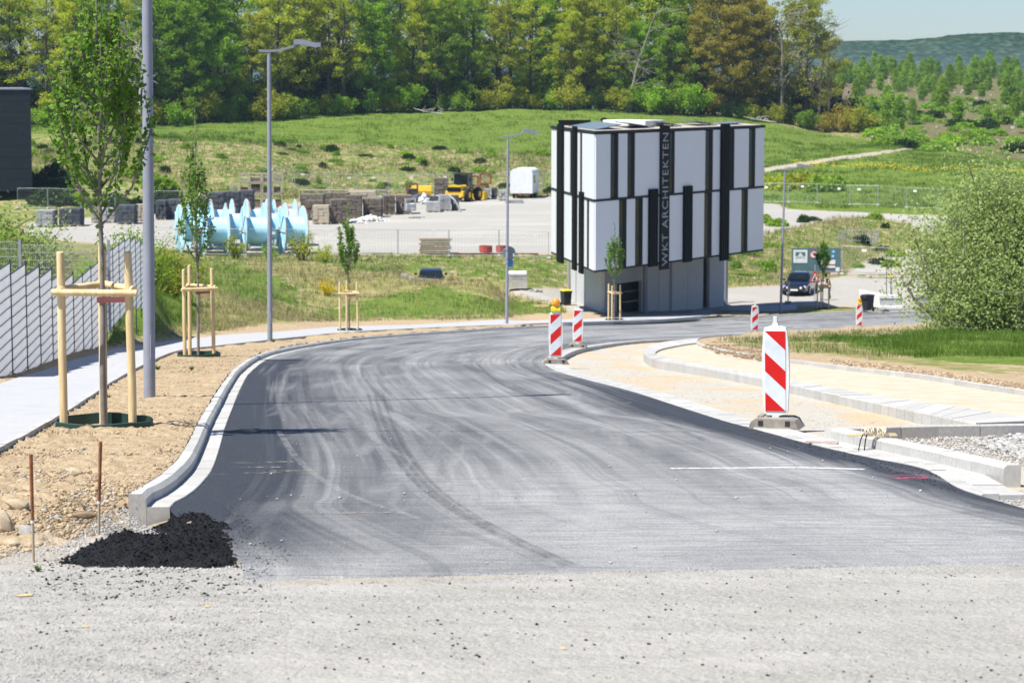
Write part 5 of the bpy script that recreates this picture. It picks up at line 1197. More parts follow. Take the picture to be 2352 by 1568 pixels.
# mobile site fences
M_TAG = flat('white_tag', (.8, .8, .74), .5)
M_BLOCK = concrete_mat('foot_concrete', (.42, .40, .36), (.55, .53, .48))
def site_fence(label, pts, tags=True, h=2.0, seed=1, wires=16):
    r = random.Random(seed); t = thing('site_fence', label, 'fence', (0, 0, 0), 0, 'mobile wire fences round the yard')
    for (a, b) in zip(pts[:-1], pts[1:]):
        a = Vector(a); b = Vector(b); d = (b-a); m = MB(); dn = d.normalized(); a2 = a+dn*.04; b2 = b-dn*.04
        for p in (a2, b2): m.cyl(p+Vector((0, 0, .02)), p+Vector((0, 0, h)), .024, n=6)
        m.cyl(a2+Vector((0, 0, h-.02)), b2+Vector((0, 0, h-.02)), .02, n=6); m.cyl(a2+Vector((0, 0, .12)), b2+Vector((0, 0, .12)), .02, n=6)
        f = m.obj('fence_panel', M_GALV, t)
        m = MB()
        for k in range(1, wires): q = a2+(b2-a2)*(k/wires); m.box((q.x, q.y, q.z+h/2+.05), (.007, .007, h-.15))
        for k in range(1, 9): q = (a2+b2)/2; ang = math.atan2(d.y, d.x); m.box((q.x, q.y, q.z+h*k/9+.05), (d.length-.1, .006, .006), ang)
        tagit(m.obj('wire_mesh', M_GALV, f), kind='stuff')
        if tags and r.random() < .8:
            q = a+(b-a)*r.uniform(.2, .8); m = MB(); m.box((q.x, q.y-.03, q.z+h*r.choice([.78, .8, .85])), (.36, .015, .20), math.atan2(d.y, d.x)); m.obj('tag', M_TAG, f)
    for p in pts:
        p = Vector(p); m = MB(); m.box((p.x, p.y-.02, p.z+.07), (.26, .62, .15), bev=.03); m.obj('foot_block', M_BLOCK, t)
site_fence('mobile wire fence along the near edge of the gravel yard', [at(u, 176.5+.2*math.sin(u), 0) for u in (330, 447, 563, 680, 797, 914, 1031, 1146, 1261)], seed=3)
site_fence('mobile wire fence along the back of the yard behind the loader', [at(u, 266.5, 0) for u in (604, 677, 750, 820, 893, 968, 1040, 1112, 1176, 1246, 1320)], seed=4)
site_fence('mobile wire fence with white tags right of the building', [at(u, y, 0) for u, y in ((1690, 247), (1745, 246), (1811, 245), (1877, 243), (1952, 240), (2016, 239), (2082, 235), (2156, 233), (2235, 230))], seed=6)
site_fence('dark wire fence above the slab stacks on the left', [at(u, 232, 0) for u in (40, 110, 186, 265, 345, 425)], tags=False, seed=8)
# generic stacks
M_STONE = mottled('grey_brown_setts', (.085, .07, .055), (.24, .20, .16), 3.5, .95, 6, bump=.6, bdist=.03, rand=.2)
M_SLAB = mottled('dark_slabs', (.05, .055, .065), (.11, .12, .135), 3, .85, 5, rand=.15)
M_SLABL = mottled('light_slabs', (.28, .28, .28), (.45, .45, .44), 3, .85, 5, rand=.15)
M_PAL = wood_mat('pallet_wood', (.30, .25, .18), (.52, .45, .34))
M_BAG = mottled('white_bags', (.55, .54, .52), (.78, .77, .75), 4, .8, 4, bump=.5)
def stack(label, u0, u1, vt, vb, y, mat, depth=1.3, layers=6, rz=0, cat='stack', name='stone_stack', cols=3, jit=.03, group='stacks of stone and slabs in the yard', pal=True):
    x, w_, h, z0 = span(u0, u1, vt, vb, y); z0 = G(x, y+depth/2); h = float(zv(vt, y))-z0
    t = thing(name, label, cat, (x, y+depth/2, z0), rz, group); ph = .13 if pal else 0
    if pal:
        m = MB()
        for dx in (-.42, 0, .42): m.box((dx*w_, 0, .05), (w_*.12, depth, .09))
        for k in range(5): m.box((0, -depth/2+.06+k*(depth-.12)/4, .11), (w_, .1, .025))
        m.obj('pallet', M_PAL, t)
    lh = (h-ph)/layers; r = random
    for k in range(layers):
        m = MB()
        for c in range(cols): m.box((-w_/2+w_*(c+.5)/cols+r.uniform(-1, 1)*jit, r.uniform(-1, 1)*jit, ph+lh*(k+.5)), (w_/cols-.02, depth-r.random()*.1, lh-.015), r.uniform(-.01, .01))
        tagit(m.obj('course', mat, t), kind='stuff' if cols > 1 else None)
    return t
K = 'stack'
SL = [
 ('pale-banded dark slab stack, leftmost of the three big ones', 479, 513, 443, 478, 222, M_SLAB, 2.4, 10), ('dark slab stack in the middle of the three big ones', 517, 548, 441, 472, 226, M_SLAB, 2.4, 10), ('dark slab stack beside the open crates', 551, 579, 438, 470, 230, M_SLAB, 2.4, 10),
 ('light grey slab stack left of the three dark stacks', 450, 476, 447, 479, 223, M_SLABL, 2.4, 12),
 ('grey slab stack at the far left, behind the light bush', 82, 121, 484, 517, 208, M_SLABL, 2.4, 7), ('uneven dark slab stack behind the crown of the nearest tree', 135, 183, 480, 515, 209, M_SLAB, 2.4, 6), ('low grey slab stack behind the nearest tree', 209, 262, 479, 500, 214, M_SLABL, 2.2, 4), ('dark slab stack left of the nearest lamp pole', 267, 308, 472, 502, 212, M_SLAB, 2.2, 5),
 ('dark crate stack right of the nearest lamp pole', 357, 381, 461, 490, 218, M_SLAB, 2.4, 4), ('second dark crate stack right of the nearest lamp pole', 383, 413, 459, 489, 219, M_SLAB, 2.4, 4), ('white pallet stack beside the nearest lamp pole', 309, 331, 470, 495, 216, M_PAL, 1.6, 4),
 ('low brown palletised stack right of the rightmost blue drum', 718, 756, 472, 496, 214, M_PAL, 1.6, 5), ('dark brown sett stack right of the low brown pallet', 757, 794, 459, 495, 215, M_STONE, 2.4, 8), ('brown sett stack behind the third tree', 795, 829, 450, 484, 222, M_STONE, 2.4, 8), ('low rounded sett stack right of the third tree', 834, 876, 457, 483, 224, M_STONE, 2.0, 6), ('tall dark sett stack right of the third tree', 878, 905, 449, 479, 228, M_STONE, 2.2, 8), ('tall dark sett stack left of the wire crate', 908, 944, 449, 478, 229, M_STONE, 2.2, 8),
 ('flat grey stack behind the drums', 690, 742, 447, 463, 236, M_STONE, 2.4, 3), ('flat brown stack behind the sett stacks', 744, 800, 444, 459, 240, M_STONE, 2.4, 3), ('flat pallet stack behind the third tree', 800, 860, 440, 452, 246, M_PAL, 2.0, 3), ('brown sett stack behind the rightmost blue drum', 700, 738, 461, 480, 220, M_STONE, 2.0, 5),
 ('grey block stack in front of the loader', 1008, 1034, 448, 473, 234, M_SLABL, 1.6, 3), ('dark block stack in front of the loader', 1036, 1054, 449, 473, 235, M_SLAB, 1.4, 3), ('blue-grey plastic box in front of the scrap heap', 978, 1008, 464, 480, 232, M_SLABL, 1.6, 1), ('dark stacked box left of the grey blocks', 985, 1006, 451, 465, 238, M_SLAB, 1.6, 2), ('weathered timber stack between the yellow bucket and the loader', 996, 1029, 410, 438, 258, M_STONE, 2.4, 7),
 ('grey bagged pallet left of the white caravan', 1145, 1167, 437, 453, 253, M_SLABL, 1.6, 3), ('dark grey bagged pallet right of the rusty cage', 1112, 1129, 434, 451, 255, M_SLABL, 1.6, 3), ('black covered pallet beside the bagged pallet', 1129, 1141, 432, 449, 256, M_SLAB, 1.4, 2)]
for a in SL:
    lab, u0, u1, vt, vb, y, mt, dp, ly = a; stack(lab, u0, u1, vt, vb, y, mt, dp, ly, .0 if u0 < 700 else random.uniform(-.05, .12), cols=1 if ly <= 2 else 3)
# open wooden and wire crates
def crate(name, label, u0, u1, vt, vb, y, mat, fill_=None, group=None, dep=1.1, base_z=None):
    x, w_, h, z0 = span(u0, u1, vt, vb, y); z0 = base_z if base_z is not None else z0; t = thing(name, label, 'crate', (x, y, z0), .12, group); b = .09
    for sx in (-1, 1):
        for sy in (-1, 1): m = MB(); m.box((sx*(w_/2-b/2), sy*(dep/2-b/2), h/2), (b, b, h)); m.obj('corner_post', mat, t)
    m = MB()
    for z in (b/2, h-b/2):
        for sy in (-1, 1): m.box((0, sy*(dep/2-b/2), z), (w_-2*b-.01, b*.8, b))
        for sx in (-1, 1): m.box((sx*(w_/2-b/2), 0, z), (b*.8, dep-2*b-.01, b))
    tagit(m.obj('frame_rails', mat, t), kind='stuff')
    m = MB(); m.box((0, 0, .03), (w_-.2, dep-.2, .04)); m.obj('floor_board', M_PAL, t)
    if fill_: m = MB(); m.box((0, .05, h*.32), (w_*.8, dep*.75, h*.5), bev=.05); m.obj('contents', fill_, t)
    if fill_ is None or name == 'wire_crate':
        m = MB()
        for k in range(1, 6): m.box((-w_/2+w_*k/6, -dep/2+.02, h/2), (.015, .01, h-.1)); m.box((0, -dep/2+.02, h*k/6), (w_-.1, .01, .015))
        tagit(m.obj('wire_grid', M_GALV if mat is not M_RUST else M_RUST, t), kind='stuff')
cols_ = [(549, 571), (572, 600), (601, 625), (626, 650)]
for k, (a, b) in enumerate(cols_):
    crate('wooden_crate', f"open pale wooden crate in the top row, {['first', 'second', 'third', 'fourth'][k]} from the left", a, b, 397, 419, 240, M_PAL, M_OLDWOOD if k in (1, 2) else None, 'open crates piled beside the slab stacks')
for k, (a, b) in enumerate([(529, 549), (550, 572), (574, 600), (602, 624), (626, 646)]):
    crate('wooden_crate', f"open pale wooden crate in the middle row, {['first', 'second', 'third', 'fourth', 'fifth'][k]} from the left", a, b, 420, 444, 240, M_PAL, M_RUST if k == 1 else (M_STONE if k > 1 else None), 'open crates piled beside the slab stacks')
for k, (a, b) in enumerate([(529, 549), (550, 573), (575, 600), (602, 624), (626, 648)]):
    x, w_, h, z0 = span(a, b, 445, 470, 240); gz_ = G(x, 240); crate('wooden_crate', f"pale wooden crate in the bottom row, {['first', 'second', 'third', 'fourth', 'fifth'][k]} from the left", a, b, 445, float(to_uv(x, 240, gz_)[1]), 240, M_PAL, M_STONE, 'open crates piled beside the slab stacks', base_z=gz_)
crate('wire_crate', 'pale grey wire crate with plastic bottles at the front of the yard', 930, 955, 456, 484, 223, M_SLABL, M_BAG)
crate('wire_crate', 'upper rusty wire cage behind the wheel loader', 1102, 1128, 399, 423, 262, M_RUST); crate('wire_crate', 'lower rusty wire cage carrying another cage', 1100, 1122, 424, 449, 262, M_RUST, M_OLDWOOD); crate('wire_crate', 'rusty wire cage between loader and caged pile', 1078, 1099, 404, 448, 265, M_RUST, M_OLDWOOD)
crate('wire_crate', 'rusty open frame left of the yellow bucket', 934, 960, 421, 450, 250, M_RUST, M_SLAB)
# long rack of pallets
t = thing('pallet_rack', 'long low rack of weathered pallets with white labels at the back of the yard', 'rack', at(789, 252, 0)); x_, w_, h_, z_ = span(689, 889, 421, 446, 252)
for k in range(9):
    xx = -w_/2+w_*k/8; m = MB(); m.box((xx, 0, .55), (.1, 1.0, 1.1)); m.obj('upright', M_PAL, t)
    if k < 8:
        m = MB(); m.box((xx+w_/16, 0, 1.14), (w_/8-.02, 1.2, .08)); m.obj('top_board', M_OLDWOOD, t); m = MB(); m.box((xx+w_/16, 0, .2), (w_/8-.14, .9, .4)); m.obj('pallet_block', M_SLABL if k % 3 else M_STONE, t); m = MB(); m.box((xx+w_/16+.3, -.3, .7), (.36, .3, .4)); m.obj('white_box', M_TAG, t)
# caravan
x, w_, h, z0 = span(1168, 1222, 383, 455, 257); t = thing('site_caravan', 'white site caravan with rounded roof at the back of the gravel yard', 'caravan', (x+.1, 257, G(x, 257)), -.16)
M_CAR = mottled('caravan_white', (.68, .70, .72), (.80, .82, .84), 2, .5, 4, bump=.05)
m = MB(); out = [(-1.2, .55), (-1.2, 2.7)]+[(-1.2+.55*(1-math.cos(a)), 2.7+.45*math.sin(a)) for a in np.linspace(0.2, 1.57, 6)]+[(1.2-.55*(1-math.cos(a)), 2.7+.45*math.sin(a)) for a in np.linspace(1.57, 0.2, 6)]+[(1.2, 2.7), (1.2, .55)]
m.prism(out[::-1], 0, 4.6); m.obj('body', M_CAR, t)
m = MB(); m.box((1.205, 1.5, 2.0), (.03, .9, .8)); f = m.obj('window', M_SLAB, t); m = MB(); m.box((1.225, 1.5, 2.0), (.01, .78, .68)); m.obj('pane', M_GLASS, f)
m = MB(); m.box((0, 2.3, .47), (2.0, 4.2, .12)); m.obj('chassis', M_RUST, t)
for sx in (-1, 1):
    for yy in (1.0, 3.6): m = MB(); m.lathe([(.05, -.1), (.36, -.1), (.38, 0), (.36, .1), (.05, .1)], 18, (sx*.95, yy, .38), axis='X'); m.obj('wheel', M_BLACK, t, True)
m = MB(); m.tube([(0, -.9, .4), (-.3, 0, .5)], .05, 6); m.tube([(0, -.9, .4), (.3, 0, .5)], .05, 6); m.obj('drawbar', M_RUST, t)
# wheel loader seen from behind
M_CATY = mottled('loader_yellow', (.62, .38, .02), (.78, .50, .04), 3, .5, 4, bump=.05); M_TYRE = mottled('tyre_rubber', (.012, .012, .013), (.03, .03, .03), 6, .9, 4)
t = thing('wheel_loader', 'yellow wheel loader with dark cab seen from behind in the yard', 'wheel loader', at(1043, 250, 0), -.42)
t.scale = (1.08,)*3
m = MB(); m.box((0, .35, .78), (1.9, .7, .55), bev=.06); m.box((0, .1, .55), (1.6, .35, .25), bev=.03); m.obj('counterweight', M_CATY, t)
m = MB(); m.box((0, .0, 1.22), (1.35, .12, .40)); m.obj('radiator_grille', M_BLACK, t)
m = MB(); m.prism([(-.72, 1.02), (.72, 1.02), (.68, 1.5), (.5, 1.62), (.42, 1.55), (-.42, 1.55), (-.5, 1.62), (-.68, 1.5)][::-1], .07, 1.5); m.obj('engine_hood', M_CATY, t)
m = MB()
for sx in (-1, 1):
    for yy in (1.5, 2.6): m.box((sx*.66, yy, 1.95), (.08, .08, 1.3))
m.obj('cab_posts', M_BLACK, t)
m = MB(); m.box((0, 2.05, 2.64), (1.5, 1.35, .12), bev=.03); m.obj('cab_roof', M_TRIM, t)
m = MB(); m.box((0, 1.47, 2.0), (1.22, .02, 1.1)); m.obj('rear_window', M_GLASS, t)
for sx in (-1, 1): m = MB(); m.box((sx*.69, 2.05, 2.0), (.02, 1.0, 1.1)); m.obj('side_window', M_GLASS, t); m = MB(); m.box((sx*.95, 1.6, 2.1), (.16, .05, .3)); m.obj('mirror', M_BLACK, t)
for sx in (-1, 1):
    for yy in (1.0, 3.3):
        m = MB(); m.lathe([(.2, -.22), (.58, -.22), (.66, -.12), (.66, .12), (.58, .22), (.2, .22)], 22, (sx*.98, yy, .66), axis='X'); wv = m.obj('wheel', M_TYRE, t, True)
        m = MB(); m.lathe([(.02, -.235), (.3, -.235), (.3, .235), (.02, .235)], 14, (sx*.98, yy, .66), axis='X'); m.obj('rim', M_CATY, wv)
m = MB(); m.box((0, 2.6, .95), (1.3, 2.0, .5), bev=.05); m.obj('front_frame', M_CATY, t)
for sx in (-.4, .4): m = MB(); m.tube([(sx, 2.7, 1.3), (sx, 3.8, 1.1), (sx, 4.5, .5)], .1, 6); m.obj('lift_arm', M_CATY, t)
m = MB(); m.prism([(-1.1, .05), (1.1, .05), (1.1, .8), (-1.1, .8)][::-1], 4.5, 5.3); m.obj('front_bucket', M_CATY, t)
x, w_, h, z0 = span(945, 991, 421, 440, 252); t = thing('loader_bucket', 'yellow loader bucket lying tilted on the scrap heap', 'bucket', (x, 252, G(x, 252)+.55), .1)
m = MB(); out = [(-.45, -.1), (-.5, .5), (-.3, .95), (.2, 1.05), (.15, .95), (-.22, .85), (-.38, .45), (-.3, .0), (.5, -.05), (.5, -.12)]
m.prism([(y_, z_) for y_, z_ in out], -1, 1, M=Matrix(((0, 1, 0, 0), (1, 0, 0, 0), (0, 0, 1, 0), (0, 0, 0, 1)))); m.obj('shell', M_CATY, t)
for sx in (-1, 1): m = MB(); m.prism([(-.5, -.1), (.45, -.1), (.15, 1.0), (-.3, .9)], sx*1.0-.02, sx*1.0+.02, M=Matrix(((0, 1, 0, 0), (1, 0, 0, 0), (0, 0, 1, 0), (0, 0, 0, 1)))); m.obj('side_plate', M_CATY, t)
# rubble, sacks
def rock_mesh(name, n, r, spread, size, flat_=.7, mat=None, dome=.4, seed=0):
    rr = np.random.default_rng(seed); V, F = rocks(rr, np.stack([rr.normal(size=n)*spread[0], rr.normal(size=n)*spread[1], np.zeros(n)], 1), rr.uniform(*size, n), flat_); return V, F
ICO = None
def rocks(r, P, s_, flat_=.7):
    phi = (1+5**.5)/2; iv = np.array([(-1, phi, 0), (1, phi, 0), (-1, -phi, 0), (1, -phi, 0), (0, -1, phi), (0, 1, phi), (0, -1, -phi), (0, 1, -phi), (phi, 0, -1), (phi, 0, 1), (-phi, 0, -1), (-phi, 0, 1)])/1.9
    if_ = np.array([(0, 11, 5), (0, 5, 1), (0, 1, 7), (0, 7, 10), (0, 10, 11), (1, 5, 9), (5, 11, 4), (11, 10, 2), (10, 7, 6), (7, 1, 8), (3, 9, 4), (3, 4, 2), (3, 2, 6), (3, 6, 8), (3, 8, 9), (4, 9, 5), (2, 4, 11), (6, 2, 10), (8, 6, 7), (9, 8, 1)])
    n = len(P); V = iv[None]*(1+r.normal(size=(n, 12, 1))*.16); az = r.uniform(0, 6.3, n); c, s2 = np.cos(az)[:, None], np.sin(az)[:, None]
    sc = r.uniform(.6, 1.3, (n, 3)); sc[:, 2] *= flat_; V = V*sc[:, None, :]; x = V[..., 0]*c-V[..., 1]*s2; y = V[..., 0]*s2+V[..., 1]*c; V = np.stack([x, y, V[..., 2]], -1)*s_[:, None, None]+P[:, None, :]
    F = (if_[None]+np.arange(n)[:, None, None]*12).reshape(-1, 3); return V.reshape(-1, 3), F
def heap(name, label, cat, u, y, w_, d_, h, n, s0, s1, mat, seed):
    r = np.random.default_rng(seed); p = at(u, y, 0); q = r.normal(size=(n, 2))*.38; rad = np.hypot(q[:, 0], q[:, 1]); P = np.stack([q[:, 0]*w_, q[:, 1]*d_, np.maximum(0, 1-rad)*h*r.random(n)**.5], 1)
    V, F = rocks(r, P, r.uniform(s0, s1, n)); o = link_mesh(name, np_mesh(name, V, F), mat, None, p); return tagit(o, label, cat, kind='stuff')
heap('rubble_heap', 'low heap of pale rubble between the sett stacks', 'rubble', 852, 219, 1.7, .8, .5, 150, .08, .25, M_BAG, 1)
heap('rubble_heap', 'scattered white rubble at the foot of the third tree backdrop', 'rubble', 818, 216, 1.2, .6, .15, 60, .06, .16, M_BAG, 2)
heap('white_sacks', 'jumbled white sacks and scrap between the yellow bucket and the loader', 'sacks', 1000, 247, 1.3, .9, 1.0, 60, .18, .45, M_BAG, 3)
heap('scrap_heap', 'dark scrap heap under the yellow bucket', 'scrap', 965, 249, 2.0, .9, .8, 90, .15, .5, M_SLAB, 4); heap('white_sacks', 'small pile of white sacks on the dark scrap heap', 'sacks', 975, 246.5, .8, .5, 1.15, 30, .15, .32, M_BAG, 5)
heap('rubble_heap', 'grey rubble on the grass beside the wrapped block stack', 'rubble', 1228, 158, .9, .5, .12, 50, .05, .14, M_SLABL, 6)
t = thing('curved_plank', 'pale curved plastic sheet leaning on the grey block stack', 'sheet', at(1052, 233, 0)); m = MB(); m.tube([(-.9, .3, 1.6), (-.4, 0, 1.2), (.0, -.1, .6), (.25, -.2, .02)], [.08, .1, .1, .09], 6); m.obj('sheet', M_SLABL, t)
t = thing('concrete_slab', 'stack of grey sleepers in front of the white caravan', 'slabs', at(1182, 248, 0)); 
for k in range(3): m = MB(); m.box((0, 0, .06+.13*k), (2.0-.2*k, .9, .11), .05*k); m.obj('slab', M_SLABL, t)
# lumber, tubs and beam near the fence
x, w_, h, z0 = span(960, 1034, 543, 581, 178.5); t = thing('timber_stack', 'stack of weathered boards behind the near yard fence', 'timber stack', (x, 179.2, G(x, 179)), .03)
for k in range(7):
    for j in range(2 if k in (3, 4) else 1):
        m = MB(); lw = w_*random.uniform(.9, 1.08)/(2 if k in (3, 4) else 1); m.box((random.uniform(-.1, .1)+(j-.5)*lw*(k in (3, 4)), 0, .12+.165*k), (lw-.02, .9, .13), random.uniform(-.02, .02)); m.obj('board', random.choice([M_OLDWOOD, M_PAL]), t)
for dx in (-.8, .8): m = MB(); m.box((dx, 0, .03), (.15, 1.0, .06)); m.obj('bearer', M_OLDWOOD, t)
M_REDP = mottled('faded_red_paint', (.34, .05, .035), (.50, .09, .06), 5, .7, 4)
for (u0, u1, lab) in ((1100, 1131, 'left open red steel tub behind the fence'), (1139, 1165, 'right open red steel tub behind the third lamp pole')):
    x, w_, h, z0 = span(u0, u1, 560, 574, 179.5); t = thing('red_tub', lab, 'tub', (x, 179.8, G(x, 179.8)+.1), 0); m = MB(); m.lathe([(w_/2*.96, 0), (w_/2, .48), (w_/2-.04, .48), (w_/2*.92, .05)], 24); m.obj('tub_wall', M_REDP, t, True)
t = thing('steel_beam', 'long rusty steel beam lying under the red tubs', 'beam', at(1140, 178.6, .05), -.01); m = MB(); m.box((0, 0, .05), (6.2, .2, .03)); m.box((0, 0, 0), (6.2, .04, .09)); m.box((0, 0, -.05), (6.2, .2, .03)); m.obj('beam', M_RUST, t)
# wrapped block stack, rolls, red marker, planks, black and yellow bin near the building
x, w_, h, z0 = span(1166, 1211, 639, 665, 158); t = thing('block_stack', 'stack of pale concrete blocks on the grass right of the third lamp', 'block stack', (x, 158.5, G(x, 158.5)), 0)
for k in range(4):
    for j in range(4): m = MB(); m.box((-w_/2+w_*(j+.5)/4, 0, .1+h/4*(k+.5)), (w_/4-.012, 1.0, h/4-.012)); m.obj('block', M_BLOCK if k < 3 else M_SLABL, t)
t2 = thing('wrapped_rolls', 'white plastic wrapped rolls lying on the pale block stack', 'rolls', (x, 158.5, G(x, 158.5)+h+.13), 0)
for j in range(2): m = MB(); m.cyl((-w_*.48, -.22+.42*j, .16), (w_*.46, -.22+.42*j, .16), .17, n=12); m.obj('roll', M_BAG, t2, True)
t = thing('marker_post', 'short orange-red marker post on the grass left of the block stack', 'marker post', at(1144, 156, 0)); m = MB(); m.box((0, 0, .2), (.08, .04, .75)); m.obj('post', M_REDP, t)
t = thing('plank_pile', 'small pile of yellow planks on the pale ledge left of the building', 'planks', at(1243, 151, 0), .1)
for k in range(5): m = MB(); m.box((random.uniform(-.05, .05), k*.12-.2, .04+.05*(k % 3)), (.9, .1, .04), random.uniform(-.2, .2)); m.obj('plank', M_STAKE, t)
M_BIN = flat('bin_black', (.022, .024, .028), .45)
def make_bin(label, lid, p, rz, sc=1):
    t = thing('wheeled_bin', label, 'wheeled bin', p, rz); t.scale = (sc,)*3
    m = MB(); m.box((0, 0, .52), (.46, .52, .90), taper=1.18, bev=.03); m.obj('body', M_BIN, t)
    m = MB(); m.box((0, 0, .96), (.60, .68, .05), bev=.015); m.box((0, -.02, 1.0), (.5, .55, .05), bev=.02); m.obj('lid', lid, t)
    m = MB(); m.box((0, -.33, .88), (.52, .10, .16), bev=.02); m.obj('rim_lip', M_BIN, t)
    m = MB(); m.cyl((-.22, .36, .98), (.22, .36, .98), .02, n=8); m.obj('handle', M_BIN, t)
    for sx in (-.26, .26): m = MB(); m.lathe([(.02, -.03), (.1, -.03), (.1, .03), (.02, .03)], 14, (sx, .24, .10), axis='X'); m.obj('wheel', M_TYRE, t)
make_bin('black bin with yellow lid behind the thin column at the building corner', M_YEL, at(1300, 152.5, 0), .4)
make_bin('black wheeled bin beside the white barriers at the far roadside', M_BIN, Vector(at(1992, 153.5, 0)), -.9, 1.05)
# ------------------------------------------------------------------ car
M_NAVY = NM('navy_car_paint', .25, (.010, .014, .035), .3, .6); M_NAVY.b.inputs['Coat Weight'].default_value = .8; M_NAVY = M_NAVY.m
def chrome():
    k = NM('chrome', .15, (.75, .75, .76), 1.0); return k.m
M_CHR = chrome(); M_HL = flat('headlight', (.75, .78, .80), .1, 0, .9)
def make_car(label):
    """front at -y"""
    t = thing('parked_car', label, 'car')
    ys_ = [-2.35, -2.25, -1.9, -1.2, -.95, -.3, .5, 1.3, 1.9, 2.25, 2.35]
    bot = [.42, .28, .24, .22, .22, .22, .22, .22, .26, .35, .45]; hw = [.62, .78, .87, .90, .90, .91, .91, .91, .89, .84, .78]
    bel = [.62, .70, .80, .90, .94, .96, .96, .97, .98, .98, .92]; shl = [.60, .66, .74, .86, .90, .93, .94, .95, .95, .92, .85]
    m = MB(); n = len(ys_)
    for i in range(n):
        w_ = hw[i]; prof = [(-w_*.9, bot[i]), (-w_, bot[i]+.12), (-w_*1.0, (bot[i]+shl[i])/2+.05), (-w_*.97, shl[i]-.02), (-w_*.82, bel[i]), (0, bel[i]+.04), (w_*.82, bel[i]), (w_*.97, shl[i]-.02), (w_*1.0, (bot[i]+shl[i])/2+.05), (w_, bot[i]+.12), (w_*.9, bot[i])]
        m.v += [(x, ys_[i], z) for x, z in prof]
    k = 11
    for i in range(n-1):
        for j in range(k): a = i*k+j; b = i*k+(j+1) % k; m.f.append((a, b, b+k, a+k)); m.m.append(0)
    m.f.append(tuple(range(k))[::-1]); m.m.append(0); m.f.append(tuple(range((n-1)*k, n*k))); m.m.append(0)
    body = m.obj('body', M_NAVY, t, True)
    # greenhouse
    sec = [(-1.05, .78, .93), (-.35, .66, 1.42), (.2, .66, 1.47), (1.2, .65, 1.45), (1.75, .62, 1.36), (2.2, .74, .98)]
    m = MB()
    for (y_, w_, z_) in sec: m.v += [(-.80, y_, .92), (-w_, y_, z_-.03), (-w_*.85, y_, z_), (w_*.85, y_, z_), (w_, y_, z_-.03), (.80, y_, .92)]
    for i in range(5):
        for j in range(5): a = i*6+j; m.f.append((a, a+1, a+7, a+6)); m.m.append(0)
    m.obj('roof', M_NAVY, body, True)
    def quad(name, P, mat, par, off=(0, 0, 0)):
        m = MB(); P = [Vector(p)+Vector(off) for p in P]; nn = (P[1]-P[0]).cross(P[2]-P[0]).normalized()*.012; m.add(P+[p-nn for p in P], [tuple(range(len(P))), tuple(reversed(range(len(P), 2*len(P))))]+[(i, i+len(P), (i+1) % len(P)+len(P), (i+1) % len(P)) for i in range(len(P))]); return m.obj(name, mat, par)
    quad('windscreen', [(-.70, -.99, .99), (.70, -.99, .99), (.58, -.40, 1.39), (-.58, -.40, 1.39)], M_GLASS, t, (0, -.03, .015))
    quad('rear_window', [(.66, 2.14, 1.02), (-.66, 2.14, 1.02), (-.54, 1.82, 1.31), (.54, 1.82, 1.31)], M_GLASS, t, (0, .03, .015))
    for sx in (-1, 1):
        quad('side_window', [(sx*.80, -.75, .98), (sx*.80, .35, .98), (sx*.70, .35, 1.38), (sx*.70, -.30, 1.36)][::sx], M_GLASS, t, (sx*.012, 0, 0))
        quad('side_window', [(sx*.80, .42, .98), (sx*.80, 1.75, .99), (sx*.70, 1.55, 1.35), (sx*.70, .42, 1.38)][::sx], M_GLASS, t, (sx*.012, 0, 0))
        m = MB(); m.box((sx*1.0, -.72, 1.0), (.2, .1, .14), bev=.03); m.obj('mirror', M_NAVY, t)
        for (a, b, r_) in ((.68, .60, .12), (.46, .58, .085)):
            m = MB(); m.lathe([(.01, -.03), (r_, -.02), (r_*1.05, .1)], 16, (sx*a, -2.34+.10*(a > .5), b), axis='Y'); m.obj('headlight', M_HL, t, True)
        for yy in (-1.45, 1.4):
            m = MB(); m.lathe([(.1, -.1), (.30, -.11), (.33, -.07), (.33, .07), (.30, .11), (.1, .1)], 22, (sx*.83, yy, .33), axis='X'); wv = m.obj('wheel', M_TYRE, t, True)
            m = MB(); m.lathe([(.02, -.118), (.21, -.118), (.21, .118), (.02, .118)], 14, (sx*.83, yy, .33), axis='X'); m.obj('rim', M_GALV, wv)
    m = MB(); m.box((0, -2.345, .60), (.56, .04, .18), bev=.015); g = m.obj('grille', M_BLACK, t)
    for k in range(3): m = MB(); m.box((0, -2.372, .55+.05*k), (.54, .012, .014)); m.obj('grille_bar', M_CHR, g)
    m = MB(); m.box((0, -2.37, .43), (.52, .02, .11)); m.obj('number_plate', M_TAG, t)
    m = MB(); m.box((0, -2.34, .31), (1.2, .05, .07)); m.obj('lower_grille', M_BLACK, t)
    return t
c0 = make_car('dark blue estate car parked facing the camera before the sign board'); p = at(1838, 168, .02); c0.location = p; c0.rotation_euler = (0, 0, -.30)
c1 = dup(c0, label='dark car parked in the dip, only its roof and rear window showing'); p = at(990, 158.5, 0); p.z = float(zv(614.5, 158.5))-1.47; c1.location = p; c1.rotation_euler = (0, 0, math.pi+.05)
t = structure('loading_kerb'); m = MB()
for k in range(12):
    a = at(922+k*12.2, 152.4+.03*k, -.03); b = at(922+(k+1)*12.2, 152.4+.03*(k+1), -.03); m = MB(); q = (a+b)/2; m.box((q.x, q.y, max(a.z, b.z)+.16), ((b-a).length-.02, .3, .24)); m.obj('kerb_stone', M_KERB, t)
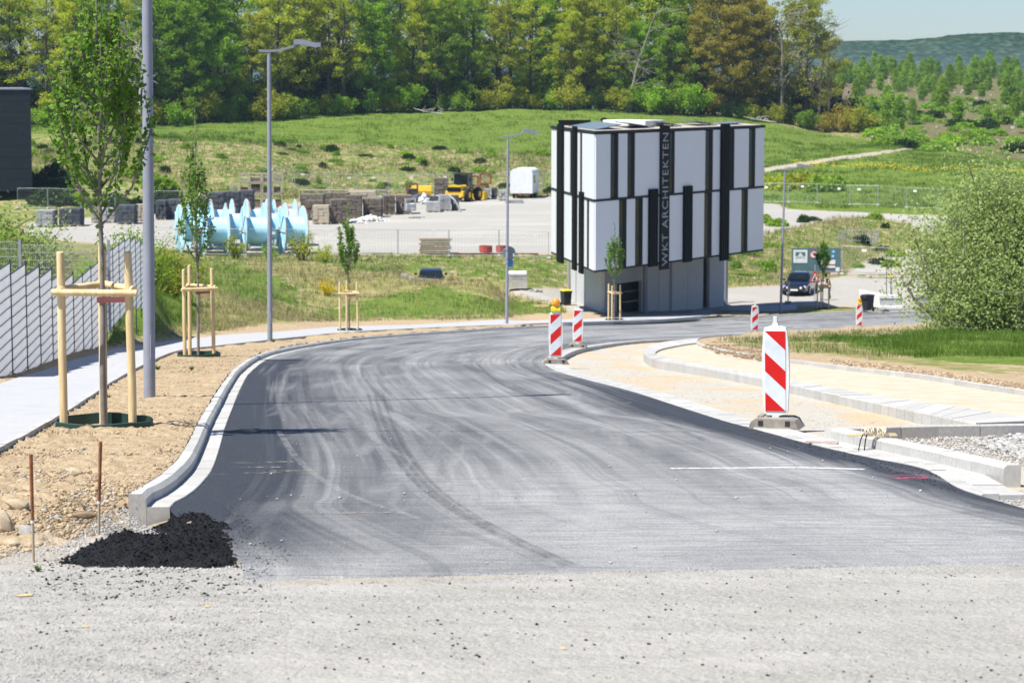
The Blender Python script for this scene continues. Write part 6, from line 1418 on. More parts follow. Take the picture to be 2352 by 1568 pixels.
# ------------------------------------------------------------------ site sign board
M_SB = mottled('sign_board_teal', (.07, .14, .16), (.10, .18, .20), 2, .6, 4, bump=.05); M_PRW = flat('sign_white', (.72, .74, .73), .5); M_BLUE = flat('sign_light_blue', (.08, .32, .55), .5)
x, w_, h, z0 = span(1818, 1930.6, 569.7, 626.4, 181); t = thing('site_sign_board', 'wide teal construction site sign board with safety symbols', 'sign board', (x, 181, z0), 0)
def SU_(px): return (px-360)/1540*w_-w_/2
def SV_(py): return h-(py-95)/775*h
def spanel(name, x0, y0, x1, y1, mat, off=.03, par=None):
    m = MB(); m.box(((SU_(x0)+SU_(x1))/2, -off, (SV_(y0)+SV_(y1))/2), (abs(SU_(x1)-SU_(x0)), .012, abs(SV_(y0)-SV_(y1)))); return m.obj(name, mat, par or t)
m = MB(); m.box((0, 0, h/2), (w_, .04, h)); m.obj('board', M_SB, t)
for sx in (-1, -.33, .33, 1): m = MB(); m.box((sx*w_*.485, .05, h/2-.15), (.06, .05, h+.1)); m.obj('post', M_GALV, t)
lg = spanel('company_panel', 410, 150, 850, 560, M_PRW); spanel('emblem', 475, 220, 785, 350, M_SB, .038, lg)
def tri(name, P, mat, off, par=None):
    m = MB(); P = [(SU_(a), -off, SV_(b)) for a, b in P]; n_ = len(P); m.add(P+[(a, b+.004, c) for a, b, c in P], [tuple(reversed(range(n_))), tuple(range(n_, 2*n_))]); return m.obj(name, mat, par or t)
tri('emblem_triangle', [(540, 352), (630, 228), (725, 352)], M_PRW, .048, lg)
Mx = Matrix.Rotation(math.pi/2, 4, 'X')
place_text('ARNING', 'lettering', M_SB, lg, SU_(775)-SU_(485), .12, Matrix.Translation(((SU_(485)+SU_(775))/2, -.04, SV_(402)))@Mx)
def disc(name, cx, cy, r_, mat, off, par=None, ring=0):
    m = MB(); R_ = r_/1540*w_; m.lathe([(max(.001, R_-ring if ring else .001), -off), (R_, -off), (R_, -off+.01), (max(.001, R_-ring if ring else .001), -off+.01)]+([(R_-ring, -off)] if ring else []), 28, (SU_(cx), 0, SV_(cy)), axis='Y', cap=not ring); return m.obj(name, mat, par or t)
ps = disc('prohibition_sign', 1045, 290, 120, M_PRW, .036); disc('red_ring', 1045, 290, 122, M_RED, .05, ps, .045)
m = MB(); m.box((SU_(1045), -.052, SV_(290)), (.36, .006, .05), R=Matrix.Rotation(.78, 3, 'Y')); m.obj('red_bar', M_RED, ps)
m = MB(); hx_, hz_ = SU_(1075), SV_(290); m.box((hx_, -.048, hz_-.04), (.13, .006, .13), bev=0)
for k in range(4): m.box((hx_-.05+.033*k, -.048, hz_+.07), (.022, .006, .13-.015*abs(k-1.5)))
m.box((hx_-.09, -.048, hz_-.01), (.03, .006, .09)); tagit(m.obj('hand_symbol', M_BLACK, ps), kind='stuff')
for cx, cy in ((1490, 210), (1665, 210), (1490, 355), (1650, 355)):
    d_ = disc('mandatory_sign', cx, cy, 64, M_BLUE, .036); disc('symbol', cx, cy-8, 26, M_PRW, .05, d_); 
for (a, b, c_, d_) in ((1180, 445, 1730, 610), (1290, 625, 1730, 725)):
    q = spanel('notice', a, b, c_, d_, M_PRW); 
    for e in ((a, b, c_, b+8), (a, d_-8, c_, d_)): spanel('notice_border', *e, M_REDP, .042, q)
spanel('small_notice', 1745, 695, 1865, 820, M_PRW); spanel('lower_strip', 380, 822, 1890, 856, mottled('brown_strip', (.3, .2, .15), (.4, .28, .22)))
for k, px in enumerate((1640, 1760, 1930)): m = MB(); m.box((SU_(px), -.1, -.1), (.3, .35, .22), bev=.05); m.obj('foot_block', M_BLOCK, t)
# triangular road works sign
x, w_, h, z0 = span(1860, 1883.5, 622.5, 648.6, 163.5); t = thing('roadworks_sign', 'red-bordered triangular roadworks sign on a pole before the dark blue car', 'road sign', (x, 163.5, z0), 0)
gz_ = G(x, 163.5)-z0
m = MB(); m.cyl((0, .03, gz_-.1), (0, .03, h+.45), .03, n=8); m.obj('pole', M_GALV, t)
m = MB(); m.prism([(-w_/2, 0), (w_/2, 0), (.03, h), (-.03, h)], -.01, .01); pl = m.obj('plate', M_RED, t)
m = MB(); m.prism([(-w_*.34, h*.11), (w_*.34, h*.11), (0, h*.82)], -.018, -.0105); m.obj('white_field', M_PRW, pl)
m = MB(); m.tube([(-.08, -.03, .12), (-.02, -.03, .26), (.0, -.03, .38)], .022, 6); m.tube([(.06, -.03, .12), (.02, -.03, .26)], .022, 6); m.tube([(.0, -.03, .36), (-.08, -.03, .28), (-.14, -.03, .14)], .016, 6); m.cyl((.01, -.042, .43), (.01, -.02, .43), .035, n=10)
tagit(m.obj('digging_figure', M_BLACK, pl), kind='stuff')
# low barriers on the slope
t = thing('crowd_barriers', 'three low steel barriers standing in a square on the slope', 'barriers', at(1972, 204, 0))
def barrier(p, q, par):
    p, q = Vector(p), Vector(q); m = MB()
    for z in (.15, 1.05): m.cyl(p+Vector((0, 0, z)), q+Vector((0, 0, z)), .025, n=6)
    n = 12
    for k in range(n+1): a = p+(q-p)*k/n; m.cyl(a+Vector((0, 0, .15)), a+Vector((0, 0, 1.05)), .012 if 0 < k < n else .028, n=4)
    m.obj('barrier', M_GALV, par)
barrier((-1.75, -.5, .1), (-.9, 1.2, .2), t); barrier((-.9, 1.2, .2), (1.2, 1.1, .2), t); barrier((.95, -.4, 0), (1.8, .8, .2), t)
p = at(1945, 191, 0); q = at(2050, 190, 0); site_fence('wire fence panel standing right of the sign board', [at(1934, 184, 0), at(2043, 183, 0)], seed=10, tags=True)
# white plastic barriers
M_WB = mottled('white_barrier', (.70, .70, .67), (.82, .82, .79), 3, .5, 4, bump=.05)
def water_barrier(label, p, L_, rz):
    t = thing('plastic_barrier', label, 'barrier', p, rz, 'white plastic barriers beside the black bin'); m = MB()
    m.box((0, 0, .9), (L_, .14, .26), bev=.03); m.obj('top_rail', M_WB, t); m = MB(); m.box((0, 0, .2), (L_, .22, .22), bev=.03); m.obj('bottom_rail', M_WB, t)
    n = int(L_/.1)
    for k in range(n): m = MB(); m.box((-L_/2+L_*(k+.5)/n, 0, .54), (.05, .05, .46)); m.obj('bar', M_WB, t)
    m = MB(); m.box((0, .06, .55), (L_-.1, .02, .5)); m.obj('back_web', M_WB, t)
    for sx in (-.38, .38): m = MB(); m.box((sx*L_, 0, .05), (.18, .5, .1), bev=.02); m.obj('foot', M_RUBBER, t)
water_barrier('white slotted plastic barrier right of the black bin, facing the road', at(2046, 154.5, 0), 1.5, -.05); water_barrier('white slotted plastic barrier behind the black bin, running away from the road', at(2001, 157.5, 0), 3.6, 2.05-.2)
water_barrier('white plastic barrier mostly hidden behind the large bush', at(2150, 156, 0), 3.0, .1)
t = thing('marker_pole', 'white pole with yellow head behind the white plastic barrier', 'pole', at(2043.5, 158, 0)); m = MB(); m.cyl((0, 0, 0), (0, 0, 1.9), .04, n=8); m.obj('pole', M_WHITE, t); m = MB(); m.box((0, 0, 2.02), (.13, .1, .28)); m.obj('yellow_head', M_YEL, t); m = MB(); m.lathe([(.05, 1.62), (.12, 1.68), (.12, 1.78), (.05, 1.84)], 12); m.obj('white_lamp', M_WHITE, t)
for dx in (-.18, .12): m = MB(); m.cyl((dx, .2, 0), (dx-.05, .25, 3.4), .025, n=6); m.obj('steel_tube', M_BLACK, t)

# dark industrial wall at the left edge
M_CLAD = mottled('anthracite_cladding', (.012, .016, .022), (.02, .026, .034), 2, .5, 4, bump=.03)
ya = 238.0; xr = float(xu(74, ya, -10)); zt_ = float(zv(206, ya)); t = thing('dark_hall', 'dark anthracite clad industrial hall cut by the left picture edge', 'building', (xr, ya, -11), .26)
zb0 = float(zv(425, ya))-.6; n = 9; hh_ = (zt_-zb0)/n
m = MB(); m.box((-14, 8, (zt_+zb0)/2+11), (27.8, 15.8, zt_-zb0-.1)); m.obj('wall_core', M_CLAD, t)
for k in range(n):
    m = MB(); m.box((-14, .05, zb0+11+hh_*(k+.5)), (28, .1, hh_-.03)); m.obj('cladding_panel', M_CLAD, t); m = MB(); m.box((-.05, 8.05, zb0+11+hh_*(k+.5)), (.1, 15.9, hh_-.03)); m.obj('cladding_panel', M_CLAD, t)
m = MB(); m.box((-14, 8, zt_+11+.06), (28.2, 16.2, .14)); m.obj('roof_edge', M_LAMP, t)
# ------------------------------------------------------------------ person at the fifth tree
def skin_body(name, J, E, Rr, mats, matf, parent, sub=2, loc=None):
    me = bpy.data.meshes.new(name); me.from_pydata(J, E, []); o = bpy.data.objects.new(name, me); COL.objects.link(o)
    sk = o.modifiers.new('skin', 'SKIN'); 
    if not me.skin_vertices: 
        bpy.context.view_layer.objects.active = o
    for i, v in enumerate(me.skin_vertices[0].data): v.radius = (Rr[i], Rr[i]*.85); v.use_root = (i == 0)
    ss = o.modifiers.new('sub', 'SUBSURF'); ss.levels = sub; ss.render_levels = sub
    dg = bpy.context.evaluated_depsgraph_get(); dg.update(); m2 = bpy.data.meshes.new_from_object(o.evaluated_get(dg)); bpy.data.objects.remove(o)
    m2.name = name
    m2.materials.clear()
    for m_ in mats: m2.materials.append(m_)
    for p in m2.polygons: p.material_index = matf(p.center); p.use_smooth = True
    o = bpy.data.objects.new(name, m2); COL.objects.link(o); o.parent = parent; return o
M_SKIN = flat('skin', (.42, .24, .16), .6); M_SHIRT = flat('black_shirt', (.012, .012, .016), .9); M_TROUS = flat('dark_trousers', (.05, .05, .06), .9)
pp = at(1905, 163.5, 0); t = thing('person', 'person in black shirt and dark work trousers bending towards the fifth tree with a green bucket', 'person', pp, math.pi*.5)
t['label'] = 'person in black shirt and dark work trousers holding a bucket beside the fifth tree'
# local: +y is forward (rotated so forward points left in the photo)
J = [(0, 0, .95), (0, .03, 1.12), (0, .10, 1.30), (0, .17, 1.43), (0, .22, 1.50), (0, .27, 1.60), (0, .29, 1.70),
     (-.19, .16, 1.40), (-.25, .22, 1.15), (-.20, .42, .98), (-.18, .50, .93), (.19, .16, 1.40), (.25, .20, 1.14), (.20, .40, .96), (.18, .48, .91),
     (-.10, .0, .90), (-.12, .04, .50), (-.12, -.03, .09), (-.13, .12, .04), (.10, .0, .90), (.13, .0, .50), (.13, -.08, .09), (.14, .07, .04)]
E = [(0, 1), (1, 2), (2, 3), (3, 4), (4, 5), (5, 6), (3, 7), (7, 8), (8, 9), (9, 10), (3, 11), (11, 12), (12, 13), (13, 14), (0, 15), (15, 16), (16, 17), (17, 18), (0, 19), (19, 20), (20, 21), (21, 22)]
Rr = [.155, .14, .155, .12, .055, .085, .075, .075, .05, .038, .032, .075, .05, .038, .032, .10, .07, .048, .045, .10, .07, .048, .045]
def mf(c):
    if c.z > 1.47: return 0
    if abs(c.x) > .16 and c.z < 1.2 and c.y > .2 or (c.y > .36 and c.z > .8): return 0
    return 1 if c.z > .95 else 2
body = skin_body('body', J, E, Rr, [M_SKIN, M_SHIRT, M_TROUS], mf, t)
m = MB(); m.lathe([(.03, 1.58), (.095, 1.62), (.105, 1.70), (.08, 1.77), (.02, 1.80)], 12, (0, .265, .0)); m.obj('hair', M_BLACK, t, True)
m = MB(); m.box((0, .365, 1.655), (.03, .03, .04)); m.obj('nose', M_SKIN, t)
for sx in (-1, 1):
    h = t; m = MB()
    for k in range(4): m.tube([(sx*.18+(k-1.5)*.018, .50, .93), (sx*.18+(k-1.5)*.02, .54, .90-.003*k), (sx*.18+(k-1.5)*.02, .535, .865)], [.011, .010, .008], 5)
    m.tube([(sx*.15, .48, .93), (sx*.13, .52, .91)], [.012, .009], 5); tagit(m.obj('fingers', M_SKIN, t), kind='stuff')
m = MB(); m.box((.16, .02, .93), (.12, .26, .22), bev=.03); m.obj('tool_pouch', flat('tan_leather', (.45, .28, .10), .8), t)
bk = thing('bucket', 'green bucket held by the person beside the fifth tree', 'bucket', pp+Vector((-.56, 0, .55)))
m = MB(); m.lathe([(.13, 0), (.17, .30), (.155, .30), (.12, .02)], 18); m.obj('bucket_wall', flat('green_plastic', (.03, .13, .04), .5), bk, True)
m = MB(); m.tube([(-.17, 0, .30), (-.1, 0, .40), (0, 0, .44), (.1, 0, .40), (.17, 0, .30)], .008, 5); m.obj('handle', M_GALV, bk)
# ------------------------------------------------------------------ asphalt heap at the kerb end
hp = [(105, 1287), (150, 1262), (200, 1232), (262, 1216), (330, 1207), (385, 1185), (400, 1168), (480, 1168), (545, 1195), (560, 1250), (575, 1300), (520, 1305), (400, 1300), (300, 1300), (200, 1298)]
HP = [tuple(unp(u, v, .02)[:2]) for u, v in hp]
def seg_dist(x, y, P):
    d = np.full(x.shape, 9.)
    for i in range(len(P)):
        a = np.array(P[i]); b = np.array(P[(i+1) % len(P)]); ab = b-a; q = np.clip(((x-a[0])*ab[0]+(y-a[1])*ab[1])/(ab@ab), 0, 1); d = np.minimum(d, np.hypot(x-a[0]-q*ab[0], y-a[1]-q*ab[1]))
    return d
HC_ = unp(330, 1250, .1)
def hz_(x, y):
    d = seg_dist(x, y, HP); b = Rz(y)+.012
    bulge = np.exp(-((x-HC_.x+.08)/.42)**2-((y-HC_.y)/.6)**2)*.62+.22*np.exp(-((x-HC_.x-.33)/.25)**2-((y-HC_.y-.9)/.6)**2)
    low = .22+.78*bulge
    return b-.03+(.17*low)*sst(0, .26, d)+sst(0, .08, d)*(sst(0, .15, d)*.085*(fbm(x*6, y*6, 4, 201)-.5)+.07*(fbm(x*20, y*20, 3, 202)-.5)+.035*(fbm(x*60, y*60, 2, 203)-.5))
def tar_mat():
    k = NM('fresh_asphalt_crumbs', .85, spec=.2); p = k.pos(); k.base(k.ramp(k.noise(p, 70, 4, .7), [(.35, (.006, .007, .008)), (.58, (.017, .018, .021)), (.8, (.06, .058, .056))])); k.bump(k.noise(p, 90, 4, .7), 1, .015); return k.m
M_TAR = tar_mat()
o, _, _ = fill('asphalt_heap', HP, .0011, .0016, hz_, M_TAR, kind='stuff'); tagit(o, 'heap of loose black asphalt at the cut end of the left kerb', 'asphalt heap')
def scatter(name, label, cat, n, poly_uv, s0, s1, mat, seed, off=0.0, terr=True, flat_=.6, gauss=None, sink=.3, kind='stuff'):
    r = np.random.default_rng(seed); P = np.array([tuple(unp(u, v, 0, terr)[:2]) for u, v in poly_uv]); pts = []
    W = np.stack([P[:, 0]/P[:, 1], np.log(P[:, 1])], 1)
    while len(pts) < n:
        a = r.uniform(W[:, 0].min(), W[:, 0].max(), n*2); b = np.exp(r.uniform(W[:, 1].min(), W[:, 1].max(), n*2)); x = a*b; m = inpoly(x, b, [tuple(q) for q in P]); pts += list(zip(x[m], b[m]))
    pts = np.array(pts[:n]); s_ = np.exp(r.uniform(math.log(s0), math.log(s1), n)); z = (Tz(pts[:, 0], pts[:, 1]) if terr else Rz(pts[:, 1]))+off+s_*flat_*(1-sink)*.6
    V, F = rocks(r, np.stack([pts[:, 0], pts[:, 1], z], 1), s_, flat_); return tagit(link_mesh(name, np_mesh(name, V, F), mat), label, cat, kind=kind)
M_CLOD = mottled('soil_clods', (.34, .25, .15), (.52, .41, .27), 9, .97, 5, bump=.5)
M_CLODD = mottled('dark_soil_clods', (.20, .14, .085), (.34, .25, .16), 9, .97, 5, bump=.5)
M_GRV = mottled('grey_gravel', (.26, .25, .23), (.52, .50, .47), 7, .95, 5, bump=.5)
M_STN = mottled('tan_stones', (.40, .32, .20), (.60, .50, .36), 7, .9, 5, bump=.5)
LV = [(-60, 1300), (-60, 1010), (100, 952), (190, 905), (330, 832), (465, 792), (640, 778), (690, 786), (560, 822), (500, 872), (470, 935), (440, 1000), (395, 1060), (330, 1115), (288, 1140), (200, 1225)]
scatter('soil_clods', 'loose clods of tan soil on the verge beside the left kerb', 'soil', 22000, LV, .0035, .019, M_CLOD, 1)
scatter('soil_clods', 'few larger clods of tan soil on the left verge', 'soil', 260, LV, .016, .034, M_CLOD, 21)
scatter('soil_clods', 'darker clods on the left verge', 'soil', 3500, LV, .004, .024, M_CLODD, 2)  # same kind of clods in a darker brown
scatter('verge_stones', 'small pale stones lying on the left verge', 'stones', 260, [(-60, 1300), (-60, 1060), (200, 1030), (380, 1060), (290, 1140), (220, 1220)], .008, .026, M_GRV, 3)
scatter('soil_clods', 'loose clods along the upper side of the left footpath', 'soil', 2500, [(-20, 862), (215, 800), (330, 780), (440, 762), (700, 742), (700, 735), (430, 745), (330, 760), (215, 785), (-20, 850)], .01, .045, M_CLOD, 4)
scatter('gravel', 'grey gravel in the lower left corner beside the asphalt heap', 'gravel', 12000, [(-80, 1600), (-80, 1255), (60, 1262), (190, 1240), (290, 1180), (330, 1200), (420, 1240), (560, 1335), (620, 1345), (700, 1420), (400, 1600)], .0018, .0075, M_GRV, 5)
scatter('gravel', 'pale crushed gravel under the cut kerb end', 'gravel', 5000, [(130, 1262), (170, 1225), (235, 1180), (285, 1165), (330, 1205), (560, 1310), (300, 1315)], .003, .012, M_GRV, 6)
scatter('gravel', 'fine grit strewn over the old road surface in front', 'grit', 5000, [(-100, 1700), (-100, 1345), (2500, 1312), (2500, 1700)], .0015, .0045, M_GRV, 7)
scatter('asphalt_crumbs', 'black asphalt crumbs scattered on the old road surface', 'crumbs', 600, [(-60, 1600), (-60, 1270), (560, 1300), (620, 1340), (2450, 1308), (2450, 1600)], .0025, .009, M_TAR, 8, flat_=.7)
r = np.random.default_rng(88); q = r.uniform(0, 1, (15000, 2)); HPa = np.array(HP); qx = HPa[:, 0].min()+q[:, 0]*np.ptp(HPa[:, 0]); qy = HPa[:, 1].min()+q[:, 1]*np.ptp(HPa[:, 1]); kk = inpoly(qx, qy, HP); qx, qy = qx[kk], qy[kk]; ss_ = np.exp(r.uniform(math.log(.002), math.log(.011), len(qx)))
V, F = rocks(r, np.stack([qx, qy, hz_(qx, qy)+ss_*.2], 1), ss_, .7); tagit(link_mesh('asphalt_lumps', np_mesh('asphalt_lumps', V, F), M_TAR), 'loose black lumps on the asphalt heap', 'asphalt lumps', kind='stuff')
scatter('asphalt_crumbs', 'black crumbs around the asphalt heap', 'crumbs', 500, [(60, 1310), (120, 1250), (560, 1290), (640, 1330), (560, 1370), (150, 1380)], .003, .012, M_TAR, 9)
scatter('asphalt_crumbs', 'black crumbs thinning out from the heap onto the new asphalt', 'crumbs', 420, [(500, 1165), (560, 1170), (590, 1230), (680, 1270), (620, 1330), (560, 1325), (540, 1250)], .0015, .0055, M_TAR, 31, off=.006, terr=False)
scatter('asphalt_crumbs', 'loose crumbs along the front joint of the new asphalt', 'crumbs', 2500, [(555, 1326), (2452, 1292), (2452, 1312), (560, 1346)], .002, .006, M_GRV, 10)
scatter('pebbles', 'small stones lying on the new asphalt', 'pebbles', 130, [(560, 1310), (520, 1100), (560, 960), (1600, 960), (2200, 1140), (2400, 1290)], .004, .016, M_GRV, 11, off=.008, terr=False)
scatter('gravel', 'coarse grey gravel behind the right kerbs', 'gravel', 2600, [(1950, 1004), (2420, 1000), (2420, 1078), (2330, 1064), (2180, 1036), (2060, 1012)], .006, .022, M_GRV, 12, off=-.01, terr=False)
scatter('gravel', 'heap of broken stone at the right edge behind the kerb', 'gravel', 900, [(2220, 1010), (2460, 990), (2460, 1070), (2340, 1055)], .015, .048, M_GRV, 13, off=.0, terr=False)
scatter('gravel', 'fine grit in the unfinished parking bay', 'grit', 3500, [(1320, 845), (1300, 826), (1400, 800), (1480, 800), (1480, 845), (1750, 892), (2120, 980), (1905, 984), (1760, 955), (1560, 908)], .003, .009, M_GRV, 14, off=-.05, terr=False)
scatter('gravel', 'grey gravel bank below the end of the right kerb', 'gravel', 3500, [(2205, 1128), (2330, 1118), (2500, 1120), (2500, 1215), (2352, 1178)], .003, .013, M_GRV, 15, off=-.03, terr=False)
ridge = [(1905, 838), (2100, 858), (2352, 896), (2450, 915), (2450, 902), (2352, 884), (2200, 862), (2050, 840), (1905, 826)]
scatter('soil_clods', 'loose soil ridge along the edging of the sand path', 'soil', 1800, ridge, .012, .05, M_CLODD, 16); scatter('soil_clods', 'tan soil clods along the edging of the sand path', 'soil', 1500, ridge, .012, .05, M_CLOD, 17)
scatter('soil_clods', 'soil clods at the tip of the island behind the curved edging', 'soil', 900, [(1610, 795), (1640, 785), (1760, 790), (1760, 832), (1650, 812)], .015, .06, M_CLODD, 18)
scatter('asphalt_crumbs', 'dark crumbs along the right edge of the new asphalt', 'crumbs', 700, [(1730, 985), (1990, 1048), (2190, 1095), (2200, 1140), (2100, 1100), (1900, 1050), (1700, 990)], .002, .007, M_TAR, 19, off=.006, terr=False)
# single stones lower left
def stone(label, u, v, s_, mat, seed, sc=(1, 1, .8)):
    r = np.random.default_rng(seed); p = unp(u, v, .0, True); bm_v, bm_f = rocks(r, np.zeros((1, 3)), np.array([1.0]), 1.0)
    me = np_mesh('stone', bm_v, bm_f); o = link_mesh('stone', me, mat, None, p+Vector((0, 0, s_*.45))); o.scale = (s_*sc[0], s_*sc[1], s_*sc[2])
    b = o.modifiers.new('bev', 'BEVEL'); b.width = .12; b.segments = 2; return tagit(o, label, 'stone')
stone('squared grey stone between the brown rocks at the left edge', 63, 1238, .062, M_GRV, 3, (1, .8, 1)); stone('dark tan rock cut by the left picture edge', 4, 1222, .085, M_STN, 5, (.9, .8, 1)); stone('flat tan stone in front of the squared grey stone', 26, 1256, .055, M_STN, 6, (1.3, .9, .6)); stone('flat brown stone on the slope near the second rod', 196, 1192, .07, M_CLODD, 7, (1.5, .6, .5)); stone('pale tan stone in the middle of the soil slope', 172, 1093, .07, M_STN, 8, (1.1, .9, .8)); stone('pale stone at the lower slope near the first rod', 42, 1168, .06, M_STN, 9, (1.4, .9, .7))
# rusty rods
def rod(label, u, v, vt, ut):
    p = unp(u, v, 0, True); h = float(zv(vt, p.y))-p.z; dx = float(xu(ut, p.y, p.z+h))-p.x; t = thing('surveying_rod', label, 'rod', p)
    m = MB(); m.tube([(0, 0, -.05), (dx*.35, 0, h*.38)], [.008, .0095], 8); m.obj('pale_lower_part', flat('bleached_wood', (.45, .36, .25), .8), t, True)
    m = MB(); m.tube([(dx*.35, 0, h*.38), (dx, 0, h)], [.010, .0115], 8); m.obj('rusty_upper_part', M_RUST, t, True)
    m = MB(); m.cyl((dx*.35, 0, h*.36), (dx*.36, 0, h*.385), .0125, n=8); m.obj('white_tape', M_WHITE, t)
rod('left rusty iron rod stuck in the gravel by the grey stone', 77, 1289, 1043, 71); rod('right rusty iron rod between the asphalt heap and the soil slope', 226, 1236, 1014, 231)
# weed, wood chips
def tuft(label, u, v, n, h, seed, mat=LG):
    r = np.random.default_rng(seed); p = unp(u, v, 0, True); V = []; 
    for k in range(n):
        a = r.uniform(0, 6.3); l_ = h*r.uniform(.5, 1.2); c, s_ = math.cos(a), math.sin(a); w_ = .006+h*.05; o_ = r.uniform(.3, 1)*l_
        V += [(-s_*w_, c*w_, 0), (s_*w_, -c*w_, 0), (c*o_, s_*o_, l_*r.uniform(.5, 1))]
    o = link_mesh('weed', np_mesh('weed', np.array(V), np.arange(3*n).reshape(-1, 3)), mat, None, p); return tagit(o, label, 'weed')
tuft('small green weed in the gravel below the first rod', 88, 1312, 60, .035, 1); tuft('small weed at the foot of the second lamp pole', 628, 786, 80, .16, 2); tuft('low grass tuft right of the nearest lamp', 362, 850, 90, .12, 3); tuft('sparse grass tuft on the verge before the second tree', 440, 850, 60, .10, 4); tuft('green tuft on the verge near the nearest tree ring', 250, 914, 40, .07, 5); tuft('grass tuft at the edge of the mound behind the path', 345, 806, 70, .14, 6)
def chip(label, u, v, L_, w_, rz, seed):
    L_ *= .7; w_ *= .8; p = unp(u, v, .0, True); t = thing('wood_chip', label, 'wood piece', p+Vector((0, 0, .006)), rz); m = MB(); m.box((0, 0, 0), (L_, w_, .008), bev=.002); m.obj('piece', M_STAKE, t); m = MB(); m.box((L_*.1, w_*.4, .003), (L_*.7, w_*.3, .005), .12); m.obj('splinter', M_STAKE, t)
chip('splintered wood piece lying on the gravel at the lower left', 56, 1369, .11, .028, .3, 1); chip('thin pale splinter on the old road at the lower left', 196, 1441, .05, .008, 0, 2); chip('small wood splinter on the old road left of the middle', 476, 1394, .04, .012, 0, 3); chip('pale straw on the old road near the bottom', 1293, 1491, .045, .006, -.4, 4)
# string bundle on two sticks lying on the kerb
p = unp(2003, 1001, .15); t = thing('string_bundle', 'bundle of pale string wound on wooden sticks lying across the right kerbs', 'string', p)
for dy in (-.03, .03): m = MB(); m.box((0, dy, .012), (.50, .028, .016), .12 if dy > 0 else .02); m.obj('stick', M_STAKE, t)
M_STR = flat('string', (.62, .56, .42), .9); r = np.random.default_rng(4); m = MB(); pts_ = []
for k in range(150): a = k*.62; q = r.normal()*.25; pts_.append((.02+.11*math.sin(k*.083)*1.0+r.normal()*.01, .07*math.cos(a)+q*.02, .045+.042*math.sin(a)))
m.tube(pts_, .0055, 4); m.obj('string', M_STR, t)
m = MB(); m.tube([(-.1, -.06, .03), (-.14, -.16, -.02), (-.17, -.22, -.13)], .006, 4); m.tube([(-.06, -.06, .03), (-.09, -.16, -.02), (-.11, -.22, -.13)], .006, 4); m.obj('loose_end', M_BLACK, t)
# brick-coloured stone lying on the band, paint marks, sand patches
p = unp(1888, 1017, .02); t = tagit(MB().box((0, 0, .006), (.34, .10, .012), -.35).obj('paving_brick', mottled('brick_red', (.36, .25, .22), (.46, .34, .30)), None, loc=p), 'flat reddish brick lying on the concrete band of the right kerb', 'brick')
def flat_poly(name, P, mat, off, parent=None, kind=None):
    m = MB(); V = []
    for u, v in P: q = unp(u, v, off); V.append(tuple(q))
    m.add(V, [tuple(reversed(range(len(V))))]); o = m.obj(name, mat, parent); 
    if kind: o['kind'] = kind
    return o
def strip(name, line, w_, mat, off, parent=None):
    A_ = resample(catmull([unp(u, v, off) for u, v in line], 40), .08); L1 = offs(A_, w_/2); L2 = offs(A_, -w_/2); m = MB(); V = [tuple((a[0], a[1], float(Rz(a[1]))+off)) for a in L1]+[tuple((a[0], a[1], float(Rz(a[1]))+off)) for a in L2]; n = len(L1)
    m.add(V, [(i, i+1, n+i+1, n+i) for i in range(n-1)]); return m.obj(name, mat, parent)
def worn(name, c0, thr, sc=9, alpha=True):
    k = NM(name, .8, c0); p = k.pos(); f = k.ramp(k.noise(k.mapping(p, (1, .5, 1)), sc, 5, .7), [(thr-.08, 0), (thr+.08, 1)]); tb = k.n('ShaderNodeBsdfTransparent'); ms = k.n('ShaderNodeMixShader'); k.l(f, ms.inputs[0]); k.l(tb.outputs[0], ms.inputs[1]); k.l(k.b.outputs[0], ms.inputs[2]); k.l(ms.outputs[0], k.t.nodes['Material Output'].inputs[0]); return k.m
mk = structure('paint_marks'); M_PINK = worn('pink_spray', (.78, .10, .22), .36); M_CHALK = worn('chalk_line', (.62, .62, .61), .40, 14); M_SANDP = worn('sand_smear', (.36, .32, .26), .54, 16); M_JOINT = flat('dark_joint', (.03, .031, .034), .9); M_DUST = worn('dust_smear', (.42, .425, .43), .46, 6)
strip('pink_line', [(2035, 1092), (2085, 1091), (2132, 1092)], .020, M_PINK, .0064, mk); strip('pink_line', [(2060, 1098), (2095, 1095), (2130, 1095)], .03, M_PINK, .0072, mk); strip('pink_line', [(2060, 1096), (2100, 1099), (2133, 1096)], .022, M_PINK, .0084, mk)
strip('chalk_line', [(1540, 1075), (1680, 1074), (1830, 1073), (1985, 1077)], .13, M_CHALK, .0064, mk)
strip('day_joint', [(490, 990), (700, 989), (1000, 990), (1400, 991), (1700, 989)], .03, worn('joint', (.025, .026, .03), .44, 12), .0064, mk)
for k, (u, v, L_) in enumerate(((735, 897, 40), (738, 909, 50), (690, 848, 30), (705, 836, 36), (590, 1072, 60), (700, 1080, 80), (600, 1085, 45), (720, 1020, 30), (1130, 868, 50), (1290, 868, 60), (1392, 925, 60), (1445, 757, 26), (1240, 818, 40), (640, 1060, 36), (780, 1178, 60), (840, 1176, 60))):
    strip('sand_smear', [(u-L_, v+.5), (u, v), (u+L_, v-.6)], .16 if v < 1000 else .09, M_SANDP, .0062+.00012*k, mk)
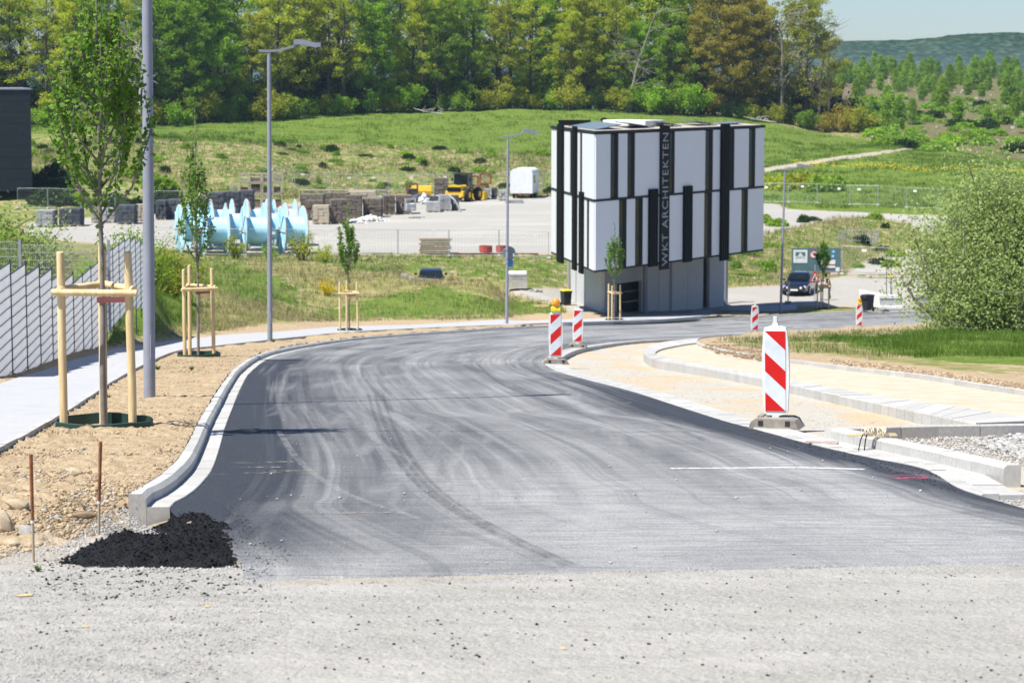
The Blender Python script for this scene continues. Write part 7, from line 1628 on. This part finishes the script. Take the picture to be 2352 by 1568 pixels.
def track_mat(name, col, amt):
    k = NM(name, .8, col); p = k.pos(); f = k.math('MULTIPLY', k.ramp(k.noise(k.mapping(p, (3, 1.2, 1)), 3, 5, .7), [(.35, .1), (.6, 1)]), amt); tb = k.n('ShaderNodeBsdfTransparent'); ms = k.n('ShaderNodeMixShader'); k.l(f, ms.inputs[0]); k.l(tb.outputs[0], ms.inputs[1]); k.l(k.b.outputs[0], ms.inputs[2]); k.l(ms.outputs[0], k.t.nodes['Material Output'].inputs[0]); return k.m
M_TD = track_mat('tyre_mark_dark', (.07, .073, .08), .26); M_TP = track_mat('tyre_mark_pale', (.48, .48, .47), .22)
main_ = [(845, 905), (862, 960), (890, 1020), (945, 1095), (1030, 1165), (1150, 1232), (1300, 1300)]
for q, (du, w_, mt) in enumerate(((0, .05, M_TD), (16, .05, M_TD), (34, .04, M_TD), (-22, .09, M_TP), (58, .12, M_TP))):
    strip('tyre_mark', [(u+du, v) for u, v in main_], w_, mt, .0090+.0005*q, mk)
for q, L_ in enumerate(([(700, 850), (705, 900), (720, 960), (760, 1010)], [(760, 870), (790, 930), (850, 1000), (950, 1060)], [(1000, 850), (1060, 900), (1180, 960), (1330, 1020)], [(1090, 830), (1150, 880), (1280, 930), (1430, 985)], [(930, 840), (960, 890), (1050, 960), (1200, 1040)], [(640, 990), (690, 1060), (790, 1130), (960, 1190)], [(1180, 830), (1290, 880), (1450, 940), (1620, 1010)])):
    strip('tyre_mark', L_, .07 if q % 2 else .11, M_TP if q % 3 else M_TD, .0118+.0004*q, mk)
# haze over the distance
hz = MB(); hz.box((0, 4300, -35), (9000, 8800, 96)); ho = hz.obj('haze', None, None, kind='stuff') if False else link_mesh('haze', hz.me('haze')); ho['kind'] = 'stuff'
mh = bpy.data.materials.new('haze_air'); mh.use_nodes = True; nh = mh.node_tree; nh.nodes.remove(nh.nodes['Principled BSDF']); pv = nh.nodes.new('ShaderNodeVolumePrincipled'); pv.inputs['Density'].default_value = .00012; pv.inputs['Color'].default_value = (.60, .80, 1, 1); pv.inputs['Anisotropy'].default_value = .2
nh.links.new(pv.outputs[0], nh.nodes['Material Output'].inputs['Volume']); ho.data.materials.append(mh)
